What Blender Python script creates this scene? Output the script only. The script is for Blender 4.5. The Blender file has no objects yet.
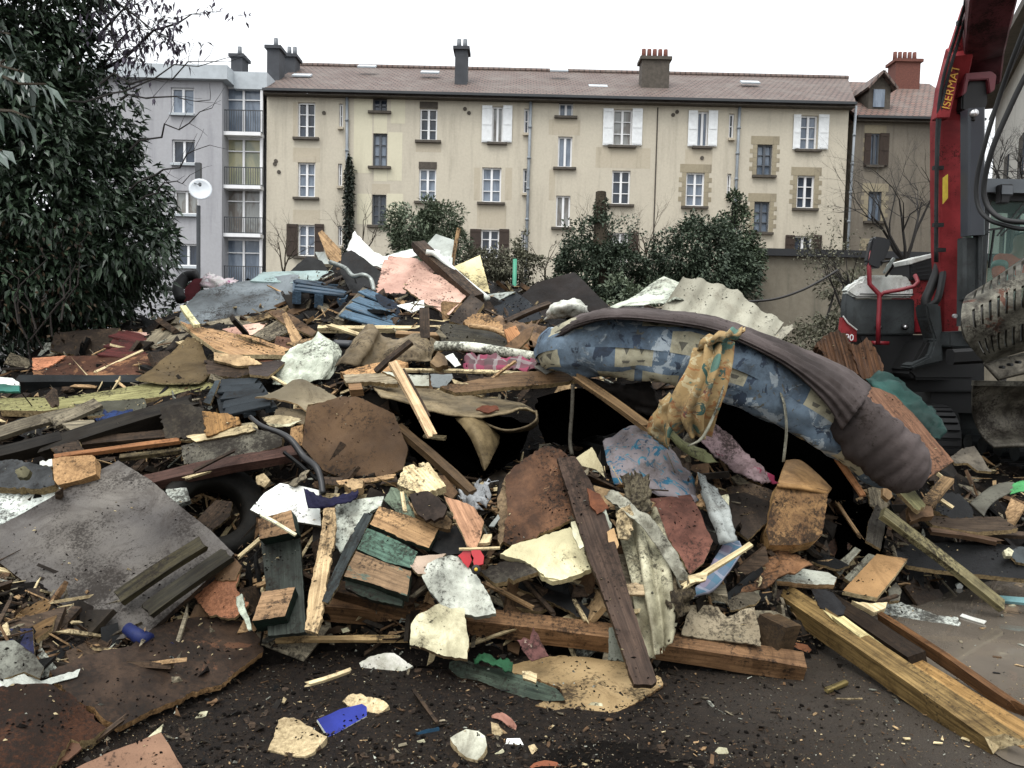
import bpy, bmesh, math, random
import numpy as np
from mathutils import Vector, Matrix, noise
random.seed(11); np.random.seed(11)
SC = bpy.context.scene
COL = SC.collection
R = math.radians
# ---------------------------------------------------------------- camera
FPX = 790.0
cam_d = bpy.data.cameras.new('camera'); cam = bpy.data.objects.new('camera', cam_d); COL.objects.link(cam)
CP = Vector((0, 0, 1.65))
CM = Matrix.Rotation(R(90 - 3.3), 3, 'X') @ Matrix.Rotation(R(1.36), 3, 'Z')
cam.matrix_world = Matrix.Translation(CP) @ CM.to_4x4()
cam_d.sensor_width = 36; cam_d.lens = FPX / 1024 * 36
cam_d.clip_start = 0.05; cam_d.clip_end = 3000
SC.camera = cam
# ---------------------------------------------------------------- world / light: bright overcast winter day
w = bpy.data.worlds.new('World'); SC.world = w; w.use_nodes = True
nt = w.node_tree; bg = nt.nodes['Background']
sky = nt.nodes.new('ShaderNodeTexSky'); sky.sky_type = 'NISHITA'; sky.sun_disc = False
sky.sun_elevation = R(62); sky.sun_rotation = R(200); sky.air_density = 1.0; sky.dust_density = 4.0
hsv = nt.nodes.new('ShaderNodeHueSaturation'); hsv.inputs['Saturation'].default_value = 0.12
mixw = nt.nodes.new('ShaderNodeMix'); mixw.data_type = 'RGBA'
mixw.inputs[0].default_value = 0.75
mixw.inputs[7].default_value = (9.4, 9.7, 10.0, 1)      # the cloud layer
_tc = nt.nodes.new('ShaderNodeTexCoord'); _sx = nt.nodes.new('ShaderNodeSeparateXYZ'); nt.links.new(_tc.outputs['Generated'], _sx.inputs[0])
_mr = nt.nodes.new('ShaderNodeMapRange'); _mr.inputs[1].default_value = 0; _mr.inputs[2].default_value = 1; _mr.inputs[3].default_value = .82; _mr.inputs[4].default_value = 2.1; nt.links.new(_sx.outputs[2], _mr.inputs[0])
_vm = nt.nodes.new('ShaderNodeVectorMath'); _vm.operation = 'SCALE'; _vm.inputs[0].default_value = (9.4, 9.7, 10.0); nt.links.new(_mr.outputs[0], _vm.inputs['Scale']); nt.links.new(_vm.outputs[0], mixw.inputs[7])   # overcast sky: brighter overhead than at the horizon
nt.links.new(sky.outputs[0], hsv.inputs['Color']); nt.links.new(hsv.outputs[0], mixw.inputs[6])
nt.links.new(mixw.outputs[2], bg.inputs[0]); bg.inputs[1].default_value = 0.105
sun_d = bpy.data.lights.new('sun', 'SUN'); sun = bpy.data.objects.new('sun', sun_d); COL.objects.link(sun)
sun_d.energy = 1.4; sun_d.angle = R(30); sun_d.color = (1, .97, .93)
sun.rotation_euler = (R(28), 0, R(-25))
SC.view_settings.view_transform = 'Standard'; SC.view_settings.look = 'None'
SC.view_settings.exposure = 0.52; SC.view_settings.gamma = 1.0
SC.cycles.use_denoising = True
SC.cycles.max_bounces = 6

# ---------------------------------------------------------------- geometry helpers
def ray(px, py):
    return CM @ Vector(((px - 512) / FPX, (384 - py) / FPX, -1))
def W(px, py, d):                       # point at camera depth d along the sight line
    return CP + ray(px, py) * d
def WY(px, py, Y):                      # point on the world plane y = Y
    r = ray(px, py); return CP + r * (Y / r.y)
def WZ(px, py, z=0.0):
    r = ray(px, py); return CP + r * ((z - CP.z) / r.z)
def lin(h):
    v = [int(h[i:i + 2], 16) / 255 for i in (0, 2, 4)]
    return tuple(x / 12.92 if x <= .04045 else ((x + .055) / 1.055) ** 2.4 for x in v) + (1,)
def tag(o, label=None, cat=None, group=None, kind=None):
    if label: o['label'] = label
    if cat: o['category'] = cat
    if group: o['group'] = group
    if kind: o['kind'] = kind
    return o
def empty(name, loc=(0, 0, 0), label=None, cat=None, group=None):
    o = bpy.data.objects.new(name, None); COL.objects.link(o); o.location = loc
    o.empty_display_size = .1
    return tag(o, label, cat, group)
def link(name, me, mats, parent=None, mw=None, smooth=False):
    o = bpy.data.objects.new(name, me); COL.objects.link(o)
    for m in (mats if isinstance(mats, (list, tuple)) else [mats]): me.materials.append(m)
    if mw is not None: o.matrix_world = mw
    if parent is not None:
        o.parent = parent; o.matrix_parent_inverse = parent.matrix_basis.inverted()   # every basis here is the world matrix
    if smooth:
        me.polygons.foreach_set('use_smooth', [True] * len(me.polygons))
    me.update()
    return o
def fromraw(name, V, F, mats, parent=None, smooth=False, mi=None, uv=None, recenter=True):
    V = np.asarray(V, dtype=float)
    c = V.mean(axis=0) if recenter and len(V) else np.zeros(3)
    me = bpy.data.meshes.new(name); me.from_pydata([tuple(v) for v in (V - c)], [], [tuple(f) for f in F])
    if mi is not None: me.polygons.foreach_set('material_index', mi)
    if uv is not None:
        ul = me.uv_layers.new(name='uv'); li = np.empty(len(me.loops), dtype=np.int32); me.loops.foreach_get('vertex_index', li)
        ul.data.foreach_set('uv', np.asarray(uv, dtype=np.float32)[li].ravel())
    return link(name, me, mats, parent, Matrix.Translation(Vector(c)), smooth)
class MB:                                # collects boxes, bars and tubes for ONE mesh
    def __init__(s): s.V = []; s.F = []; s.I = []
    def add(s, V, F, i=0):
        n = len(s.V); s.V += [tuple(v) for v in V]; s.F += [tuple(n + k for k in f) for f in F]; s.I += [i] * len(F); return s
    def box(s, x0, x1, y0, y1, z0, z1, i=0):
        V = [(x, y, z) for x in (x0, x1) for y in (y0, y1) for z in (z0, z1)]
        return s.add(V, [(0, 1, 3, 2), (4, 6, 7, 5), (0, 4, 5, 1), (2, 3, 7, 6), (0, 2, 6, 4), (1, 5, 7, 3)], i)
    def bar(s, a, b, w, h, up=(0, 0, 1), i=0, cham=0.0, w1=None, h1=None):
        a = Vector(a); b = Vector(b); x = (b - a).normalized(); up = Vector(up)
        y = up.cross(x)
        if y.length < 1e-4: y = Vector((0, 1, 0)).cross(x)
        y.normalize(); z = x.cross(y)
        w1 = w if w1 is None else w1; h1 = h if h1 is None else h1
        V = []
        for p, ww, hh in ((a, w, h), (b, w1, h1)):
            if cham:
                c = cham
                pr = [(-ww/2+c, -hh/2), (ww/2-c, -hh/2), (ww/2, -hh/2+c), (ww/2, hh/2-c), (ww/2-c, hh/2), (-ww/2+c, hh/2), (-ww/2, hh/2-c), (-ww/2, -hh/2+c)]
            else: pr = [(-ww/2, -hh/2), (ww/2, -hh/2), (ww/2, hh/2), (-ww/2, hh/2)]
            V += [p + y * u + z * v for u, v in pr]
        n = len(V) // 2
        F = [tuple(range(n - 1, -1, -1)), tuple(range(n, 2 * n))] + [(k, (k + 1) % n, n + (k + 1) % n, n + k) for k in range(n)]
        return s.add(V, F, i)
    def tube(s, pts, rad, seg=8, i=0):
        pts = [Vector(p) for p in pts]; rad = rad if isinstance(rad, (list, tuple)) else [rad] * len(pts)
        V = []; F = []; u = None
        for k, p in enumerate(pts):
            t = (pts[min(k + 1, len(pts) - 1)] - pts[max(k - 1, 0)]).normalized()
            if u is None:
                u = t.orthogonal().normalized()
            u = (u - t * u.dot(t)); u = u.normalized() if u.length > 1e-6 else t.orthogonal().normalized()
            v = t.cross(u)
            for q in range(seg):
                a = 2 * math.pi * q / seg; V.append(p + (u * math.cos(a) + v * math.sin(a)) * rad[k])
        for k in range(len(pts) - 1):
            for q in range(seg):
                F.append((k * seg + q, k * seg + (q + 1) % seg, (k + 1) * seg + (q + 1) % seg, (k + 1) * seg + q))
        F.append(tuple(range(seg - 1, -1, -1))); m = (len(pts) - 1) * seg; F.append(tuple(m + q for q in range(seg)))
        return s.add(V, F, i)
    def quad(s, a, b, c, d, i=0): return s.add([a, b, c, d], [(0, 1, 2, 3)], i)
    def build(s, name, mats, parent=None, smooth=False):
        return fromraw(name, s.V, s.F, mats, parent, smooth, s.I)
def crv(pts, n=8):                       # Catmull-Rom through points (any dimension)
    P = [np.array(p, dtype=float) for p in pts]; P = [2 * P[0] - P[1]] + P + [2 * P[-1] - P[-2]]
    out = []
    for k in range(1, len(P) - 2):
        for j in range(n):
            t = j / n; a, b, c, d = P[k - 1:k + 3]
            out.append(.5 * (2 * b + (c - a) * t + (2 * a - 5 * b + 4 * c - d) * t * t + (3 * b - a - 3 * c + d) * t ** 3))
    out.append(P[-2]); return out

# ---------------------------------------------------------------- materials
MATS = {}
SOIL = lin('1d1814')
def nodes(name):
    m = bpy.data.materials.new(name); m.use_nodes = True
    t = m.node_tree; b = t.nodes['Principled BSDF']
    return m, t, b
def mixc(t, fac, a, b):
    n = t.nodes.new('ShaderNodeMix'); n.data_type = 'RGBA'
    for sock, v in ((0, fac), (6, a), (7, b)):
        if hasattr(v, 'is_linked') or hasattr(v, 'links'): t.links.new(v, n.inputs[sock])
        else: n.inputs[sock].default_value = v
    return n.outputs[2]
def ramp(t, src, lo, hi):
    n = t.nodes.new('ShaderNodeMapRange'); n.inputs[1].default_value = lo; n.inputs[2].default_value = hi
    n.clamp = True; t.links.new(src, n.inputs[0]); return n.outputs[0]
def nz(t, vec, scale, detail=6, rough=.6, dist=0):
    n = t.nodes.new('ShaderNodeTexNoise'); n.inputs['Scale'].default_value = scale; n.inputs['Detail'].default_value = detail
    n.inputs['Roughness'].default_value = rough; n.inputs['Distortion'].default_value = dist
    t.links.new(vec, n.inputs['Vector']); return n.outputs[0]
def coords(t, stretch=(1, 1, 1), uv=False, rnd=True):
    tc = t.nodes.new('ShaderNodeTexCoord'); mp = t.nodes.new('ShaderNodeMapping')
    mp.inputs['Scale'].default_value = stretch; t.links.new(tc.outputs['UV' if uv else 'Object'], mp.inputs['Vector'])
    if not rnd: return mp.outputs[0]
    oi = t.nodes.new('ShaderNodeObjectInfo'); mm = t.nodes.new('ShaderNodeMath'); mm.operation = 'MULTIPLY'; mm.inputs[1].default_value = 40
    t.links.new(oi.outputs['Random'], mm.inputs[0]); va = t.nodes.new('ShaderNodeVectorMath'); va.operation = 'ADD'
    t.links.new(mp.outputs[0], va.inputs[0]); t.links.new(mm.outputs[0], va.inputs[1]); return va.outputs[0]
def mute(h, k=.2):
    c = [min(.8, 1.62 * x ** 1.28) for x in lin(h)[:3]]; k = k + .16 * min(1, max(0, (c[1] - .2) / .25)) if k > .1 else k; l = c[0] * .3 + c[1] * .6 + c[2] * .1
    return tuple(x * (1 - k) + l * k for x in c[:3]) + (1,)
def mat(c1, c2=None, kind='board', rough=.62, dirt=.35, bump=.4, c3=None, chip=.62, metal=0, dscale=1, name=None):
    """procedural surface: wood = grain along local X, board = mottled, plain = nearly even paint; c3 shows through where it has chipped off."""
    c2 = c2 or c1
    key = (c1, c2, kind, rough, dirt, bump, c3, chip, metal, dscale)
    if key in MATS: return MATS[key]
    m, t, b = nodes(name or kind + '_' + c1)
    iso = coords(t)
    if kind == 'wood':
        g = nz(t, coords(t, (1.3, 26, 26)), 2.6, 8, .65, .4); f = ramp(t, g, .32, .68)
    elif kind == 'fibre':
        g = nz(t, iso, 55, 8, .8); f = ramp(t, g, .35, .65)
    elif kind == 'plain':
        g = nz(t, iso, 2.2, 4, .5); f = ramp(t, g, .35, .65)
    else:
        g = nz(t, iso, 7, 9, .68, .3); f = ramp(t, g, .36, .66)
    A, B = [(c[0] * .95, c[1], c[2] * .92, 1) for c in (mute(c1), mute(c2))]
    kA, kB = (.62, 1.2) if kind in ('wood', 'board', 'fibre') else (.82, 1.1)
    A = tuple(x * kA for x in A[:3]) + (1,); B = tuple(min(.8, x * kB) for x in B[:3]) + (1,)
    col = mixc(t, f, A, B)
    if c3:
        ch = nz(t, coords(t, (2, 5, 5) if kind == 'wood' else (1, 1, 1)), 3.4, 9, .72, .5)
        col = mixc(t, ramp(t, ch, chip, chip + .02), col, mute(c3))
    sn = nz(t, iso, 2.9, 10, .7, 1.6); sf_ = t.nodes.new('ShaderNodeMath'); sf_.operation = 'MULTIPLY'; sf_.inputs[1].default_value = min(.75, .25 + dirt * .8); t.links.new(ramp(t, sn, .5, .68), sf_.inputs[0])
    tint = tuple(x * m_ for x, m_ in zip(A[:3], (.42, .34, .28))) + (1,); col = mixc(t, sf_.outputs[0], col, tint)
    big = nz(t, iso, 1.7, 5, .6)
    dk = t.nodes.new('ShaderNodeMix'); dk.data_type = 'RGBA'; dk.blend_type = 'MULTIPLY'; dk.inputs[0].default_value = .8
    t.links.new(col, dk.inputs[6]); gr = mixc(t, ramp(t, big, .3, .62), (.5, .47, .43, 1), (1.22, 1.2, 1.16, 1)); t.links.new(gr, dk.inputs[7]); col = dk.outputs[2]
    dn = nz(t, iso, 48 * dscale, 8, .78)
    dn2 = nz(t, iso, 3.1, 5, .65)
    mm = t.nodes.new('ShaderNodeMath'); mm.operation = 'MULTIPLY_ADD'; mm.inputs[1].default_value = .95; t.links.new(dn2, mm.inputs[0]); t.links.new(dn, mm.inputs[2])
    th = 1.13 - dirt * .25
    dm = ramp(t, mm.outputs[0], th, th + .13)
    dk2 = t.nodes.new('ShaderNodeMath'); dk2.operation = 'MULTIPLY'; dk2.inputs[1].default_value = .85; t.links.new(dm, dk2.inputs[0])
    # fine grit, everywhere a little
    gq = nz(t, iso, 170, 3, .7); gm2 = t.nodes.new('ShaderNodeMath'); gm2.operation = 'MULTIPLY'; gm2.inputs[1].default_value = .55 * min(1, dirt + .3); t.links.new(ramp(t, gq, .55, .72), gm2.inputs[0]); col = mixc(t, gm2.outputs[0], col, SOIL)
    col = mixc(t, dk2.outputs[0], col, SOIL)
    t.links.new(col, b.inputs['Base Color'])
    rr = t.nodes.new('ShaderNodeMapRange'); rr.inputs[3].default_value = rough - .16; rr.inputs[4].default_value = min(1, rough + .22)
    t.links.new(dn2, rr.inputs[0]); rr.inputs[1].default_value = .3; rr.inputs[2].default_value = .7
    t.links.new(rr.outputs[0], b.inputs['Roughness'])
    b.inputs['Metallic'].default_value = metal; b.inputs['Specular IOR Level'].default_value = .14
    bp = t.nodes.new('ShaderNodeBump'); bp.inputs['Strength'].default_value = bump; bp.inputs['Distance'].default_value = .006
    ad = t.nodes.new('ShaderNodeMath'); ad.operation = 'ADD'; t.links.new(g, ad.inputs[0]); t.links.new(mm.outputs[0], ad.inputs[1])
    t.links.new(ad.outputs[0], bp.inputs['Height']); t.links.new(bp.outputs[0], b.inputs['Normal'])
    MATS[key] = m; return m
def simple(name, col, rough=.5, metal=0, var=.25, scale=3, spec=.5, emit=None, bump=0):
    m, t, b = nodes(name)
    c = mute(col, .05) if isinstance(col, str) else col
    v = coords(t); n = nz(t, v, scale, 6, .65)
    d = tuple(x * (1 - var) for x in c[:3]) + (1,)
    t.links.new(mixc(t, ramp(t, n, .35, .65), d, c), b.inputs['Base Color'])
    b.inputs['Roughness'].default_value = rough; b.inputs['Metallic'].default_value = metal; b.inputs['Specular IOR Level'].default_value = spec
    if bump:
        bp = t.nodes.new('ShaderNodeBump'); bp.inputs['Strength'].default_value = bump; bp.inputs['Distance'].default_value = .01
        t.links.new(nz(t, v, scale * 9, 6, .7), bp.inputs['Height']); t.links.new(bp.outputs[0], b.inputs['Normal'])
    return m
WOOD = mat('856a4c', 'a68662', 'wood', dirt=.5)
PALE = mat('a28c68', 'bda880', 'wood', dirt=.5)
TAN = mat('8f7558', 'a88c68', 'board', dirt=.5)
GREYW = mat('5c554d', '857a6b', 'wood', dirt=.6)
DARKW = mat('33291f', '57463a', 'wood', dirt=.6)
DIRTY = mat('3a3029', '4c3e34', 'board', dirt=.9)
BROWN = mat('5c4632', '6f563f', 'board', dirt=.4)
WHITE = mat('a9aba8', 'c6c8c6', 'board', dirt=.7)
CLEAN = mat('c4c8ca', 'd6d9da', 'plain', dirt=.15, rough=.4)
CREAM = mat('b5a988', 'cbc1a0', 'board', dirt=.45)
BLACK = mat('101113', '1d1e20', 'board', dirt=.5, rough=.45)
CHIPB = mat('7d5d3c', 'a98559', 'fibre', dirt=.5, bump=.7)
FOAM = mat('a08a66', 'bba37c', 'fibre', dirt=.35, bump=.8)
PINK = mat('b58a7d', 'c79f92', 'plain', dirt=.4, c3='5d5a4a', chip=.68)
TEALP = mat('4b5e59', '627a73', 'wood', dirt=.5, c3='8a6f50', chip=.58)
BLUEP = mat('37495c', '47596d', 'wood', dirt=.5, c3='5d4c3a', chip=.66)
# ================================================================ the heap of rubble (height field) and the ground
HP = [  # pixel x, pixel y, camera depth -> a point on the heap surface
 (20,480,4.9),(110,480,4.9),(60,560,4.35),(140,600,4.1),(0,430,5.4),(100,420,5.6),(200,430,5.3),(60,380,6.3),(150,360,6.6),(230,340,6.9),
 (200,310,7.9),(260,290,8.3),(130,330,7.9),(60,340,8.2),(310,272,8.8),(350,262,9.0),(420,270,8.2),(480,292,7.6),(300,310,7.5),(300,350,6.6),
 (250,400,5.7),(300,440,5.3),(350,440,5.05),(400,345,6.3),(400,310,7.0),(450,300,7.3),(450,370,5.9),(520,330,6.9),(560,320,7.2),(520,400,5.9),
 (460,440,5.5),(540,440,5.5),(600,420,5.6),(230,500,5.1),(230,560,4.7),(300,560,4.35),(300,600,4.15),(380,520,4.5),(400,570,4.25),(450,520,4.65),
 (470,580,4.3),(540,500,4.6),(560,560,4.3),(560,600,4.25),(620,480,4.75),(660,520,4.45),(640,590,4.15),(680,440,5.2),(740,430,6.3),(790,430,6.5),(760,400,7.0),(700,410,6.4),(720,452,5.6),(800,465,5.9),(765,470,5.5),
 (840,470,5.4),(740,500,4.95),(700,560,4.4),(800,520,4.95),(760,590,4.4),(860,520,5.2),(640,340,6.0),(600,330,6.4),(700,350,6.9),(740,350,7.2),(690,320,7.2),
 (800,390,6.9),(850,410,5.9),(900,450,5.8),(940,480,6.0),(990,500,6.3),(920,530,5.6),(990,545,5.9),(560,300,8.0),(640,310,7.4),(840,370,6.8),(880,420,6.6)]
GP = []   # ground contact points
for px, py in [(250,668),(330,650),(400,672),(470,668),(560,655),(640,668),(700,672),(780,668),(840,640),(880,610),(940,600),(1023,575),(600,720),(400,740),(800,720),(950,650),(1000,700),(700,740),(500,740)]:
    p = WZ(px, py, 0); GP.append((p.x, p.y, -.02))
for px, py, z in [(30,740,.05),(120,700,.05),(200,660,.08),(80,670,.12),(200,740,.0),(300,740,-.02),(300,690,.0),(30,640,.25)]:
    p = WZ(px, py, z); GP.append((p.x, p.y, z))
for x in (-9, -7.5, -6):
    for y in (4, 6, 8, 10): GP.append((x, y, .35 if y < 9 else .1))
for x in np.arange(-9, 8.1, 1.5):
    for y in (12.5, 14, 16, 18): GP.append((x, y, -.05))
    GP.append((x, 1.8, -.02))
for y in range(3, 12): GP.append((7.5, y, -.05 if y < 7 else .3))
for x in (3.6, 4.6, 5.8):
    for y in (7.6, 8.6, 9.6, 10.6): GP.append((x, y, .3))
CPT = np.array([tuple(W(a, b, c)) for a, b, c in HP] + GP)
def tps(r): return np.where(r > 1e-9, r * r * np.log(np.maximum(r, 1e-9)), 0)
_n = len(CPT); _K = tps(np.linalg.norm(CPT[:, None, :2] - CPT[None, :, :2], axis=2)) + np.eye(_n) * .006
_P = np.c_[np.ones(_n), CPT[:, :2]]
_A = np.block([[_K, _P], [_P.T, np.zeros((3, 3))]]); _w = np.linalg.solve(_A, np.r_[CPT[:, 2], 0, 0, 0])
GX = np.arange(-9, 7.6, .06); GY = np.arange(1.8, 16, .06)
_X, _Y = np.meshgrid(GX, GY, indexing='ij'); _q = np.c_[_X.ravel(), _Y.ravel()]
HH = np.zeros(len(_q))
for s in range(0, len(_q), 4000):
    q = _q[s:s + 4000]; HH[s:s + 4000] = tps(np.linalg.norm(q[:, None] - CPT[None, :, :2], axis=2)) @ _w[:_n] + _w[_n] + q @ _w[_n + 1:]
HH = HH.reshape(_X.shape)
def H(x, y):
    i = (x - GX[0]) / .06; j = (y - GY[0]) / .06
    if i < 0 or j < 0 or i >= len(GX) - 1 or j >= len(GY) - 1: return 0.0
    a, b = int(i), int(j); u, v = i - a, j - b
    return max(0.0, (HH[a, b] * (1 - u) + HH[a + 1, b] * u) * (1 - v) + (HH[a, b + 1] * (1 - u) + HH[a + 1, b + 1] * u) * v)
def D(px, py):                          # camera depth where a sight line meets the heap or the ground
    r = ray(px, py); d = 2.4
    while d < 16:
        p = CP + r * d
        if p.z < H(p.x, p.y): return d
        d += .03
    return None
def mesh_heap():
    nx, ny = HH.shape; Z = HH.copy(); idx = -np.ones(HH.shape, int); V = []; F = []
    for a in range(nx):
        for b in range(ny):
            x, y = GX[a], GY[b]; p = Vector((x, y, 0))
            q = noise.fractal(p * 3.1, .7, 2.1, 5) * .05 + noise.fractal(p * 14, .9, 2.2, 3) * .018
            k = min(1, max(.15, Z[a, b] * 4)); Z[a, b] += q * k * (1.2 if Z[a, b] > .03 else .5)
    for a in range(nx):
        for b in range(ny):
            if Z[max(0, a - 1):a + 2, max(0, b - 1):b + 2].max() > .03:
                idx[a, b] = len(V); V.append((GX[a], GY[b], Z[a, b]))
    for a in range(nx - 1):
        for b in range(ny - 1):
            q = (idx[a, b], idx[a + 1, b], idx[a + 1, b + 1], idx[a, b + 1])
            if min(q) >= 0: F.append(q)
    return V, F
def soil_mat(name, a, b2, c, bump=1.0, speck=.1):
    m, t, b = nodes(name); v = coords(t, rnd=False)
    n1 = nz(t, v, 3, 8, .7); n2 = nz(t, v, 38, 8, .85); n3 = nz(t, v, 130, 3, .8)
    col = mixc(t, ramp(t, n1, .35, .65), lin(a), lin(b2)); col = mixc(t, ramp(t, n2, .42, .72), col, lin(c))
    col = mixc(t, ramp(t, n3, .68 - speck, .72 - speck), col, lin('8d8273'))
    t.links.new(col, b.inputs['Base Color']); rr = ramp(t, n1, .3, .7)
    mr = t.nodes.new('ShaderNodeMapRange'); mr.inputs[3].default_value = .45; mr.inputs[4].default_value = .9; t.links.new(rr, mr.inputs[0]); t.links.new(mr.outputs[0], b.inputs['Roughness'])
    b.inputs['Specular IOR Level'].default_value = .08
    bp = t.nodes.new('ShaderNodeBump'); bp.inputs['Strength'].default_value = bump; bp.inputs['Distance'].default_value = .02
    t.links.new(n2, bp.inputs['Height']); t.links.new(bp.outputs[0], b.inputs['Normal']); return m
SOILM = soil_mat('wet_soil', '080706', '100d0b', '1e1915', speck=-.03)
_V, _F = mesh_heap(); heap = fromraw('soil_heap', _V, _F, SOILM, smooth=True, recenter=False)
tag(heap, kind='structure')
# ground sheet: wet asphalt yard strewn with crushed debris
m, t, b = nodes('asphalt_yard'); v = coords(t, rnd=False)
g1 = nz(t, v, .9, 7, .6); g2 = nz(t, v, 160, 3, .8); g3 = nz(t, v, 22, 9, .85)
sx = t.nodes.new('ShaderNodeSeparateXYZ'); t.links.new(v, sx.inputs[0])
gx = t.nodes.new('ShaderNodeMath'); gx.operation = 'MULTIPLY_ADD'; gx.inputs[1].default_value = .9; t.links.new(g1, gx.inputs[2])
gy = t.nodes.new('ShaderNodeMath'); gy.operation = 'SUBTRACT'; t.links.new(sx.outputs[0], gy.inputs[0]); gy.inputs[1].default_value = .4; t.links.new(gy.outputs[0], gx.inputs[0])
edge = ramp(t, gx.outputs[0], .8, 2.2)                      # left: muddy; right: cleaner asphalt
mud = mixc(t, ramp(t, g3, .4, .7), lin('090605'), lin('31261c'))
asp = mixc(t, ramp(t, g2, .35, .7), lin('38322c'), lin('6b6359'))
col = mixc(t, edge, mud, asp); col = mixc(t, ramp(t, g3, .66, .74), col, lin('4a4137'))
col = mixc(t, ramp(t, g2, .68, .78), col, lin('7d766c'))
t.links.new(col, b.inputs['Base Color']); rm = t.nodes.new('ShaderNodeMapRange'); rm.inputs[1].default_value = .35; rm.inputs[2].default_value = .7; rm.inputs[3].default_value = .4; rm.inputs[4].default_value = .9
t.links.new(g1, rm.inputs[0]); t.links.new(rm.outputs[0], b.inputs['Roughness']); b.inputs['Specular IOR Level'].default_value = .22
bp = t.nodes.new('ShaderNodeBump'); bp.inputs['Strength'].default_value = 1; bp.inputs['Distance'].default_value = .02; t.links.new(g3, bp.inputs['Height']); t.links.new(bp.outputs[0], b.inputs['Normal'])
mbg = MB(); mbg.quad((-900, -60, 0), (900, -60, 0), (900, 1500, 0), (-900, 1500, 0)); tag(mbg.build('ground', m), kind='structure')
# puddle on the right
m, t, b = nodes('muddy_puddle'); v = coords(t, rnd=False); g = nz(t, v, 1.4, 5, .6)
t.links.new(mixc(t, ramp(t, g, .35, .65), lin('585148'), lin('6b6359')), b.inputs['Base Color'])
b.inputs['Roughness'].default_value = .06; b.inputs['Specular IOR Level'].default_value = 1.0
bp = t.nodes.new('ShaderNodeBump'); bp.inputs['Strength'].default_value = .12; bp.inputs['Distance'].default_value = .01; t.links.new(nz(t, v, 9, 3, .5), bp.inputs['Height']); t.links.new(bp.outputs[0], b.inputs['Normal'])
pud = [(835,640),(870,592),(930,570),(1000,560),(1060,560),(1120,600),(1120,760),(1024,762),(985,744),(948,716),(915,700),(880,672)]
pts = crv([tuple(WZ(x, y, .006)) for x, y in pud + pud[:1]], 8)[:-1]
pts = [(x + noise.noise(Vector((x * 6, y * 6, 0))) * .06, y + noise.noise(Vector((x * 6, y * 6, 5))) * .06, .006) for x, y, z in pts]
tag(fromraw('water', pts, [tuple(range(len(pts)))], m), kind='structure')

# ================================================================ buildings
FY = 37.0
def stucco(name, a, b2, stain, streak=.5):
    m, t, b = nodes(name); v = coords(t, rnd=False); n1 = nz(t, v, .35, 7, .65); n2 = nz(t, coords(t, (2.2, 1, .22), rnd=False), 1.0, 6, .65); n3 = nz(t, v, 9, 6, .7)
    col = mixc(t, ramp(t, n1, .35, .65), lin(a), lin(b2)); col = mixc(t, ramp(t, n2, .52, .78), col, lin(stain))
    dk = t.nodes.new('ShaderNodeMix'); dk.data_type = 'RGBA'; dk.blend_type = 'MULTIPLY'; dk.inputs[0].default_value = streak
    t.links.new(col, dk.inputs[6]); t.links.new(mixc(t, ramp(t, n3, .3, .6), (.8, .79, .77, 1), (1, 1, 1, 1)), dk.inputs[7])
    t.links.new(dk.outputs[2], b.inputs['Base Color']); b.inputs['Roughness'].default_value = .9
    bp = t.nodes.new('ShaderNodeBump'); bp.inputs['Strength'].default_value = .25; bp.inputs['Distance'].default_value = .02; t.links.new(n3, bp.inputs['Height']); t.links.new(bp.outputs[0], b.inputs['Normal']); return m
BEIGE = stucco('beige_render', 'c4bcaa', 'bcb4a3', 'a8a090'); YEL = stucco('yellow_render', 'd0cab2', 'c9c3ab', 'bdb6a0', .3)
TANR = stucco('patched_render', 'b3a995', 'b9af9c', '9d9482'); GREYR = stucco('grey_render', 'a8a8ab', 'a0a0a3', '8b8b8f', .4)
OLDR = stucco('old_grey_render', '857d70', '746d63', '504c46', .8); STONE = stucco('sandstone', 'a0967f', '8f8570', '766e60', .7)
DRKS = simple('dark_stone', '5b554d', .85, var=.4, scale=6); ZINC = simple('zinc', '686c70', .5, var=.2)
WFR = simple('white_frame', 'c9cdd2', .45, var=.08); DFR = simple('grey_frame', '55585c', .5, var=.15); BRSH = simple('brown_shutter', '45382f', .75, var=.3, scale=6)
WSH = simple('white_shutter', 'c6cbd0', .6, var=.15, scale=5); CON = simple('concrete_edge', 'a5aaad', .8, var=.15); GRN = simple('grey_metal', '4a4d50', .5)
def glass_mat(name, a, b2, sc=1.2):
    m, t, b = nodes(name); v = coords(t, (1, 1, .35)); n = nz(t, v, sc, 4, .6, .6)
    t.links.new(mixc(t, ramp(t, n, .42, .6), lin(a), lin(b2)), b.inputs['Base Color']); b.inputs['Roughness'].default_value = .07; b.inputs['Specular IOR Level'].default_value = .55; return m
GLD = glass_mat('window_glass', '20262e', '3a4350'); GLB = glass_mat('window_glass_pale', '5f6a78', '7c8794', 2); CURT = glass_mat('window_curtain', '8d8f8c', '6c665f', 3)
def tiles(name, a, b2):
    m, t, b = nodes(name); v = coords(t, rnd=False)
    br = t.nodes.new('ShaderNodeTexBrick'); br.inputs['Scale'].default_value = 1; br.inputs['Brick Width'].default_value = .28; br.inputs['Row Height'].default_value = .3
    br.inputs['Mortar Size'].default_value = .035; br.inputs['Color1'].default_value = lin(a); br.inputs['Color2'].default_value = lin(b2); br.inputs['Mortar'].default_value = lin('3a302c')
    t.links.new(v, br.inputs['Vector']); n = nz(t, v, .8, 7, .7)
    t.links.new(mixc(t, ramp(t, n, .45, .75), br.outputs[0], lin('6a625b')), b.inputs['Base Color']); b.inputs['Roughness'].default_value = .75
    bp = t.nodes.new('ShaderNodeBump'); bp.inputs['Distance'].default_value = .03; bp.invert = True; t.links.new(br.outputs[1], bp.inputs['Height']); t.links.new(bp.outputs[0], b.inputs['Normal']); return m
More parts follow.
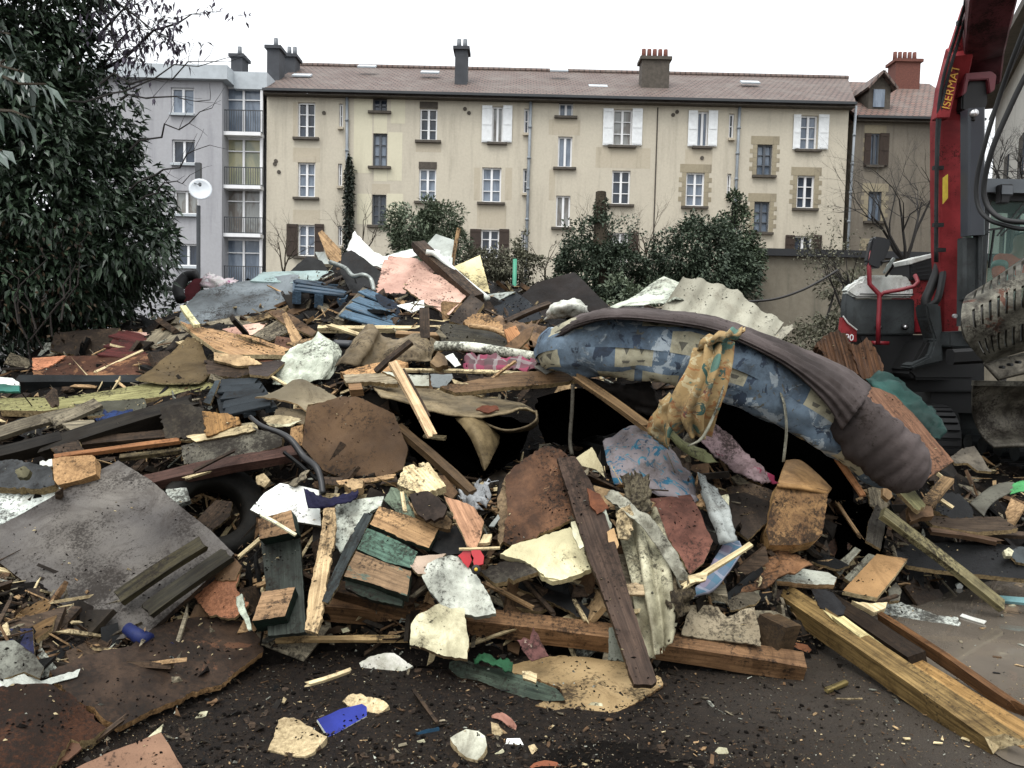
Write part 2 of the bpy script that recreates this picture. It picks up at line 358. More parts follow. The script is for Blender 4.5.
TILE = tiles('roof_tiles', '5b4a43', '67554d'); TILER = tiles('roof_tiles_red', '725449', '665047')
def rect(px0, py0, px1, py1, Y):         # image rectangle on a facade -> x0,x1,z0,z1
    c = WY((px0 + px1) / 2, (py0 + py1) / 2, Y); s = Y / FPX
    return c.x - (px1 - px0) / 2 * s, c.x + (px1 - px0) / 2 * s, c.z - (py1 - py0) / 2 * s, c.z + (py1 - py0) / 2 * s
def wall_with_holes(name, x0, x1, z0, z1, Y, holes, m, parent, depth=.35):
    xs = sorted({x0, x1} | {h[k] for h in holes for k in (0, 1)}); zs = sorted({z0, z1} | {h[k] for h in holes for k in (2, 3)})
    xs = [x for x in xs if x0 <= x <= x1]; zs = [z for z in zs if z0 <= z <= z1]
    mb = MB()
    for a, b_ in zip(xs, xs[1:]):
        for c, d in zip(zs, zs[1:]):
            mx, mz = (a + b_) / 2, (c + d) / 2
            if any(h[0] < mx < h[1] and h[2] < mz < h[3] for h in holes): continue
            mb.quad((a, Y, c), (b_, Y, c), (b_, Y, d), (a, Y, d))
    for h in holes:
        a, b_, c, d = h; e = Y + depth
        mb.quad((a, Y, c), (a, e, c), (a, e, d), (a, Y, d)); mb.quad((b_, Y, c), (b_, Y, d), (b_, e, d), (b_, e, c))
        mb.quad((a, Y, d), (a, e, d), (b_, e, d), (b_, Y, d)); mb.quad((a, Y, c), (b_, Y, c), (b_, e, c), (a, e, c))
    B_ = Y + 9
    mb.quad((x0, Y, z0), (x0, Y, z1), (x0, B_, z1), (x0, B_, z0)); mb.quad((x1, Y, z0), (x1, B_, z0), (x1, B_, z1), (x1, Y, z1)); mb.quad((x0, B_, z0), (x1, B_, z0), (x1, B_, z1), (x0, B_, z1))
    mb.quad((x0, Y, z1), (x1, Y, z1), (x1, B_, z1), (x0, B_, z1))
    return mb.build(name, m, parent)
def window(h, Y, parent, fm=WFR, gm=GLD, leaves=2, bars=3, sill=DRKS, lint=None, rec=.16, sillw=.2):
    a, b_, c, d = h; y = Y + rec; f = .07; mb = MB()
    for x in (a, b_ - f): mb.box(x, x + f, y - .05, y + .03, c, d)
    mb.box(a + f, b_ - f, y - .05, y + .03, d - f, d); mb.box(a + f, b_ - f, y - .05, y + .03, c, c + f)
    if leaves == 2: mb.box((a + b_) / 2 - .05, (a + b_) / 2 + .05, y - .06, y + .03, c + f, d - f)
    for k in range(1, bars): z = c + (d - c) * k / bars; mb.box(a + f, b_ - f, y - .035, y + .02, z - .018, z + .018)
    w_ = mb.build('window', fm, parent)
    g = MB(); g.box(a, b_, y + .035, y + .05, c, d); g.build('pane', gm, w_)
    if sill: s = MB(); s.box(a - sillw, b_ + sillw, Y - .16, Y + .1, c - .11, c - .003); s.build('sill', sill, w_)
    if lint: s = MB(); s.box(a - .02, b_ + .02, Y - .02, Y + .12, d + .002, d + .30); s.build('lintel', lint, w_)
    return w_
def shutter(px0, px1, py0, py1, Y, m, parent):
    a, b_, c, d = rect(px0, py0, px1, py1, Y); mb = MB(); mb.box(a, b_, Y - .09, Y - .03, c, d)
    for k in (.06, .5, .94): mb.box(a + .04, b_ - .04, Y - .11, Y - .09, c + (d - c) * k - .05, c + (d - c) * k + .05)
    n = 5
    for k in range(1, n): x = a + (b_ - a) * k / n; mb.box(x - .012, x + .012, Y - .098, Y - .09, c, d)
    return mb.build('shutter', m, parent)
def patch(px0, py0, px1, py1, Y, m, parent, name='render_patch', pr=.004):
    a, b_, c, d = rect(px0, py0, px1, py1, Y); mb = MB(); mb.box(a, b_, Y - pr, Y - .0005, c, d); return mb.build(name, m, parent)
def quoin(h, Y, parent):                 # toothed stone surround
    a, b_, c, d = h; mb = MB(); n = 7
    for k in range(n):
        z0 = c + (d - c) * k / n; z1 = c + (d - c) * (k + 1) / n; ww = .34 if k % 2 else .2
        mb.box(a - ww, a - .002, Y - .012, Y - .001, z0, z1 - .01); mb.box(b_ + .002, b_ + ww, Y - .012, Y - .001, z0, z1 - .01)
    mb.box(a - .3, b_ + .3, Y - .012, Y - .001, d + .003, d + .38)
    return mb.build('stone_surround', STONE, parent)
def pipe(px0, py0, px1, py1, Y, parent, r=.07):
    a = WY(px0, py0, Y - .12); b_ = WY(px1, py1, Y - .12); mb = MB(); mb.tube([a, (a + b_) / 2, Vector((b_.x, b_.y, 0))], r, 8)
    for k in range(1, 5): p = a.lerp(b_, k / 5); mb.tube([p - Vector((0, 0, .05)), p + Vector((0, 0, .05))], r * 1.35, 8)
    return mb.build('downpipe', simple('pipe_zinc', '858a8e', .5), parent, True)
def chimney(px0, py0, px1, py1, Y, name_lab, cm, parent=None, pots=2, depth=.9, potm=None):
    a, b_, c, d = rect(px0, py0, px1, py1, Y); mb = MB(); mb.box(a, b_, Y, Y + depth, c - .6, d); mb.box(a - .1, b_ + .1, Y - .1, Y + depth + .1, d - .02, d + .13)
    o = mb.build('chimney', cm, parent); pm = potm or ZINC
    for k in range(pots):
        x = a + (b_ - a) * (k + .5) / pots; q = MB(); q.tube([(x, Y + depth / 2, d + .1), (x, Y + depth / 2, d + .62)], [.12, .1], 8); q.build('chimney_pot', pm, o, True)
    return o
def roof(px0, px1, eave, ridge, Y, Yr, m, parent, over=.45, ridge_end=None):
    # eave/ridge: image y at px0 and px1
    A = WY(px0, eave[0], Y - over); B_ = WY(px1, eave[1], Y - over); C_ = WY(px1 - (1 if px1 < 900 else 0), ridge[1], Yr); D_ = WY(px0 + 2, ridge[0], Yr)
    z0 = (A.z + B_.z) / 2; z1 = (C_.z + D_.z) / 2; x0, x1 = A.x, B_.x; L = math.hypot(Yr - A.y, z1 - z0); n = Vector((0, -(z1 - z0), Yr - A.y)).normalized()
    me = bpy.data.meshes.new('roof'); th = .16; bm = bmesh.new()
    ext = WY(ridge_end, ridge[1], Yr).x - x1 if ridge_end else 0
    vs = [bm.verts.new(p) for p in [(0, 0, 0), (x1 - x0, 0, 0), (x1 - x0 + ext, L, 0), (0, L, 0)]]; fc = bm.faces.new(vs)
    r = bmesh.ops.extrude_face_region(bm, geom=[fc]); bmesh.ops.translate(bm, verts=[g for g in r['geom'] if isinstance(g, bmesh.types.BMVert)], vec=(0, 0, -th)); bmesh.ops.recalc_face_normals(bm, faces=bm.faces)
    bm.to_mesh(me); bm.free()
    ang = math.atan2(z1 - z0, Yr - A.y); mw = Matrix.Translation((x0, A.y, z0)) @ Matrix.Rotation(ang, 4, 'X')
    o = link('roof', me, m, parent, mw)
    e = MB(); e.box(x0, x1, A.y - .14, A.y - .002, z0 - .11, z0 + .0); e.build('gutter', simple('gutter_dark', '3a3d40', .5), parent)
    s = MB(); s.box(x0 + .02, x1 - .02, A.y + .01, Y + .3, z0 - .22, z0 - .17); s.build('eave_soffit', DRKS, parent)
    bk = MB(); bk.quad((x0, Yr, z1), (x1 + ext, Yr, z1), (x1 + ext, Yr + 6, z0), (x0, Yr + 6, z0)); bk.add([(x0, A.y + .4, z0 - .2), (x0, Yr, z1 - .1), (x0, Yr + 6, z0 - .2)], [(0, 1, 2)]); bk.add([(x1 - .3, A.y + .4, z0 - .2), (x1 - .3, Yr, z1 - .1), (x1 - .3, Yr + 6, z0 - .2)], [(0, 1, 2)]); bk.build('rear_roof', m, parent)
    return x0, x1, z0, z1, mw
# --- long beige block
main = empty('apartment_building', (WY(560, 300, FY).x, FY, 0), 'long beige rendered apartment block with brown tile roof and white shuttered windows', 'building')
x0, x1, z0, z1, rmw = roof(263, 856, (88.5, 102.5), (65.5, 78), FY, 42.5, TILE, main, ridge_end=848)
W_ = []   # (rect, kind, options)
cols = [  # px0,py0,px1,py1, options
 ((298,103,315,137), {}), ((298,163,315,197), {'lint': TANR}), ((298,225,315,256), {'sh': (287, 298, 315, 324, BRSH)}),
 ((373,94,387,111), {'fm': DFR}), ((373,134,387,166), {'fm': DFR, 'gm': GLB}), ((372,195,386,225), {'fm': DFR}),
 ((420,109,437,140), {'lint': DRKS}), ((419,169,436,201), {'lint': DRKS, 'gm': GLB}), ((419,231,436,262), {}),
 ((492,107,503,142), {'sh': (482, 492, 503, 512, WSH), 'gm': CURT, 'bars': 1}), ((482,168,501,202), {'gm': GLB}), ((481,230,499,258), {'sh': (470, 481, 499, 509, BRSH)}),
 ((559,103,573,116), {'gm': GLB, 'bars': 1}), ((558,137,572,167), {'gm': GLB, 'bars': 1}), ((556,196,570,227), {'bars': 1}),
 ((613,110,632,145), {'sh': (603, 613, 632, 642, WSH), 'gm': CURT}), ((612,171,630,204), {}), ((612,233,628,262), {'sh': (602, 612, 628, 638, BRSH), 'gm': CURT}),
 ((697,112,708,146), {'sh': (688, 697, 708, 717, WSH), 'gm': GLB, 'bars': 1}), ((686,173,704,206), {'q': 1}),
 ((757,145,772,175), {'fm': DFR, 'gm': GLB, 'q': 1}), ((754,202,769,232), {'fm': DFR, 'q': 1}),
 ((800,116,817,149), {'sh': (793, 800, 818, 828, WSH), 'gm': GLB}), ((797,176,814,208), {'q': 1}), ((794,236,812,252), {'sh': (785, 794, 812, 821, BRSH), 'bars': 1}),
 ((339,104,343,127), {'n': 1}), ((338,164,342,186), {'n': 1}), ((338,226,342,246), {'n': 1}), ((524,109,529,133), {'n': 1}), ((523,169,528,193), {'n': 1}), ((521,231,526,250), {'n': 1}),
 ((729,114,734,138), {'n': 1}), ((727,174,731,197), {'n': 1})]
holes = [rect(*c[0], FY) for c in cols]
wall_with_holes('wall', x0 + .04, x1 - .12, 0, z0 - .19, FY, holes, BEIGE, main)
for (pr_, o), h in zip(cols, holes):
    if o.get('n'): window(h, FY, main, WFR, GLD, 1, 2, TANR, sillw=.03); continue
    window(h, FY, main, o.get('fm', WFR), o.get('gm') or [GLD, GLB, CURT, GLD][int(abs(h[0] * 7.3 + h[2] * 3.1)) % 4], bars=o.get('bars', 3), lint=o.get('lint'))
    if o.get('q'): quoin(h, FY, main)
    if o.get('sh'):
        s = o['sh']; shutter(s[0], s[1], pr_[1] - .5, pr_[3], FY, s[4], main); shutter(s[2], s[3], pr_[1] - .5, pr_[3], FY, s[4], main)
for r in [(354,94,372,172),(391,93,405,123),(388,133,402,180),(374,168,387,181),(357,194,371,224),(387,194,403,224),(374,113,387,133)]: patch(*r, FY, YEL, main)
for r in [(293,148,320,162),(293,103,297,137),(293,210,320,223),(372,184,390,194),(416,142,441,152),(477,206,506,228),(596,148,650,168),(549,170,555,200),(549,120,580,135),(685,150,712,171),(505,168,512,200),(474,168,480,200)]: patch(*r, FY, TANR, main, pr=.002)
for a in [(347,90,347,240),(531,96,526,250),(740,102,734,230)]: pipe(*a, FY, main)
pipe(856, 106, 847, 250, FY, main, .06)
p = WY(653, 250, FY); q = MB(); q.box(p.x - .03, p.x + .03, FY - .02, FY - .001, 0, z0 - .3); q.build('wall_joint', DRKS, main)
for px, py in [(324,113),(276,161),(279,172),(275,164),(465,109),(469,113),(673,115),(677,112),(702,158)]:
    p = WY(px, py, FY); q = MB(); q.tube([(p.x, FY - .04, p.z), (p.x, FY - .001, p.z)], .09, 8); q.build('wall_vent', DRKS, main)
CHD = simple('sooty_render', '4a4c50', .85, var=.3, scale=2)
chimney(455, 50, 467, 88, FY + 1.5, '', CHD, main, 2); BRK = simple('brick', '6c463b', .85, var=.35, scale=14)
ch = chimney(642, 60, 669, 94, FY + 1.8, '', DRKS, main, 5, potm=BRK)
chimney(267, 49, 279, 86, FY + 1.5, '', CHD, main, 1); chimney(284, 57, 295, 80, FY + 3.5, '', CHD, main, 2)
for px, py in [(302,77),(367,68),(430,74),(559,72),(750,84),(480,86),(598,88)]:
    p = WY(px, py, FY + 2.4); L = (p.z - z0) ; ang = math.atan2(z1 - z0, 42.5 - FY + .45); yy = FY - .45 + (p.z - z0) / math.tan(ang)
    p = WY(px, py, yy); q = MB(); q.bar((p.x - .45, yy, p.z + .08), (p.x + .45, yy, p.z + .08), .5, .08, (0, -math.sin(ang), math.cos(ang))); q.build('skylight', CON, main)
rg = MB(); rg.tube([(x0, 42.5, z1 + .02), (WY(848, 78, 42.5).x, 42.5, z1 + .02)], .14, 8); rg.build('ridge_tiles', TILE, main)
# ivy strip beside the pipe
# --- grey modern block on the left
YL = 36.4
lb = empty('grey_building', (WY(190, 250, YL).x, YL, 0), 'grey modern apartment block with glazed loggias left of the beige block', 'building')
lh = [rect(*r, YL) for r in [(171,88,194,113),(172,140,195,163),(174,191,198,214),(176,244,199,266)]]
bx0 = WY(60, 150, YL).x; bx1 = WY(222, 150, YL).x; bx2 = WY(263.5, 150, YL).x; ztop = WY(200, 81, YL).z
wall_with_holes('wall', bx0, bx1, 0, ztop, YL, lh, GREYR, lb)
for k, h in enumerate(lh): window(h, YL, lb, WFR, [GLB, GLD, CURT, GLD][k], bars=1, sill=CON, sillw=.02)
sl = MB(); sl.box(bx0 - .3, bx1 + .35, YL - .35, YL + 9, ztop + .002, ztop + .62); sl.box(bx1 + .35, bx2 - .02, YL + .5, YL + 9, ztop - .15, ztop + .62); sl.build('roof_slab', CON, lb)
bw = MB(); bw.box(bx1 + .02, bx2 - .05, YL + 2.2, YL + 8.9, 0, ztop - .2); bw.build('rear_wall', GREYR, lb)
lg = MB()
for px in (223.5, 261.5):
    p = WY(px, 160, YL + .6); lg.box(p.x - .06, p.x + .06, YL + .55, YL + .67, .4, ztop - .16)
lg.build('loggia_post', WFR, lb)
for (t0, t1, r1, gm) in [(87,110,133,GLB),(138,167,186,YEL),(189,217,234,CURT),(239,266,290,GLB)]:
    a, b_, c, d = rect(225, t0, 260, r1, YL + .6)
    o = MB(); 
    for k in range(3): x = a + (b_ - a) * k / 2; o.box(x - .05, x + .05, YL + .75, YL + .83, c + .02, d)
    o.box(a, b_, YL + .74, YL + .82, d - .08, d + .02); o.box(a, b_, YL + .76, YL + .82, c + (d - c) * .72, c + (d - c) * .72 + .05)
    gf = o.build('loggia_window', WFR, lb); g = MB(); g.box(a, b_, YL + .85, YL + .87, c + .03, d - .01); g.build('pane', gm if gm is not YEL else glass_mat('window_reflecting', 'a39f80', '7f8472'), gf)
    s = MB(); s.box(a - .14, b_ + .14, YL + .2, YL + .72, c - .16, c); s.build('balcony_slab', WFR, lb)
    q = rect(222, t1, 262, r1, YL + .25); rl = MB(); y = YL + .27; rl.box(q[0], q[1], y, y + .04, q[3] - .04, q[3]); rl.box(q[0], q[1], y, y + .04, q[2] + .05, q[2] + .09)
    n = 17
    for k in range(n + 1): x = q[0] + (q[1] - q[0]) * k / n; rl.box(x - .011, x + .011, y + .005, y + .03, q[2], q[3])
    rl.build('railing', GRN, lb)
chimney(231, 57, 242, 77, YL + 3, '', CHD, lb, 1)
# --- older building on the right with dormer
YR = 37.6
rb = empty('townhouse', (WY(900, 250, YR).x, YR, 0), 'old stained townhouse with brown shutters, dormer and red brick chimney', 'building')
X0, X1, Z0, Z1, RM = roof(857, 985, (115.5, 118.5), (83, 84), YR, 42.5, TILER, rb, .35)
rh = [rect(*r, YR) for r in [(870,134,879,165),(868,192,881,221),(866,247,879,262)]]
wall_with_holes('wall', X0 + .05, X1 - .1, 0, Z0 - .19, YR, rh, OLDR, rb)
for h in rh: window(h, YR, rb, DFR, GLB, bars=1, rec=.1); quoin(h, YR, rb)
for k in (0,): shutter(864, 870, 134, 166, YR, BRSH, rb); shutter(879, 888, 134, 166, YR, BRSH, rb)
a, b_, c, d = rect(869, 88, 890, 112, YR + .6); dm = MB(); mxx = (a + b_) / 2; dm.box(a, b_, YR + .6, YR + 4, c, d)
dm.add([(a, YR + .6, d + .001), (b_, YR + .6, d + .001), (mxx, YR + .6, d + .6), (a, YR + 4, d + .001), (b_, YR + 4, d + .001), (mxx, YR + 4, d + .6)], [(0, 1, 2), (3, 5, 4)])
dmo = dm.build('dormer', DRKS, rb); g = rect(873, 90, 884, 107, YR + .6); q = MB(); q.box(g[0], g[1], YR + .54, YR + .59, g[2], g[3]); q.build('dormer_window', GLB, dmo)
q = MB()
for s in (-1, 1): q.bar((mxx, YR + 2.2, d + .68), (mxx + s * (b_ - a) * .68, YR + 2.2, d - .12), 3.9, .1, (0, 0, 1))
q.build('dormer_roof', TILE, dmo)
chimney(896, 62, 920, 84, 41.5, '', BRK, rb, 5, potm=BRK)
# --- side facade receding on the far right
fb = empty('far_building', (20, 30, 0), 'pale grey building with dark eaves seen past the excavator boom', 'building')
A = WY(985, 300, 36.0); B_ = WY(1075, 300, 20.0); zt = WY(1024, 24, 27.0).z
q = MB(); n = Vector((A.y - B_.y, B_.x - A.x, 0)).normalized() * -.3
q.add([(A.x, A.y, 0), (B_.x, B_.y, 0), (B_.x, B_.y, zt), (A.x, A.y, zt), (A.x + 9, A.y + 1, 0), (B_.x + 9, B_.y, 0), (B_.x + 9, B_.y, zt), (A.x + 9, A.y + 1, zt)], [(0, 1, 2, 3), (1, 5, 6, 2), (0, 3, 7, 4), (3, 2, 6, 7)])
q.build('wall', stucco('pale_render', 'b9b7b0', 'adaba5', '96938c', .4), fb)
q = MB(); q.bar((A.x - .3, A.y + .5, zt + .15), (B_.x - .3, B_.y - 1, zt + .15), 1.3, .3); q.build('roof_edge', DRKS, fb)
dv = (B_ - A); dv.z = 0
for f in (.25, .45, .65, .85):
    for zc in (3.2, 6.0, 8.6):
        if zc > zt - 1: continue
        p = A + dv * f; q = MB(); e = dv.normalized(); nn = Vector((-e.y, e.x, 0)); nn = nn if nn.x < 0 else -nn
        q.bar((p.x + nn.x * .02 - e.x * .5, p.y + nn.y * .02 - e.y * .5, zc), (p.x + nn.x * .02 + e.x * .5, p.y + nn.y * .02 + e.y * .5, zc), .06, 1.5); q.build('window', GLD, fb)
# --- garden wall
YW = 17.0
gw = empty('garden_wall', (WY(815, 300, YW).x, YW, 0), 'stained beige garden wall with dark coping behind the bushes', 'wall')
a = WY(735, 257, YW); b_ = WY(1100, 266, YW); zt = WY(812, 257, YW).z
q = MB(); q.box(a.x, b_.x, YW, YW + .3, 0, zt); q.build('wall', stucco('stained_wall', '7d7668', '635d50', '33352c', .8), gw)
q = MB(); q.box(a.x - .1, b_.x + .1, YW - .12, YW + .42, zt + .001, zt + .15); q.build('coping', simple('dark_coping', '25272a', .6), gw)
lw = MB(); a = WY(100, 320, 20); b_ = WY(200, 270, 20)
# ================================================================ vegetation
def leafmat(name, a, b2, rough=.35, spec=.5):
    m, t, b = nodes(name); g = t.nodes.new('ShaderNodeNewGeometry')
    t.links.new(mixc(t, g.outputs['Random Per Island'], lin(a), lin(b2)), b.inputs['Base Color'])
    b.inputs['Roughness'].default_value = rough; b.inputs['Specular IOR Level'].default_value = spec; return m
BARK = mat('3a332c', '544a40', 'wood', dirt=.2); BARKD = simple('dark_bark', '2a2622', .85)
def leaves(name, C_, N_, L, Wd, m, parent, droop=.5, fold=.25, jit=.35):
    """C_: leaf base points, N_: outward directions (arrays)."""
    n = len(C_); rs = np.random.RandomState(len(C_))
    d = N_ + rs.normal(0, jit * 1.6, (n, 3)); d[:, 2] -= droop; d /= np.linalg.norm(d, axis=1)[:, None]
    up = rs.normal(0, .45, (n, 3)) + np.array([0, 0, 1.]); s = np.cross(d, up); s /= np.linalg.norm(s, axis=1)[:, None] + 1e-9; u = np.cross(s, d)
    l = L * rs.uniform(.6, 1.25, n)[:, None]; w_ = Wd * rs.uniform(.7, 1.2, n)[:, None]
    P0 = C_; P1 = C_ + d * l * .45 + s * w_ * .5 + u * l * fold * .3; P2 = C_ + d * l; P3 = C_ + d * l * .45 - s * w_ * .5 + u * l * fold * .3; P2 = P2 - np.array([0, 0, 1.]) * l * .12; PM = C_ + d * l * .5
    V = np.stack([P0, P1, P2, P3, PM], 1).reshape(-1, 3); b0 = np.arange(n)[:, None] * 5
    F = np.concatenate([b0 + np.array([[0, 1, 4]]), b0 + np.array([[1, 2, 4]]), b0 + np.array([[0, 4, 3]]), b0 + np.array([[4, 2, 3]])])
    return fromraw(name, V, F.tolist(), m, parent)
def blob_points(blobs, n, shell=.55, thr=-.18):
    """points and outward normals in a union of ellipsoids; blobs: (centre, (rx,ry,rz))"""
    rs = np.random.RandomState(n); vol = np.array([b[1][0] * b[1][2] + b[1][0] * b[1][1] for b in blobs]); ks = rs.choice(len(blobs), n, p=vol / vol.sum())
    v = rs.normal(0, 1, (n, 3)); v /= np.linalg.norm(v, axis=1)[:, None]; r = rs.uniform(shell ** 3, 1.0, n) ** (1 / 3)
    c = np.array([b[0] for b in blobs])[ks]; e = np.array([b[1] for b in blobs])[ks]
    P = c + v * e * r[:, None]
    P = P + v * e.mean(axis=1)[:, None] * np.array([noise.noise(Vector(p) * 3.1 + Vector((9, 2, 5))) for p in P])[:, None] * .6
    w_ = np.array([noise.noise(Vector(p) * 2.3) for p in P]); keep = w_ > thr
    return P[keep], v[keep]
def limb(mb, a, b_, r0, r1, wob=.08, n=5):
    a = Vector(a); b_ = Vector(b_); L = (b_ - a).length; pts = []; rr = []
    for k in range(n + 1):
        t = k / n; p = a.lerp(b_, t)
        if 0 < k < n: p += Vector((random.gauss(0, 1), random.gauss(0, 1), random.gauss(0, 1))) * L * wob * .6
        pts.append(p); rr.append(r0 + (r1 - r0) * t)
    mb.tube(pts, rr, 6 if r0 > .02 else 4); return pts
def grow(mb, a, dirv, L, r, depth, spread=.55, tips=None, grav=0.0, n=3, seg=4):
    dirv = Vector(dirv).normalized(); p = Vector(a); pts = [p.copy()]; rr = [r]
    for k in range(seg):
        dirv = (dirv + Vector((random.gauss(0, .14), random.gauss(0, .14), random.gauss(0, .14) - grav))).normalized()
        p = p + dirv * L / seg; pts.append(p.copy()); rr.append(r * (1 - .55 * (k + 1) / seg))
    mb.tube(pts, rr, 5 if r > .015 else 3)
    if tips is not None and depth <= 1: tips += [tuple(q) for q in pts[1:]]
    if depth > 0:
        for k in range(n):
            q = random.randint(max(1, seg // 2), seg); dd = (dirv + Vector((random.gauss(0, spread), random.gauss(0, spread), random.gauss(0, spread)))).normalized()
            grow(mb, pts[q], dd, L * random.uniform(.55, .8), rr[q] * .75, depth - 1, spread, tips, grav, n, seg)
def EL(px, py, d, rx, ry=None, rz=None): return E(px, py, d * 1.3, rx * 1.3, (ry or rx) * 1.1, (rz or rx) * 1.3)
def E(px, py, d, rx, ry=None, rz=None): c = W(px, py, d); return (tuple(c), (rx, ry or rx, rz or rx))
# --- the big laurel on the left
lt = empty('laurel_tree', (W(-60, 300, 8.1).x, W(-60, 300, 8.1).y, 0), 'large dark green laurel tree with glossy drooping leaves at the left edge', 'tree')
bl = [EL(-14,40,5.9,.66), EL(46,100,6.0,.38), EL(50,195,6.1,.66), EL(102,180,6.2,.36), EL(118,245,6.1,.42,.5,.3), EL(-10,150,5.8,.75), EL(-10,262,5.8,.6), EL(50,262,6.0,.46), EL(60,22,6.1,.2), EL(88,104,6.2,.3),
      EL(142,205,6.3,.22), EL(136,275,6.3,.2,.3,.16), EL(10,-80,5.9,.8), EL(-130,100,6.1,1.2), EL(-130,250,6.2,.9), EL(112,140,6.3,.24), EL(164,236,6.3,.13), EL(84,62,6.2,.17), EL(90,285,6.1,.24), EL(45,305,6.2,.36,.4,.26), EL(100,304,6.3,.26,.3,.18), EL(0,300,6.1,.5,.5,.3)]
LEAF = leafmat('laurel_leaf', '18231a', '3b4c38', .4, .4)
P, N = blob_points(bl, 68000, .25, -.36)
leaves('crown', P, N, .112, .043, LEAF, lt, .55)
tb = MB(); base = Vector((W(-70, 300, 8.1).x, W(-70, 300, 8.1).y, 0)); top = W(-30, 60, 8.0)
limb(tb, base, top, .16, .06, .05, 7); mid = base.lerp(top, .3)
for px, py, d in [(52,100,7.9),(104,190,8.0),(118,250,7.9),(55,270,7.8),(70,20,7.9),(0,150,7.5),(20,60,7.8)]: limb(tb, mid + Vector((0, 0, random.uniform(-.3, .8))), W(px, py, d), .06, .012, .07)
tb.build('trunk', BARK, lt, True)
# overhanging twigs with large leaves near the camera
fr = MB(); C2 = []; N2 = []
for a, b_, n in [((-60,20,3.0),(10,34,2.9),6), ((-60,30,3.1),(24,72,2.9),8), ((-60,60,3.0),(46,84,2.85),11), ((-60,90,3.0),(30,118,2.85),11), ((-60,100,3.2),(5,60,3.0),6), ((-60,150,3.0),(2,150,2.9),5)]:
    A = W(*a); B_ = W(*b_); limb(fr, A, B_, .012, .004, .03)
    for k in range(n):
        t = 1 - (k / n) * .45; q = A.lerp(B_, t); C2.append(tuple(q)); dv = (B_ - A).normalized() + Vector((random.gauss(0, .5), random.gauss(0, .5), random.gauss(-.2, .5))); N2.append(tuple(dv.normalized()))
tw = fr.build('twig', BARK, lt)
leaves('leaf_cluster', np.array(C2), np.array(N2), .105, .03, leafmat('laurel_leaf_near', '35433a', '55645a', .3, .5), tw, .45, jit=.15)
# tangled dead vines and a dark trunk under the laurel
vn = empty('climbing_vine', (W(15, 330, 7.2).x, W(15, 330, 7.2).y, 0), 'tangle of dead brown climbing vines at the foot of the laurel tree', 'vine')
q = MB()
for k in range(20):
    a = (random.uniform(-20, 70), random.uniform(300, 365), random.uniform(6.9, 7.4)); b_ = (a[0] + random.uniform(-35, 35), random.uniform(215, 290), a[2] + .3); limb(q, W(*a), W(*b_), .009, .004, .09)
q.build('stem', simple('vine_stem', '2b231c', .9, var=.4), vn)
cs = []
for k in range(260): cs.append(tuple(W(random.uniform(-20, 95), random.uniform(215, 350), random.uniform(6.9, 7.5))))
leaves('foliage', np.array(cs), np.random.normal(0, 1, (260, 3)), .06, .03, leafmat('dead_leaf', '1d1713', '3f3324', .8, .2), vn, .3)
# bare twigs with purple brown seed pods at the top, and long bare branches
bt = empty('bare_tree', (W(-40, 200, 9).x, W(-40, 200, 9).y, 0), 'bare thin branches with withered purplish leaves reaching over the laurel tree', 'tree')
q = MB(); tips = []; limb(q, (W(-40, 200, 9).x, W(-40, 200, 9).y, 0), W(40, 60, 8.2), .12, .05, .03)
for a, b_ in [((40,60,8.2),(120,-30,8)),((60,80,8.2),(138,-10,8)),((70,100,8.2),(130,30,8)),((100,70,8.2),(192,14,8)),((90,-20,8),(150,30,7.8)),((95,-20,8),(118,50,7.8))]:
    pts = limb(q, W(*a), W(*b_), .022, .006, .03)
    for p in pts[2:]:
        for k in range(3): grow(q, p, (random.gauss(.3, .5), random.gauss(0, .4), random.gauss(-.1, .5)), .35, .005, 1, .5, tips, .05, 2, 3)
for a, b_ in [((60,100,7.2),(226,58,7)),((100,84,7.2),(228,62,7)),((120,100,7.2),(210,100,7)),((130,150,7.4),(212,108,7)),((130,190,7.4),(210,145,7)),((140,200,7.4),(190,175,7))]:
    pts = limb(q, W(*a), W(*b_), .012, .003, .05, 7)
    for p in pts[3:]: grow(q, p, (random.gauss(.5, .4), random.gauss(0, .4), random.gauss(.3, .5)), .22, .003, 0, .5, None, 0, 1, 3)
q.build('branch', BARKD, bt)
tp = np.array(tips); tp = tp[np.random.rand(len(tp)) < .5]; tp = np.repeat(tp, 2, 0) + np.random.normal(0, .03, (len(tp) * 2, 3))
leaves('foliage', tp, np.random.normal(0, .5, tp.shape), .085, .03, leafmat('withered_leaf', '3c3642', '57515c', .7, .2), bt, 1.2)
# --- bushes and small trees behind the heap
_mk = True
def bush(name, lab, cat, blobs, n, L, Wd, m, trunk=None, group=None, shell=.45, droop=.1, tr=.05):
    o = empty(name, (blobs[0][0][0], blobs[0][0][1], 0), lab, cat, group)
    P, N = blob_points(blobs, n, shell); leaves('crown' if trunk else 'foliage', P, N, L, Wd, m, o, droop)
    q = MB(); b0 = Vector((blobs[0][0][0], blobs[0][0][1], 0))
    for c, e in blobs: limb(q, b0 + Vector((random.uniform(-.1, .1), 0, 0)), c, tr, .015, .04)
    q.build('trunk' if trunk else 'stem', BARKD, o); return o
G1 = leafmat('bush_leaf_olive', '465040', '6b755f', .6, .25); G2 = leafmat('bush_leaf_dark', '2c362b', '525e4c', .6, .25); G3 = leafmat('cypress_leaf', '333e30', '535e48', .65, .2); G4 = leafmat('bush_leaf_brownish', '4a4a3e', '6b6a58', .7, .2)
DB = 15.0
